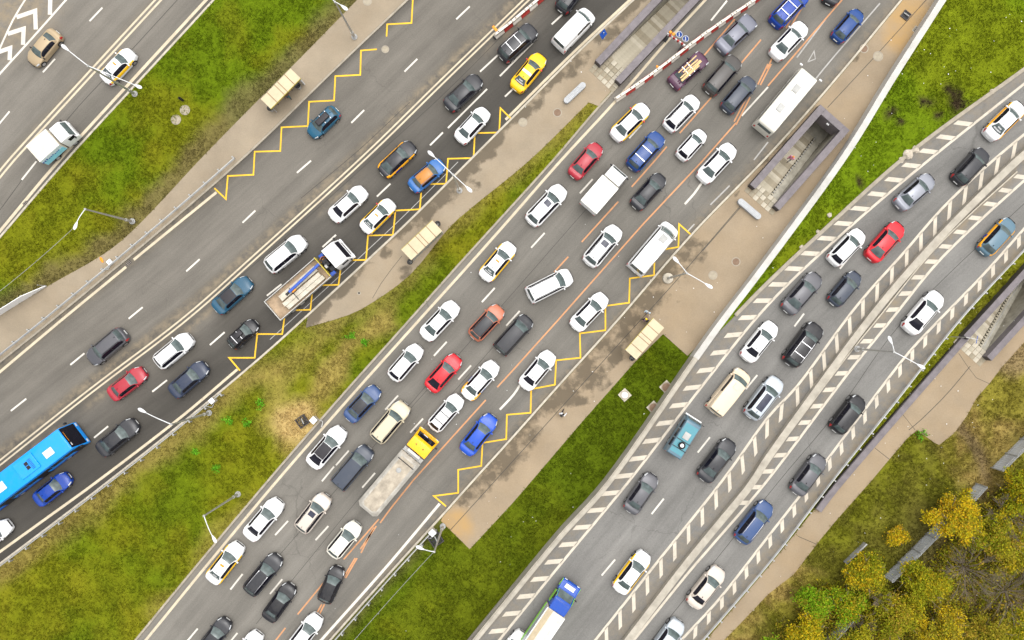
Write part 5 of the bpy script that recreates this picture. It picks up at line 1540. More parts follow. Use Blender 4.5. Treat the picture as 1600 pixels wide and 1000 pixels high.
# ================================================================ STREET FURNITURE AND STRUCTURES
STEP_N = 26
def build_pit(q, label, steps, tread, rise, ramp_side, tiles=True, start=0.0, land=1.1, tile_w=None, portal=True, lit=False):
    root = empty('underpass_stair', (q.o.x, q.o.y, q.z), q.rz, label, 'underpass stair')
    W, wl, L = q.w, q.wall, q.L
    # local axes: x along the flight, y to the left, so plan offset v becomes -v
    def b(name, x0, x1, v0, v1, z0, z1, mat, bevel=0.0):
        return bx(root, name, ((x0 + x1) / 2, -(v0 + v1) / 2, (z0 + z1) / 2), (x1 - x0, v1 - v0, z1 - z0), mat, bevel)
    D = steps * rise + .02
    for v0, v1 in ((0, wl), (W - wl, W)):
        b('parapet_wall', 0, L, v0, v1, -.1, .9, MAT['granite'], .03)
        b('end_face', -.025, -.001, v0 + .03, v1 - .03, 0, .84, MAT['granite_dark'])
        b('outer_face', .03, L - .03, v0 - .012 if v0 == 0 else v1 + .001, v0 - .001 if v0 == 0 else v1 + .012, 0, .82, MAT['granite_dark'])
    b('retaining_wall', 0, L + 3, wl - .15, wl, -D - .3, -.1, MAT['tile_grey'])
    b('retaining_wall', 0, L + 3, W - wl, W - wl + .15, -D - .3, -.1, MAT['tile_grey'])
    if portal:
        b('portal_wall', L - wl, L, wl, W - wl, -1.25, .9, MAT['granite'], .03)
        b('tunnel_floor', start + steps * tread, L + 3, wl, W - wl, -D - .15, -D, MAT['tile_grey'])
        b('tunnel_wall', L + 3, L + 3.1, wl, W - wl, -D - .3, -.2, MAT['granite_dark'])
        if lit: b('portal_lamp', L - wl - .16, L - wl - .02, W / 2 - .2, W / 2 + .1, .3, .5, MAT['sign_white'], .03)
    v0, v1 = wl + .02, W - wl - .02
    rv0 = v1 - (W - 2 * wl) * .36 if ramp_side else v1
    sm = MB().box((0, 0, 0), (tread, rv0 - v0, .5)).mesh('step', [MAT['tile']], bevel=.012)
    hm = MB().box((0, 0, 0), (tread * .5, .22, .16)).mesh('step', [MAT['tile']])
    for i in range(steps):
        x = start + (i + .5) * tread; z = -(i + 1) * rise
        part(root, sm, MAT[random.choice(('tile', 'tile', 'tile2', 'tile3'))], (x, -(v0 + rv0) / 2, z - .25), 'step')
    if ramp_side:
        xe = start + steps * tread
        mb = MB(); y0, y1 = -(rv0 + .24), -v1
        mb.add([(start, y0, .0), (start, y1, .0), (xe, y1, -D), (xe, y0, -D), (start, y0, -.4), (start, y1, -.4), (xe, y1, -D - .4), (xe, y0, -D - .4)],
               [(0, 1, 2, 3), (4, 5, 6, 7), (0, 1, 5, 4), (1, 2, 6, 5), (2, 3, 7, 6), (3, 0, 4, 7)])
        part(root, mb.mesh('ramp', [MAT['tile_grey']]))
        part(root, MB().tube([(start, -(rv0 + .02), .75), (start, -(rv0 + .02), .82), (xe, -(rv0 + .02), -D + .82)], .03, 6).mesh('handrail', [MAT['steel_dull']]))
        for i in range(steps):
            x = start + (i + .5) * tread; z = -(i + 1) * rise
            part(root, hm, None, (x, -(rv0 + .13), z + .02), 'small_step')
    b('landing_slab', .02, start, wl, W - wl, -.4, -.03, MAT['tile3'])
    if tiles:
        tw = tile_w or .5; k = 0
        nx_ = int((land + start) / tw); ny_ = int((W - .1) / tw)
        tm = MB().box((0, 0, 0), (tw - .025, tw - .025, .06)).mesh('paving_tile', [MAT['tile']], bevel=.008)
        for i in range(nx_):
            for j in range(ny_):
                x = start - (i + .5) * tw; v = .05 + (j + .5) * (W - .1) / ny_
                if x > -.05 and (v < wl + .1 or v > W - wl - .1): continue
                o = part(root, tm, MAT[random.choice(('tile', 'tile2', 'tile2', 'tile3'))], (x, -v, .012 + random.uniform(-.006, .006)), 'paving_tile'); o.rotation_euler = (random.uniform(-.01, .01), random.uniform(-.01, .01), 0)
    return root
build_pit(PIT1, 'underpass stair between granite walls at the top between two roads', 28, .42, .14, False, start=1.6, land=1.15, portal=True)
build_pit(PIT2, 'underpass stair with portal beside the cream bus', 24, .36, .15, True, start=.9, land=.85, lit=True)
build_pit(PIT3, 'underpass stair at the right edge beside the sandy footpath', 26, .36, .15, True, start=.6, land=1.2)

# ---------------------------------------------------------------- street lamps
def lamp(base, z0, heads, label, height=8.9, head_h=9.5, collar=True, top=None):
    b = P(base[0], base[1], z0)
    r = empty('street_lamp', (b.x, b.y, z0), 0, label, 'street lamp', 'street lamps')
    tz = height
    part(r, MB().lathe([(.30, 0), (.30, .12), (.22, .16), (.22, .3)], n=16).mesh('foot', [MAT['steel_dull']], smooth=True)) if collar else None
    part(r, MB().tube([(0, 0, 0), (0, 0, 1.4)], .15, 12).mesh('base_tube', [MAT['steel']], smooth=True))
    part(r, MB().tube([(0, 0, 1.4), (0, 0, tz)], .115, 12, r1=.065).mesh('pole', [MAT['steel']], smooth=True))
    part(r, MB().tube([(0, 0, tz - .25), (0, 0, tz + .02)], .1, 10).mesh('clamp', [MAT['steel_dull']], smooth=True))
    for hx, hy in heads:
        h = P(hx, hy, z0 + head_h); d = Vector((h.x - b.x, h.y - b.y, 0)); ln = d.length; d.normalize()
        path = [Vector((0, 0, tz - .1)), Vector((0, 0, tz + .1)) + d * ln * .12] + [Vector((0, 0, tz + .1 + (head_h - tz - .1) * math.sin(t * math.pi / 2))) + d * ln * (.12 + .80 * t) for t in (.25, .5, .75, 1.0)]
        part(r, MB().tube(path, .045, 8, r1=.032).mesh('arm', [MAT['lamp_white']], smooth=True))
        rz = math.atan2(d.y, d.x)
        prof = [(-.36, .05), (-.25, .085), (0, .15), (.22, .16), (.36, .10), (.42, .03)]
        mb = MB(); vs = []; n = 10
        for x, rr in prof:
            for k in range(n):
                t = 2 * math.pi * k / n; vs.append((x, rr * math.cos(t), .55 * rr * math.sin(t)))
        fs = [(i * n + k, i * n + (k + 1) % n, (i + 1) * n + (k + 1) % n, (i + 1) * n + k) for i in range(len(prof) - 1) for k in range(n)] + [tuple(range(n)), tuple((len(prof) - 1) * n + k for k in range(n))]
        mb.add(vs, fs)
        o = part(r, mb.mesh('lamp_head', [MAT['lamp_white']], smooth=True), None, Vector((0, 0, head_h)) + d * ln * .97); o.rotation_euler = (0, -.1, rz)
    return r
lamp((211, 147), .09, [(101, 74), (218, 136)], 'lamp with long arm reaching over the far left road')
lamp((207, 346), .13, [(118, 353)], 'lamp with one arm on the grass edge at the left')
lamp((554, 58), .13, [(538, 12), (508, -12)], 'lamp standing on the pavement at the top edge')
lamp((718, 298), .13, [(673, 240), (733, 296)], 'lamp with two heads above the orange roofed car')
lamp((327, 645), .09, [(221, 641)], 'lamp beside the guardrail near the navy sedan')
lamp((372, 772), .09, [(335, 843)], 'lamp on the wide grass strip beside the central road')
lamp((692, 822), .09, [(656, 856)], 'lamp at the end of the sandy pavement')
l7 = lamp((1043, 435), .13, [(1056, 406), (1108, 447)], 'lamp with two heads on the wet stained pavement')
part(l7, MB().lathe([(.55, 0), (.52, .35), (.42, .42)], n=18).mesh('concrete_collar', [MAT['kerb_pale']], smooth=True))
lamp((1339, 545), 1.9, [(1391, 531), (1440, 573)], 'lamp with two heads on the median of the raised road', 7.6, 8.1)

# overhead cables
def cable(a, b, za, zb, label, sag=.5):
    p0, p1 = P(*a, za), P(*b, zb)
    pts = [p0.lerp(p1, t) - Vector((0, 0, sag * 4 * t * (1 - t))) for t in np.linspace(0, 1, 14)]
    tag(MB().tube(pts, .018, 5).build('overhead_cable', MAT['steel_dull'], smooth=True), label, 'cable')
cable((118, 353), (-60, 500), 9.3, 9.3, 'thin overhead cable running off the left lamp over the grass')
cable((680, 860), (545, 1010), 8.8, 8.8, 'thin overhead cable over the lower green verge')

# ---------------------------------------------------------------- guardrails
def guardrail(p, z, side, label, beam_h=.72, spacing=2.0):
    """side +1: posts on the right of travel"""
    r = empty('guardrail', (0, 0, 0), 0, label, 'guardrail')
    r.location = (float(p[0][0]), float(p[0][1]), z)
    org = np.array(p[0])
    q = p - org
    n = len(q); off = [(-.02, .42), (.05, .50), (-.02, .57), (.05, .64), (-.02, .72), (-.06, .72), (0.0, .57), (-.06, .42)]
    a = tangents(q); nn = np.column_stack([a[:, 1], -a[:, 0]]) * -side
    mb = MB(); vs = []; k = len(off)
    for i in range(n):
        for o, h in off: vs.append((q[i][0] + nn[i][0] * o, q[i][1] + nn[i][1] * o, h + beam_h - .72))
    fs = [(i * k + j, i * k + (j + 1) % k, (i + 1) * k + (j + 1) % k, (i + 1) * k + j) for i in range(n - 1) for j in range(k)] + [tuple(range(k)), tuple((n - 1) * k + j for j in range(k))]
    mb.add(vs, fs); part(r, mb.mesh('rail_beam', [MAT['steel']]))
    pm = MB().box((0, 0, .34), (.1, .14, .72)).mesh('post', [MAT['steel_dull']])
    bm_ = MB().box((0, 0, .56), (.3, .12, .14)).mesh('bracket', [MAT['steel_dull']])
    rs = resample(q, spacing); tt = tangents(rs)
    for i in range(len(rs)):
        nx_ = np.array((tt[i][1], -tt[i][0])) * side
        an = math.atan2(nx_[1], nx_[0])
        o = part(r, pm, None, (rs[i][0] + nx_[0] * .24, rs[i][1] + nx_[1] * .24, 0), 'post'); o.rotation_euler = (0, 0, an)
        o2 = part(o, bm_, None, (-.1, 0, 0), 'bracket')
    return r
guardrail(offset(cut(K2, (372, 253), (-60, 615)), .32), .13, 1, 'galvanised guardrail between the left pavement and the road', spacing=1.4 * 1.35)
guardrail(offset(cut(K3, (345, 611), (-60, 925)), -.25), .09, -1, 'galvanised guardrail along the wide grass strip', spacing=2.0)
guardrail(offset(cut(K5, (676, 822), (470, 1052)), -.28), .09, -1, 'galvanised guardrail below the end of the sandy pavement', spacing=1.9)
guardrail(cut(K7, (1640, 342), (1040, 1060), Z1), Z1, -1, 'galvanised guardrail along the right side of the raised road', spacing=2.0)

# white screen fence at the left edge
a, b2 = P(73, 447, .1), P(-60, 530, .1)
rt = empty('screen_fence', (a.x, a.y, .1), math.atan2(b2.y - a.y, b2.x - a.x), 'white sheet fence at the left edge of the grass', 'fence')
fl = (b2 - a).length
for i in range(5):
    w = fl / 5
    mb = MB(); h0 = .35 if i == 0 else 1.5
    mb.add([(i * w, -.03, 0), ((i + 1) * w - .02, -.03, 0), ((i + 1) * w - .02, -.03, 1.5), (i * w, -.03, h0), (i * w, .03, 0), ((i + 1) * w - .02, .03, 0), ((i + 1) * w - .02, .03, 1.5), (i * w, .03, h0)],
           [(0, 1, 2, 3), (4, 5, 6, 7), (0, 1, 5, 4), (1, 2, 6, 5), (2, 3, 7, 6), (3, 0, 4, 7)])
    part(rt, mb.mesh('fence_panel', [MAT['sign_white']]))
    part(rt, MB().box((i * w + .02, -.06, .75), (.06, .06, 1.5)).mesh('post', [MAT['steel_dull']]))

# grey metal fence among the trees
def fence(a, b, label, h=2.05, n=3):
    p, q = P(*a, Z1), P(*b, Z1)
    r = empty('metal_fence', (p.x, p.y, Z1), math.atan2(q.y - p.y, q.x - p.x), label, 'fence', 'metal fence pieces among the trees')
    L = (q - p).length; w = L / n
    m = simple('fence_sheet', (.52, .54, .56), .55, .2, var=.12, scale=.8, dirt=.3)
    for i in range(n):
        vs = []; k = max(4, int(w / .12))
        for j in range(k + 1):
            x = i * w + (w - .015) * j / k; y = .018 if j % 2 else -.018
            vs += [(x, y, .05), (x, y, h - .01 * (i % 2)), ]
        fs = [(2 * j, 2 * j + 2, 2 * j + 3, 2 * j + 1) for j in range(k)]
        vs2 = [(x, y + .012, z) for x, y, z in vs]; N = len(vs)
        fs += [tuple(N + v for v in f[::-1]) for f in fs] + [(2 * j + 1, 2 * j + 3, N + 2 * j + 3, N + 2 * j + 1) for j in range(k)]
        mb = MB(); mb.add(vs + vs2, fs); part(r, mb.mesh('fence_panel', [m]))
    for i in range(n + 1): part(r, MB().box((i * w, -.07, h / 2), (.07, .07, h)).mesh('post', [MAT['steel_dull']]))
    for z in (.4, h - .35): part(r, MB().box((L / 2, -.05, z), (L, .04, .05)).mesh('fence_rail', [MAT['steel_dull']]))
    return r
fence((1640, 640), (1548, 731), 'grey sheet fence piece at the right edge beside the soil track', n=4)
fence((1524, 755), (1505, 776), 'short grey sheet fence piece above the yellow tree', n=1)
fence((1468, 812), (1380, 900), 'long grey sheet fence piece between the yellow trees', n=4)
fence((1320, 960), (1270, 1015), 'grey sheet fence piece at the bottom edge under the shrubs', n=2)
# low dark board wall near the shrubs
p, q = P(1318, 878, Z1), P(1350, 847, Z1)
d = q - p
bw = empty('board_wall', (p.x, p.y, Z1), math.atan2(d.y, d.x), 'low weathered board wall on the dry grass', 'wall')
for i in range(4): bx(bw, 'plank', (d.length * (i + .5) / 4, 0, .35), (d.length / 4 - .02, .14, .7), MAT['steel_dull'], .01)

# ---------------------------------------------------------------- bus shelters
ROOFP = simple('shelter_roof', (.50, .43, .29), .65, var=.08, scale=1.0, dirt=.18)
SHG = simple('shelter_glass', (.20, .24, .25), .1, var=.1)
def shelter(c0, c1, c2, label, z=.13):
    """roof corners: c0-c1 long side nearest the road, c1-c2 short side"""
    h = 2.55
    a, b, c = P(*c0, z + h), P(*c1, z + h), P(*c2, z + h)
    u = b - a; L = u.length; u.normalize(); W = (c - b).length
    rz = math.atan2(u.y, u.x); ctr = (a + c) / 2
    r = empty('bus_shelter', (ctr.x, ctr.y, z), rz, label, 'bus shelter', 'bus shelters')
    v = Vector((-u.y, u.x, 0)); s = 1 if (c - b).dot(v) > 0 else -1       # s: back side
    for i, w in enumerate((.24, .24, .09, .22, .21)):
        pass
    x = -L / 2
    for w in (.215, .245, .1, .235, .205):
        o = bx(r, 'roof_panel', (x + w * L / 2, 0, h + random.uniform(-.006, .006)), (w * L - .03, W, .05), ROOFP, .008); x += w * L
        if x < L / 2 - .1: bx(r, 'roof_batten', (x, 0, h + .03), (.055, W, .035), simple('rusty_batten', (.20, .11, .05), .8))
    bx(r, 'roof_frame', (0, 0, h - .07), (L - .04, W - .04, .08), MAT['steel_dull'])
    bx(r, 'fascia', (0, -s * (W / 2 + .02), h - .06), (L + .02, .05, .16), simple('shelter_fascia', (.33, .27, .05), .5))
    for sx in (-1, 0, 1):
        bx(r, 'post', (sx * (L / 2 - .15), s * (W / 2 - .12), h / 2), (.08, .08, h), MAT['steel_dull'])
    for sx in (-1, 1): bx(r, 'post', (sx * (L / 2 - .15), -s * (W / 2 - .35), h / 2), (.08, .08, h), MAT['steel_dull'])
    for i in range(3): bx(r, 'glass_pane', (-L / 2 + .15 + (L - .3) * (i + .5) / 3, s * (W / 2 - .12), 1.3), ((L - .3) / 3 - .08, .03, 1.9), SHG)
    bx(r, 'advert_panel', (L / 2 - .08, 0, 1.2), (.1, W * .8, 1.8), MAT['sign_white'], .02)
    bn = bx(r, 'bench', (-.3, s * (W / 2 - .45), .46), (2.4, .4, .06), MAT['wood'], .01)
    for sx in (-1, 1): part(bn, MB().box((-.3 + sx * 1.0, s * (W / 2 - .45), .22), (.06, .35, .44)).mesh('leg', [MAT['dark']]))
    return r
shelter((423, 170), (470, 122), (454, 107), 'beige roofed bus shelter on the upper left pavement')
shelter((626, 391), (675, 345), (692, 360), 'beige roofed bus shelter beside the curved grass edge')
shelter((977, 547), (1021, 497), (1038, 512), 'beige roofed bus shelter at the green corner of the stained pavement')
def bin_(px, py, label, z=.13):
    p = P(px, py, z); r = empty('litter_bin', (p.x, p.y, z), .6, label, 'bin', 'litter bins')
    part(r, MB().lathe([(.2, 0), (.26, .75), (.22, .75), (.18, .1)], n=14).mesh('bucket', [MAT['steel_dull']], smooth=True))
    part(r, MB().lathe([(.27, .74), (.29, .78), (.27, .82), (.21, .80)], n=14, closed=True).mesh('rim_ring', [MAT['dark']], smooth=True))
bin_(468, 137, 'bin at the upper end of the left shelter'); bin_(425, 172, 'bin at the lower end of the left shelter')
bin_(642, 410, 'bin below the middle shelter'); bin_(986, 559, 'bin below the right shelter'); bin_(685, 351, 'bin above the middle shelter')

# ---------------------------------------------------------------- ribbed benches
def rib_bench(a, b, label):
    p, q = P(*a, .5), P(*b, .5); d = q - p; L = d.length; c = (p + q) / 2
    r = empty('ribbed_bench', (c.x, c.y, .13), math.atan2(d.y, d.x), label, 'bench', 'grey rounded benches')
    w = .62; poly = []
    for sx in (1, -1):
        for t in np.linspace(-90, 90, 9):
            a_ = R(t) if sx > 0 else R(t + 180)
            poly.append((sx * (L / 2 - w / 2) + w / 2 * math.cos(a_), w / 2 * math.sin(a_)))
    pl = simple('bench_shell', (.33, .34, .35), .5, .2, var=.1)
    part(r, MB().prism(poly, 0, .46).mesh('shell', [pl], bevel=.03))
    for i in range(16): bx(r, 'slat', (-L / 2 + .42 + (L - .84) * i / 15, 0, .475), (.075, w - .14, .03), simple('bench_slat', (.40, .41, .42), .5))
    return r
rib_bench((882, 160), (914, 130), 'grey ribbed bench with rounded ends below the top stair')
rib_bench((1154, 312), (1188, 341), 'grey ribbed bench with rounded ends below the portal stair')

# ---------------------------------------------------------------- barrier blocks
def block(a, b, label, z=0):
    p, q = P(*a, .5), P(*b, .5); d = q - p; L = d.length - .03; c = (p + q) / 2
    r = empty('barrier_block', (c.x, c.y, z + .004), math.atan2(d.y, d.x), label, 'barrier', 'red and white barrier blocks')
    prof = [(-.26, 0), (.26, 0), (.26, .18), (.12, .4), (.1, .82), (-.1, .82), (-.12, .4), (-.26, .18)]
    for i, (x0, x1, m) in enumerate(((-L / 2, 0, 'barrier_white'), (0.0, L / 2, 'red'))):
        n = len(prof); vs = [(x0, y, zz) for y, zz in prof] + [(x1 - .004, y, zz) for y, zz in prof]
        fs = [tuple(range(n)), tuple(range(2 * n - 1, n - 1, -1))] + [(k, (k + 1) % n, n + (k + 1) % n, n + k) for k in range(n)]
        mb = MB(); mb.add(vs, fs); part(r, mb.mesh('half_block', [MAT[m]], bevel=.02))
    bx(r, 'top_strip', (0, 0, .84), (L - .02, .24, .05), MAT['barrier_white'], .01)
    for x in (-.6, .6): part(r, MB().lathe([(.06, 0), (.06, .03)], n=8).mesh('filler_cap', [MAT['dark']]), None, (x, 0, .865))
    return r
BL = np.array([(962, 155), (992, 135), (1020, 115), (1048, 94), (1075, 73), (1099, 55), (1122, 39), (1145, 23), (1168, 8), (1191, -8), (1214, -24)], float)
NUM = ['lowest', 'second', 'third', 'fourth', 'fifth', 'sixth', 'seventh', 'eighth', 'ninth', 'tenth']
for i in range(10): block(BL[i], BL[i + 1], f'red and white barrier block on the central road, {NUM[i]} counted from the stair landing')
B2 = np.array([(773, 56), (800, 35), (826, 13), (851, -8), (876, -29)], float)
for i in range(4): block(B2[i], B2[i + 1], f'red and white barrier block along the double line, {NUM[i]} counted from the amber lamp')

# ---------------------------------------------------------------- signs
def pole_sign(px, py, z, h, label, parts_):
    p = P(px, py, z); r = empty('road_sign', (p.x, p.y, z), parts_.get('rz', .8), label, 'sign')
    part(r, MB().tube([(0, 0, 0), (0, 0, h)], .035, 8).mesh('pole', [MAT['steel']], smooth=True))
    return r
def tilted_plate(r, name, c, s, mat, pitch=0.0, bevel=0.0):
    o = part(r, MB().box((0, 0, 0), s).mesh(name, [mat], bevel=bevel), None, c); o.rotation_euler = (0, pitch, 0); return o
s1 = pole_sign(938, 68, .13, 3.0, 'blue arrow sign on the pavement edge near the white van', {'rz': R(-40)})
pl = tilted_plate(s1, 'sign_plate', (0, 0, 2.6), (.05, .72, .72), MAT['blue_sign'], R(-35))
part(pl, MB().box((-.035, 0, -.05), (.02, .1, .42)).mesh('arrow_shaft', [MAT['sign_white']])); part(pl, MB().box((-.035, .0, .18), (.02, .34, .1)).mesh('arrow_head', [MAT['sign_white']]))
s2 = pole_sign(1482, 526, Z1, 3.2, 'blue arrow sign with a long pole at the right stair', {'rz': R(-12)})
part(s2, MB().tube([(0, 0, 3.15), (1.1, 0, 3.2)], .03, 6).mesh('bracket', [MAT['steel']]))
pl = tilted_plate(s2, 'sign_plate', (1.15, 0, 2.9), (.05, .75, .75), MAT['blue_sign'], R(-30))
part(pl, MB().box((-.035, 0, 0), (.02, .5, .1)).mesh('arrow_shaft', [MAT['sign_white']]))
# striped roadworks board
p0, p1 = P(1042, 53, 1.0), P(1070, 72, 1.0); d = p1 - p0; c = (p0 + p1) / 2; L = d.length
wb = empty('roadworks_board', (c.x, c.y, .004), math.atan2(d.y, d.x), 'red and white striped roadworks board with two round blue arrow signs', 'sign')
for i in range(9): bx(wb, 'stripe', (-L / 2 + (i + .5) * L / 9, 0, 1.05), (L / 9 - .004, .07, .42), MAT['red'] if i % 2 else MAT['sign_white'])
for i in range(4): bx(wb, 'reflector', (-L / 2 + .35 + i * .48, -.0, 1.275), (.26, .12, .03), MAT['red'])
for sx in (-1, 1):
    bx(wb, 'leg', (sx * (L / 2 - .2), 0, .45), (.06, .06, .9), MAT['steel_dull']); bx(wb, 'foot', (sx * (L / 2 - .2), 0, .06), (.3, .8, .1), MAT['dark'])
for x in (.0, .75):
    o = part(wb, MB().lathe([(.02, -.02), (.33, -.02), (.33, .02), (.02, .02)], n=20).mesh('round_sign', [MAT['blue_sign']]), None, (x, .35, 1.75)); o.rotation_euler = (R(52), 0, 0)
    part(o, MB().lathe([(.28, .022), (.33, .022), (.33, .03), (.28, .03)], n=20, closed=True).mesh('rim_ring', [MAT['sign_white']]))
    part(o, MB().box((0, 0, .03), (.09, .4, .012), R(35)).mesh('arrow', [MAT['sign_white']]))
    bx(wb, 'sign_pole', (x, .15, 1.2), (.04, .04, 1.1), MAT['steel'])
for x in (-.85, -.5): part(wb, MB().lathe([(.02, 0), (.14, .02), (.16, .12), (.1, .2)], n=14).mesh('amber_lamp', [MAT['amber']], smooth=True), None, (x, .1, 1.5))
al = P(774, 57, .2)
ar = empty('warning_lamp', (al.x, al.y, .004), R(40), 'amber warning lamp on a thin pole at the barrier end', 'lamp')
part(ar, MB().tube([(0, 0, 0), (0, 0, 2.3)], .03, 6).mesh('pole', [MAT['steel']])); bx(ar, 'lamp_box', (0, 0, 2.35), (.25, .62, .22), MAT['amber'], .05); bx(ar, 'foot', (0, 0, .06), (.4, .4, .1), MAT['dark'])
am = P(1028, 100, .9); o = tag(MB().lathe([(.04, 0), (.12, .02), (.13, .14), (.08, .2)], n=12).build('warning_lamp', MAT['amber'], smooth=True), 'small amber lamp on the third barrier block', 'lamp'); o.location = am
am = P(1026.5, 104.5, .87); o.location = (am.x, am.y, .868)

# ---------------------------------------------------------------- covers, chambers, cabinets
def manhole(px, py, label, z=.132, col='steel_dull', r=.36, slab=0.0, rz=.75):
    p = P(px, py, z); rt = empty('manhole', (p.x, p.y, z), rz, label, 'manhole cover', 'manhole covers')
    if slab: bx(rt, 'slab', (0, 0, .05), (slab, slab, .14), MAT['kerb_pale'], .03)
    zz = .12 if slab else 0.0
    part(rt, MB().lathe([(r, zz), (r + .09, zz), (r + .09, zz + .014), (r, zz + .014)], n=22, closed=True).mesh('ring', [MAT['kerb']]))
    part(rt, MB().lathe([(.02, zz + .003), (r * .5, zz + .012), (r * .55, zz + .006), (r - .01, zz + .010), (r - .01, zz)], n=22).mesh('cover', [MAT[col] if col in MAT else col]))
IRON = simple('rusty_iron', (.19, .125, .085), .8, var=.2, dirt=.3); CONC = simple('worn_cover', (.33, .29, .22), .9, var=.2, dirt=.3)
manhole(602, 77, 'cover in the road where the zigzag breaks', .004, CONC, .3)
manhole(871, 176, 'round cover beside the ribbed bench below the top stair', .132, IRON); manhole(817, 191, 'round cover near the kerb below the yellow taxi', .132, CONC)
manhole(561, 458, 'small dark cover on the curved pavement', .132, 'dark', .1); manhole(1150, 409, 'reddish cover on the wide stained pavement', .132, IRON); manhole(1114, 430, 'ringed cover beside the two headed lamp', .132, CONC)
manhole(1372, 88, 'faint round cover on the pavement below the sand', .132, CONC, .42)
manhole(1350, 76, 'dark round cover near the kerb above the cream bus', .132, IRON)
manhole(289, 172, 'upper round concrete chamber in the left grass', .12, CONC, .42); manhole(275, 187, 'lower round concrete chamber in the left grass', .12, CONC, .42)
manhole(976, 617, 'pale square slab with a round grey cover in the green verge', .12, 'steel', .34, 1.0); manhole(1041, 605, 'upper rusty chamber beside the parapet', .12, IRON, .44, 1.05); manhole(1021, 637, 'lower rusty chamber beside the parapet', .12, IRON, .44, 1.05)
manhole(574, 2, 'round cover on the pavement at the top edge', .132, CONC)
vp = P(286, 157, .1); o = tag(MB().lathe([(.13, 0), (.13, .9), (.10, .9), (.10, .1)], n=14).build('vent_pipe', MAT['dark'], smooth=True), 'short black vent pipe beside the concrete chambers', 'pipe'); o.location = (vp.x, vp.y, .1)
def chamber(px, py, label, s=1.15, rz=.6, z=.09, h=.28):
    p = P(px, py, z); r = empty('open_chamber', (p.x, p.y, z), rz, label, 'inspection chamber')
    for k in range(4):
        a = k * math.pi / 2
        bx(r, 'side', (math.cos(a) * s / 2, math.sin(a) * s / 2, h / 2), (.07, s + .07, h) if k % 2 == 0 else (s - .07, .07, h), MAT['granite_dark'])
    bx(r, 'floor', (0, 0, .03), (s - .08, s - .08, .04), MAT['dark'])
    o = part(r, MB().tube([(0, -.3, .25), (.05, .3, .1)], .06, 8).mesh('pipe_end', [MAT['steel_dull']]))
def cabinet(px, py, label, s=.6, rz=.75, z=.09, h=.9):
    p = P(px, py, z); r = empty('control_cabinet', (p.x, p.y, z), rz, label, 'cabinet')
    bx(r, 'housing', (0, 0, h / 2), (s * .9, s * .9, h), MAT['kerb_pale'], .02); bx(r, 'lid', (0, 0, h + .025), (s, s, .05), MAT['lamp_white'], .015); bx(r, 'lock', (0, 0, h + .055), (.08, .08, .02), MAT['dark'])
    part(r, MB().tube([(-.3, -.2, .1), (-.7, -.35, .1), (-1.0, .1, .25)], .05, 8).mesh('cable', [MAT['steel']], smooth=True))
chamber(473, 658, 'open dark chamber on the straw coloured patch', 1.0); cabinet(493, 655, 'small pale cabinet on the straw coloured patch beside the kerb', rz=2.4)
chamber(681, 842, 'open dark chamber below the sandy pavement end'); cabinet(677, 829, 'small pale cabinet at the sandy pavement end', rz=.8)
cabinet(336, 625, 'small pale cabinet behind the guardrail near the lamp', .5); cabinet(174, 410, 'small pale box beside the left guardrail', .5, z=.13, h=.35)
chamber(1415, 24, 'open rusty chamber in the sand at the top right', .75, .9, .13, .1)
gr = P(1431, 46, .14); gt = empty('drain_grate', (gr.x, gr.y, .135), .9, 'pale metal drain grate beside the whitewashed wall', 'grate')
bx(gt, 'frame', (0, 0, .01), (.62, .5, .03), MAT['kerb_pale'])
for i in range(4): bx(gt, 'bar', (-.2 + i * .13, 0, .03), (.06, .4, .02), MAT['dark'])
for px, py, lb in ((201, 411, 'drain grate in the gap of the left edge line'), (40, 318, 'drain grate in the kerb line of the far left road')):
    g = P(px, py, 0); gt = empty('drain_grate', (g.x, g.y, .008), -.68 if px > 100 else -.85, lb, 'grate', 'roadside drain grates')
    bx(gt, 'frame', (0, 0, .006), (.42, .5, .012), MAT['granite_dark'])
    for i in range(3): bx(gt, 'bar', (0, -.16 + i * .16, .016), (.4, .04, .012), MAT['kerb'])
oj = P(159, 406, .14); o = tag(MB().lathe([(.03, 0), (.18, .02), (.2, .06), (.05, .09)], n=9).build('leaf_pile', MAT['amber'], smooth=True), 'small orange leaf heap on the left pavement', 'leaves'); o.location = (oj.x, oj.y, .13); o.scale = (.7, 1.6, 1); o.rotation_euler = (0, 0, .5)
# rubble at the edge of the wedge
RUB = simple('rubble', (.42, .37, .30), .9, var=.25, scale=3, bump=.4)
for k, (px, py, s, lb) in enumerate(((1418, 242, 1.1, 'largest pale rubble lump at the tip of the raised grass wedge'), (1430, 234, .8, 'flat pale rubble slab beside the largest lump'), (1408, 250, .6, 'small pale rubble piece below the largest lump'), (1550, 143, .5, 'round pale rubble piece against the kerb near the right edge'), (1296, 336, .5, 'lone pale stone on the wedge right of the portal stair'), (1278, 362, .45, 'lone pale stone on the narrow part of the wedge'), (1252, 386, .45, 'lone pale stone near the narrow end of the wedge'), (1325, 325, .5, 'tan stone at the wedge edge above the white hatchback'))):
    bm = bmesh.new(); bmesh.ops.create_icosphere(bm, subdivisions=2, radius=.5 * s)
    for v in bm.verts: v.co *= random.uniform(.75, 1.15); v.co.z *= .5
    me = bpy.data.meshes.new('rubble_stone'); bm.to_mesh(me); bm.free()
    o = mesh_obj('rubble_stone', me, RUB); p = P(px, py, Z1); o.location = (p.x, p.y, Z1 + .08 * s); o.rotation_euler = (0, 0, random.uniform(0, 6)); tag(o, lb, 'stone', 'rubble on the raised wedge')

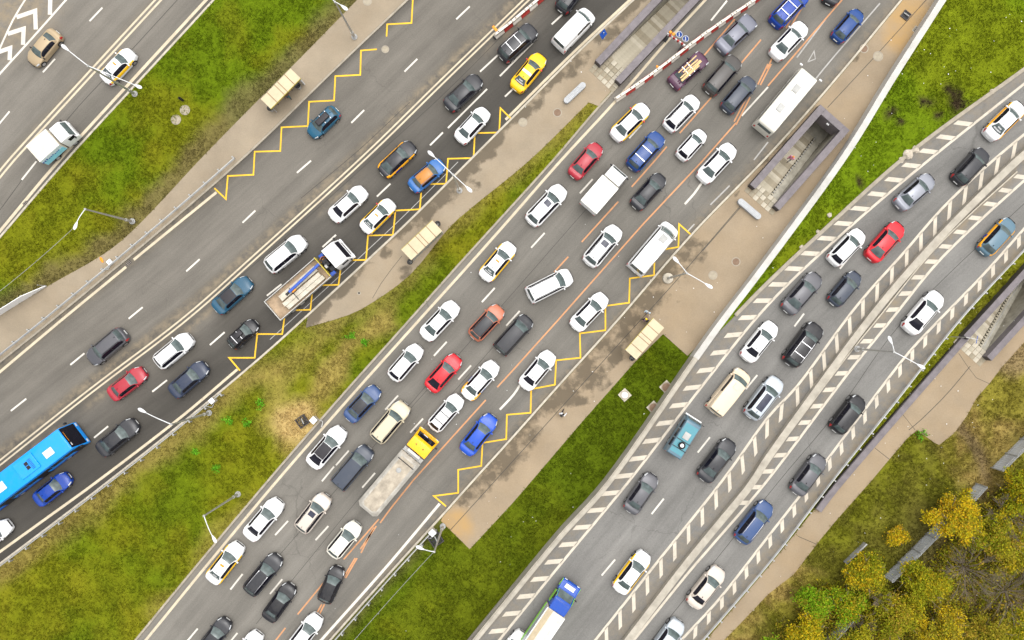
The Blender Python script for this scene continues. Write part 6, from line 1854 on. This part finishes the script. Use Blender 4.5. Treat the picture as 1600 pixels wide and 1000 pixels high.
# pavement joints
def joint(pts, z, e=0.0, w=.06): 
    tag(mark('pavement_joint', line(pts, z, e, 0), w, None, MAT['seam'], z + .004), kind='structure')
joint([(1447, 0), (1370, 85), (1293, 168)], .13, 20); joint([(1160, 318), (1100, 388), (1050, 446), (950, 556), (800, 722), (703, 829)], .13)
joint([(1157, 324), (1098, 392)], .13); joint([(628, 400), (600, 436), (582, 466)], .13, 0, .04)
joint([(1516, 572), (1480, 615), (1440, 655), (1420, 672)], Z1 + .07); joint([(1498, 552), (1525, 590), (1547, 600)], Z1 + .07, 0, .04); joint([(1367, 700), (1390, 718)], Z1 + .07, 0, .05); joint([(1410, 647), (1422, 660), (1430, 672)], Z1 + .07, 0, .04); joint([(1247, 838), (1275, 850)], Z1 + .07, 0, .05)

# ================================================================ PEOPLE
def person(px, py, z, face, label, jacket, trousers, hair, stride=.0, h=1.72, bag=None):
    k = h / 1.72; s = stride
    J = {'pelvis': (0, 0, .95), 'waist': (0, 0, 1.08), 'chest': (0.02, 0, 1.30), 'neck': (.02, 0, 1.47), 'headb': (.03, 0, 1.56), 'headt': (.04, 0, 1.70),
         'sl': (.0, .19, 1.40), 'el': (-.06 - .2 * s, .25, 1.13), 'wl': (.06 - .25 * s, .26, .90), 'fl': (.10 - .25 * s, .26, .80), 'sr': (0, -.19, 1.40), 'er': (-.06 + .2 * s, -.25, 1.13), 'wr': (.1 + .3 * s, -.25, .92), 'fr': (.15 + .3 * s, -.25, .83),
         'hl': (0, .10, .90), 'kl': (.05 + .25 * s, .10, .50), 'al': (-.02 + .45 * s, .10, .09), 'tl': (.16 + .45 * s, .11, .04), 'hr': (0, -.10, .90), 'kr': (.04 - .1 * s, -.10, .50), 'ar': (-.03 - .5 * s, -.10, .10), 'tr': (.14 - .48 * s, -.11, .04)}
    rad = {'pelvis': .155, 'waist': .14, 'chest': .17, 'neck': .065, 'headb': .085, 'headt': .095, 'sl': .085, 'el': .06, 'wl': .045, 'fl': .035, 'hl': .10, 'kl': .07, 'al': .05, 'tl': .04}
    for a in ('sl', 'el', 'wl', 'fl', 'hl', 'kl', 'al', 'tl'): rad[a[0] + 'r'] = rad[a]
    ED = [('pelvis', 'waist'), ('waist', 'chest'), ('chest', 'neck'), ('neck', 'headb'), ('headb', 'headt'), ('chest', 'sl'), ('sl', 'el'), ('el', 'wl'), ('wl', 'fl'), ('chest', 'sr'), ('sr', 'er'), ('er', 'wr'), ('wr', 'fr'), ('pelvis', 'hl'), ('hl', 'kl'), ('kl', 'al'), ('al', 'tl'), ('pelvis', 'hr'), ('hr', 'kr'), ('kr', 'ar'), ('ar', 'tr')]
    names = list(J); me = bpy.data.meshes.new('body_skel')
    me.from_pydata([tuple(c * k for c in J[n]) for n in names], [(names.index(a), names.index(b)) for a, b in ED], [])
    o = bpy.data.objects.new('tmp', me); COL.objects.link(o)
    o.modifiers.new('skin', 'SKIN'); sm = o.modifiers.new('sub', 'SUBSURF'); sm.levels = 1; sm.render_levels = 1
    for i, n in enumerate(names):
        sv = me.skin_vertices[0].data[i]; sv.radius = (rad[n] * k, rad[n] * k); sv.use_root = (n == 'pelvis')
    dg = bpy.context.evaluated_depsgraph_get(); dg.update()
    nm = bpy.data.meshes.new_from_object(o.evaluated_get(dg))
    bpy.data.objects.remove(o)
    nm.name = 'body'
    nm.materials.clear()
    SK = simple('skin', (.42, .27, .2), .6, var=.05)
    for m in (SK, jacket, trousers, MAT['dark']): nm.materials.append(m)
    for p in nm.polygons:
        c = p.center / k
        p.use_smooth = True
        if c.z < .11: i = 3
        elif c.z < .96 and abs(c.y) < .215: i = 2
        elif c.z < .90 and abs(c.y) >= .2: i = 0
        elif c.z < 1.47: i = 1
        else: i = 0
        p.material_index = i
    q = P(px, py, z)
    r = empty('person', (q.x, q.y, z), face, label, 'person', 'people on foot')
    part(r, nm)
    bm = bmesh.new(); bmesh.ops.create_uvsphere(bm, u_segments=14, v_segments=10, radius=.115 * k)
    bmesh.ops.delete(bm, geom=[v for v in bm.verts if v.co.z < -.035 and v.co.x > -.03], context='VERTS')
    hm = bpy.data.meshes.new('hair'); bm.to_mesh(hm); bm.free(); hm.materials.append(hair)
    hm.polygons.foreach_set('use_smooth', [True] * len(hm.polygons))
    part(r, hm, None, (.03 * k, 0, 1.675 * k)).scale = (1.05, .9, 1.0)
    for sd in (1, -1):
        part(r, MB().box((.118 * k, sd * .033, 1.64 * k), (.012, .022, .012)).mesh('eye', [MAT['dark']]))
        # fingers
        hx = J['fl' if sd > 0 else 'fr']
        for f in range(4): part(r, MB().tube([(hx[0] * k - .03 + f * .019, hx[1] * k, hx[2] * k + .01), (hx[0] * k - .03 + f * .021, hx[1] * k - sd * .01, hx[2] * k - .06), (hx[0] * k - .02 + f * .021, hx[1] * k - sd * .025, hx[2] * k - .085 + .006 * abs(f - 1))], .009, 6).mesh('finger', [SK]))
        part(r, MB().tube([(hx[0] * k + .03, hx[1] * k, hx[2] * k + .03), (hx[0] * k + .055, hx[1] * k - sd * .02, hx[2] * k - .02)], .01, 6).mesh('thumb', [SK]))
    part(r, MB().tube([(.115 * k, 0, 1.625 * k), (.14 * k, 0, 1.61 * k)], .012, 6).mesh('nose', [SK]))
    part(r, MB().box((.122 * k, 0, 1.575 * k), (.01, .04, .008)).mesh('mouth', [simple('lips', (.3, .1, .09), .6)]))
    if bag: part(r, MB().box((-.22, 0, 1.2), (.16, .3, .4)).mesh('backpack', [bag], bevel=.05))
    return r
cloth = lambda n, c: simple('cloth_' + n, c, .9, var=.15, scale=8)
ORG, BRN = cloth('orange', (.75, .30, .02)), cloth('brown', (.16, .08, .04))
YELL = simple('yellow_hat', (.85, .62, .03), .7)
person(452, 153, .13, R(-60), 'person in a brown jacket with yellow hat standing at the left shelter', BRN, cloth('teal', (.02, .10, .13)), YELL, .3)
person(1006, 499, .13, R(130), 'person with a yellow hat beside the right shelter', cloth('plum', (.22, .14, .16)), cloth('navy', (.02, .025, .05)), YELL, .1, bag=MAT['dark'])
person(1009, 488, .13, R(-120), 'person in pale blue standing nearest the kerb by the right shelter', cloth('paleblue', (.55, .66, .74)), cloth('grey', (.2, .2, .21)), simple('grey_hair', (.3, .27, .24), .8), .1)
person(878, 645, .13, R(50), 'person in dark clothes with white shoulders walking on the stained pavement', cloth('white', (.66, .66, .68)), cloth('black', (.012, .012, .018)), simple('dark_hair', (.02, .015, .012), .8), .7, bag=MAT['dark'])
person(1231, 250, -1.15, R(228), 'person in a pink jacket climbing the portal stair', cloth('pink', (.72, .28, .38)), cloth('grey2', (.22, .22, .24)), simple('ginger_hair', (.6, .22, .06), .8), .35)

# ================================================================ TREES AND SHRUBS
def col_attr(me, cols):
    a = me.attributes.new('col', 'FLOAT_COLOR', 'POINT')
    a.data.foreach_set('color', np.column_stack([cols, np.ones(len(cols))]).astype(np.float32).ravel())

def leaf_mesh(name, centres, rads, per, size, pal, seed, flat=.5):
    g = np.random.default_rng(seed)
    pts, cols = [], []
    for c, r in zip(centres, rads):
        n = int(per * (r / .5) ** 2)
        d = g.normal(size=(n, 3)); d /= np.linalg.norm(d, axis=1)[:, None]
        rr = r * g.uniform(.25, 1, (n, 1)) ** .5
        p = c + g.normal(size=(n, 3)) * r * np.array((.62, .62, .4))
        base = pal[g.choice(len(pal), p=None)] if len(pal) else None
        cc = base * g.uniform(.5, 1.4, (n, 1))
        alt = pal[g.choice(len(pal), n)]
        t = (g.random((n, 1)) < .42)
        cc = np.where(t, alt * g.uniform(.7, 1.3, (n, 1)), cc)
        pts.append(p); cols.append(cc)
    p = np.vstack(pts); cc = np.clip(np.vstack(cols) * 1.2, 0, .8); n = len(p)
    a = g.normal(size=(n, 3)); a[:, 2] *= flat; a /= np.linalg.norm(a, axis=1)[:, None]
    b = np.cross(a, np.column_stack([g.normal(size=(n, 2)) * .55, np.ones(n)])); b /= np.linalg.norm(b, axis=1)[:, None]
    s = size * g.uniform(.6, 1.3, (n, 1))
    v = np.stack([p - a * s, p + b * s * .55, p + a * s, p - b * s * .55], 1).reshape(-1, 3)
    me = bpy.data.meshes.new(name)
    me.vertices.add(4 * n); me.vertices.foreach_set('co', v.astype(np.float32).ravel())
    me.loops.add(4 * n); me.loops.foreach_set('vertex_index', np.arange(4 * n, dtype=np.int32))
    me.polygons.add(n); me.polygons.foreach_set('loop_start', np.arange(0, 4 * n, 4, dtype=np.int32))
    me.update(calc_edges=True); me.validate()
    col_attr(me, np.repeat(cc, 4, 0))
    me.materials.append(MAT['leaf'])
    return me

def limbs(name, R_, Hh, n, seed, mat, twigs=3, rad=.09, droop=0.0, low=.35):
    g = random.Random(seed); mb = MB()
    for i in range(n):
        a = 2 * math.pi * i / n + g.uniform(-.3, .3); l = R_ * g.uniform(.6, 1.0)
        z0 = Hh * g.uniform(low * .4, low)
        e = Vector((math.cos(a) * l, math.sin(a) * l, z0 + (Hh - z0) * g.uniform(.45, 1.0) - droop * l))
        mid = Vector((math.cos(a) * l * .45, math.sin(a) * l * .45, z0 + (e.z - z0) * .62)) + Vector((g.uniform(-.15, .15), g.uniform(-.15, .15), 0))
        mb.tube([(0, 0, z0), mid, e], rad * .5, 5, r1=.012)
        for k in range(twigs):
            t = g.uniform(.3, .95); b = mid.lerp(e, t) if t > .5 else Vector((0, 0, z0)).lerp(mid, t * 2)
            d = Vector((math.cos(a + g.uniform(-1.0, 1.0)), math.sin(a + g.uniform(-1.0, 1.0)), g.uniform(.1, .7))) * R_ * g.uniform(.18, .42)
            mb.tube([b, b + d * .55 + Vector((0, 0, .05)), b + d], rad * .2, 4, r1=.007, cap=False)
    return mb.mesh(name, [mat], fix=False)

YG = np.array([(.26, .245, .012), (.20, .215, .010), (.35, .26, .010), (.15, .17, .008)])
YO = np.array([(.46, .32, .012), (.40, .31, .010), (.48, .27, .014), (.30, .27, .012)])
GR = np.array([(.12, .24, .008), (.16, .29, .010), (.22, .27, .012), (.09, .16, .006)])
OL = np.array([(.20, .19, .014), (.26, .215, .02), (.15, .15, .01), (.31, .21, .025)])
def tree(px, py, rpx, hgt, pal, label, seed, dens=1.0, leaf=.15, name='tree', nclump=84):
    zc = Z1 + hgt * .6
    p = P(px, py, zc); Rr = rpx / SHEET * (CAM_H - zc) / CAM_H
    r = empty(name, (p.x, p.y, Z1 - .05), random.uniform(0, 6.28), label, 'tree' if name == 'tree' else 'shrub', 'autumn trees and shrubs')
    g = np.random.default_rng(seed)
    cs, rs = [], []
    for i in range(int(nclump * dens)):
        d = g.normal(size=3); d /= np.linalg.norm(d); d[2] = abs(d[2]) * 1.1 - .25
        k = g.uniform(.35, 1.0) ** .6
        lobe = .78 + .3 * math.sin(3 * math.atan2(d[1], d[0]) + seed) + .14 * math.sin(7 * math.atan2(d[1], d[0]) + seed * 2)
        cs.append(np.array((d[0] * Rr * k * lobe, d[1] * Rr * k * lobe, hgt * .58 + d[2] * hgt * .40 * k))); rs.append(g.uniform(.2, .6) * min(1.0, Rr / 2.2 + .25))
    part(r, MB().tube([(0, 0, 0), (.06, .03, hgt * .3), (.0, -.05, hgt * .62)], .05 * hgt * .55, 8, r1=.03).mesh('trunk', [MAT['bark']], smooth=True))
    part(r, limbs('branches', Rr * .85, hgt * .85, 9, seed, MAT['bark'], 3, .1))
    part(r, leaf_mesh('crown', cs, rs, 120, leaf * .66, np.vstack([pal, pal, OL[:2]]), seed))
    return r
tree(1495, 808, 47, 5.0, YO, 'yellow orange tree beside the gap in the metal fence', 101, 1.25)
tree(1352, 897, 37, 3.8, np.vstack([YG, YO[:1]]), 'yellow green tree left of the long metal fence piece', 102)
tree(1440, 915, 42, 4.2, YG, 'large yellow green tree right of the long metal fence piece', 103, 1.15)
tree(1400, 962, 44, 4.0, np.vstack([YG, OL]), 'olive tree at the bottom below the long fence piece', 104, 1.15)
tree(1275, 945, 30, 2.6, GR, 'bright green shrub nearest the sandy footpath', 105, name='shrub')
tree(1262, 990, 34, 3.0, np.vstack([YG, YO[:2]]), 'yellow shrub at the bottom edge near the footpath', 106, name='shrub')
tree(1325, 945, 30, 3.0, np.vstack([GR, YG]), 'green shrub between the yellow trees and the bright green shrub', 107, name='shrub')
tree(1552, 845, 40, 4.2, np.vstack([YG, OL]), 'olive yellow tree above the bare bush', 108)
tree(1600, 770, 40, 4.5, np.vstack([YG, YO[:1]]), 'yellow green tree at the right edge', 109)
tree(1475, 985, 42, 4.2, np.vstack([OL, YO[:2]]), 'ochre tree at the bottom edge', 110, 1.1)
tree(1545, 990, 40, 4.0, OL, 'olive tree at the bottom right below the bare bush', 111)
tree(1595, 985, 35, 3.6, YG, 'yellow green tree in the bottom right corner', 112)
tree(1402, 838, 17, 1.6, YO, 'small yellow bush on the dry grass', 113, .6, .13, 'shrub')
tree(1590, 865, 38, 3.8, np.vstack([YG, OL]), 'yellow green tree right of the bare bush', 114, .9)
tree(1655, 900, 48, 4.5, YG, 'yellow green tree just past the right edge', 115)
tree(1340, 1010, 42, 3.5, YG, 'yellow green shrub below the bottom edge', 116, name='shrub')
tree(1205, 1030, 30, 2.5, GR, 'green shrub below the footpath bottom edge', 117, name='shrub')
def bare(px, py, rpx, hgt, label, seed, n=22, leaves=0):
    p = P(px, py, Z1 + hgt * .3); Rr = rpx / SHEET
    r = empty('bare_bush', (p.x, p.y, Z1 - .03), 0, label, 'shrub', 'leafless bushes')
    part(r, MB().tube([(0, 0, 0), (0, 0, hgt * .3)], .12, 7, r1=.07).mesh('trunk', [MAT['twig']], smooth=True))
    part(r, limbs('branches', Rr, hgt, n, seed, MAT['twig'], 16, .065, 0, .3))
    if leaves:
        g = np.random.default_rng(seed)
        cs = [np.array((math.cos(a) * Rr * k, math.sin(a) * Rr * k, hgt * h)) for a, k, h in zip(g.uniform(0, 6.28, leaves), g.uniform(.4, 1, leaves), g.uniform(.3, .8, leaves))]
        part(r, leaf_mesh('crown', cs, [.4] * leaves, 22, .12, OL, seed))
    return r
bare(1507, 888, 46, 3.2, 'leafless brown bush with spreading branches among the trees', 201, 22, 10)
bare(1572, 925, 48, 3.2, 'leafless greyish bush right of the spreading bush', 202, 22, 14)
bare(1565, 800, 36, 3.0, 'leafless tan bush between yellow trees at the right', 203, 24, 8)
bare(1335, 985, 28, 2.2, 'small leafless bush at the bottom edge', 204, 20)
bare(1360, 925, 14, 4.6, 'pale dead branches poking through the yellow tree', 205, 10)

# weeds in the wide grass strip
def weed(px, py, s, label, z=.09, seed=0):
    p = P(px, py, z); r = empty('weed', (p.x, p.y, z), 0, label, 'plant', 'leafy weeds')
    g = np.random.default_rng(seed + 300)
    cs = [np.array((g.normal() * s * .5, g.normal() * s * .5, .15 + .2 * g.random())) for _ in range(7)]
    part(r, MB().tube([(0, 0, 0), (.02, 0, .3)], .02, 5).mesh('stem', [MAT['bark']]))
    part(r, leaf_mesh('leaves', cs, [.2] * 7, 90, .09, np.array([(.10, .30, .015), (.14, .36, .02), (.07, .2, .01)]), seed + 301))
for i, (px, py, s, lb) in enumerate(((339, 729, .5, 'bright green weed left of the wide strip'), (360, 657, .35, 'bright green weed by the lamp'), (386, 661, .45, 'wide bright green weed right of the lamp'), (409, 627, .5, 'bright green weed on the strip facing the dark blue sedan'), (550, 525, .35, 'bright green weed below the curved pavement'), (306, 705, .25, 'small green weed in the lower strip'), (571, 536, .2, 'tiny green weed near the central road kerb'), (1436, 679, .5, 'dark green tuft at the notch of the sandy footpath'))):
    weed(px, py, s, lb, Z1 if px > 1300 else .09, i)

# ================================================================ GRASS
def tufts(name, reg, poly, z, dens, hgt, seed, holes=(), box=None, avoid=()):
    g = np.random.default_rng(seed)
    x0, y0, x1, y1 = box or (-54, -35, 54, 35)
    n = int((x1 - x0) * (y1 - y0) * dens)
    q = np.column_stack([g.uniform(x0, x1, n), g.uniform(y0, y1, n)])
    k = inside(q, poly)
    q = q[k]
    for h in list(holes) + list(avoid): q = q[~inside(q, h)]
    c = turf_col(q, reg)
    clump = fbm(q[:, 0], q[:, 1], 1.3, seed)
    keep = g.random(len(q)) < .25 + 1.2 * sstep(.35, .65, clump)
    q, c, clump = q[keep], c[keep], clump[keep]
    n = len(q); B = 3
    P0 = np.repeat(np.column_stack([q, np.full(n, z)]), B, 0)
    P0[:, :2] += g.normal(size=(n * B, 2)) * .05
    a = g.uniform(0, 6.283, n * B); hh = hgt * g.uniform(.5, 1.4, n * B) * np.repeat(.6 + clump, B)
    w = .02 + .03 * g.random(n * B); ln = g.uniform(.3, 1.1, n * B) * hh
    dx, dy = np.cos(a), np.sin(a)
    v0 = P0 + np.column_stack([-dy * w, dx * w, np.zeros(n * B)]); v1 = P0 + np.column_stack([dy * w, -dx * w, np.zeros(n * B)])
    v2 = P0 + np.column_stack([dx * ln, dy * ln, hh])
    v = np.stack([v0, v1, v2], 1).reshape(-1, 3); m = n * B
    cc = np.repeat(c, B, 0) * g.uniform(.75, 1.55, (m, 1))
    me = bpy.data.meshes.new(name)
    me.vertices.add(3 * m); me.vertices.foreach_set('co', v.astype(np.float32).ravel())
    me.loops.add(3 * m); me.loops.foreach_set('vertex_index', np.arange(3 * m, dtype=np.int32))
    me.polygons.add(m); me.polygons.foreach_set('loop_start', np.arange(0, 3 * m, 3, dtype=np.int32))
    me.update(calc_edges=True)
    col_attr(me, np.clip(np.repeat(cc, 3, 0), 0, 1)); me.materials.append(MAT['blade'])
    o = mesh_obj(name, me); tag(o, kind='stuff'); return o
A_poly = zip_poly(SA, K2)
tufts('grass', 'g1', zip_poly(offset(K1, -.15), offset(SA, .0)), .08, 42, .15, 1)
tufts('grass', 'g2', zip_poly(offset(K3, -.15), offset(K4, .15)), .08, 42, .16, 2, [PIT1.hole], (-54, -35, 12, 25), [SB])
tufts('grass', 'g3', zip_poly(offset(K5, -.4), offset(WP, .8)), .08, 48, .15, 3, [], (-22, -35, 20, 2), [C_pts])
tufts('grass', 'g5', np.vstack([offset(WALL, -.1), offset(KE, .4)[::-1]]), Z1, 45, .14, 4, [], (20, 0, 54, 34))
RG = np.vstack([offset(K7, -.35), FARR])
tufts('grass', 'g5', RG, Z1, 34, .26, 5, [PIT3.hole], (16, -34, 53, 10), [pp, zip_poly(offset(LW, .02), offset(LW, -.66))])

# undergrowth under the trees
UG = P2([(1640, 700), (1600, 735), (1530, 800), (1440, 885), (1370, 935), (1290, 900), (1215, 975), (1180, 1040), (1660, 1040)], Z1)
g = np.random.default_rng(77)
q = np.column_stack([g.uniform(20, 56, 8200), g.uniform(-36, -10, 8200)]); q = q[inside(q, UG)]
q = q[g.random(len(q)) < sstep(.38, .6, fbm(q[:, 0], q[:, 1], 2.4, 66)) + .3][:3200]
cs = [np.array((x, y, Z1 + g.uniform(.15, .7))) for x, y in q]
und = mesh_obj('undergrowth', leaf_mesh('undergrowth', cs, list(g.uniform(.25, .6, len(cs))), 34, .1, np.vstack([OL, YG, OL * .8]), 78)); tag(und, kind='stuff')
tw = MB(); rr_ = random.Random(9)
for x, y in q[::5]:
    for k in range(3):
        a = rr_.uniform(0, 6.28); l = rr_.uniform(.5, 1.3)
        tw.tube([(x, y, Z1), (x + math.cos(a) * l * .5, y + math.sin(a) * l * .5, Z1 + .6), (x + math.cos(a) * l, y + math.sin(a) * l, Z1 + rr_.uniform(.6, 1.2))], .012, 3, r1=.006, cap=False)
tag(mesh_obj('dead_twigs', tw.mesh('dead_twigs', [MAT['twig']], fix=False)), kind='stuff')

# ---------------------------------------------------------------- litter: scraps scattered by the wind
g = np.random.default_rng(55); mb = MB()
for (poly, z, n, av) in ((zip_poly(K5, offset(WP, .7)), .2, 40, []), (np.vstack([offset(WALL, -.1), offset(KE, .4)[::-1]]), Z1 + .1, 32, []), (RG, Z1 + .15, 70, []), (zip_poly(K4, K5), .008, 25, []), (SB, .14, 8, []), (C_pts, .14, 8, [])):
    q = np.column_stack([g.uniform(-52, 52, 6000), g.uniform(-33, 33, 6000)]); q = q[inside(q, poly)][:n]
    for x, y in q:
        s = g.uniform(.025, .07); mb.box((x, y, z + .02), (s * g.uniform(.8, 1.8), s, .02), g.uniform(0, 3))
o = mb.build('litter', MAT['sign_white']); tag(o, kind='stuff')
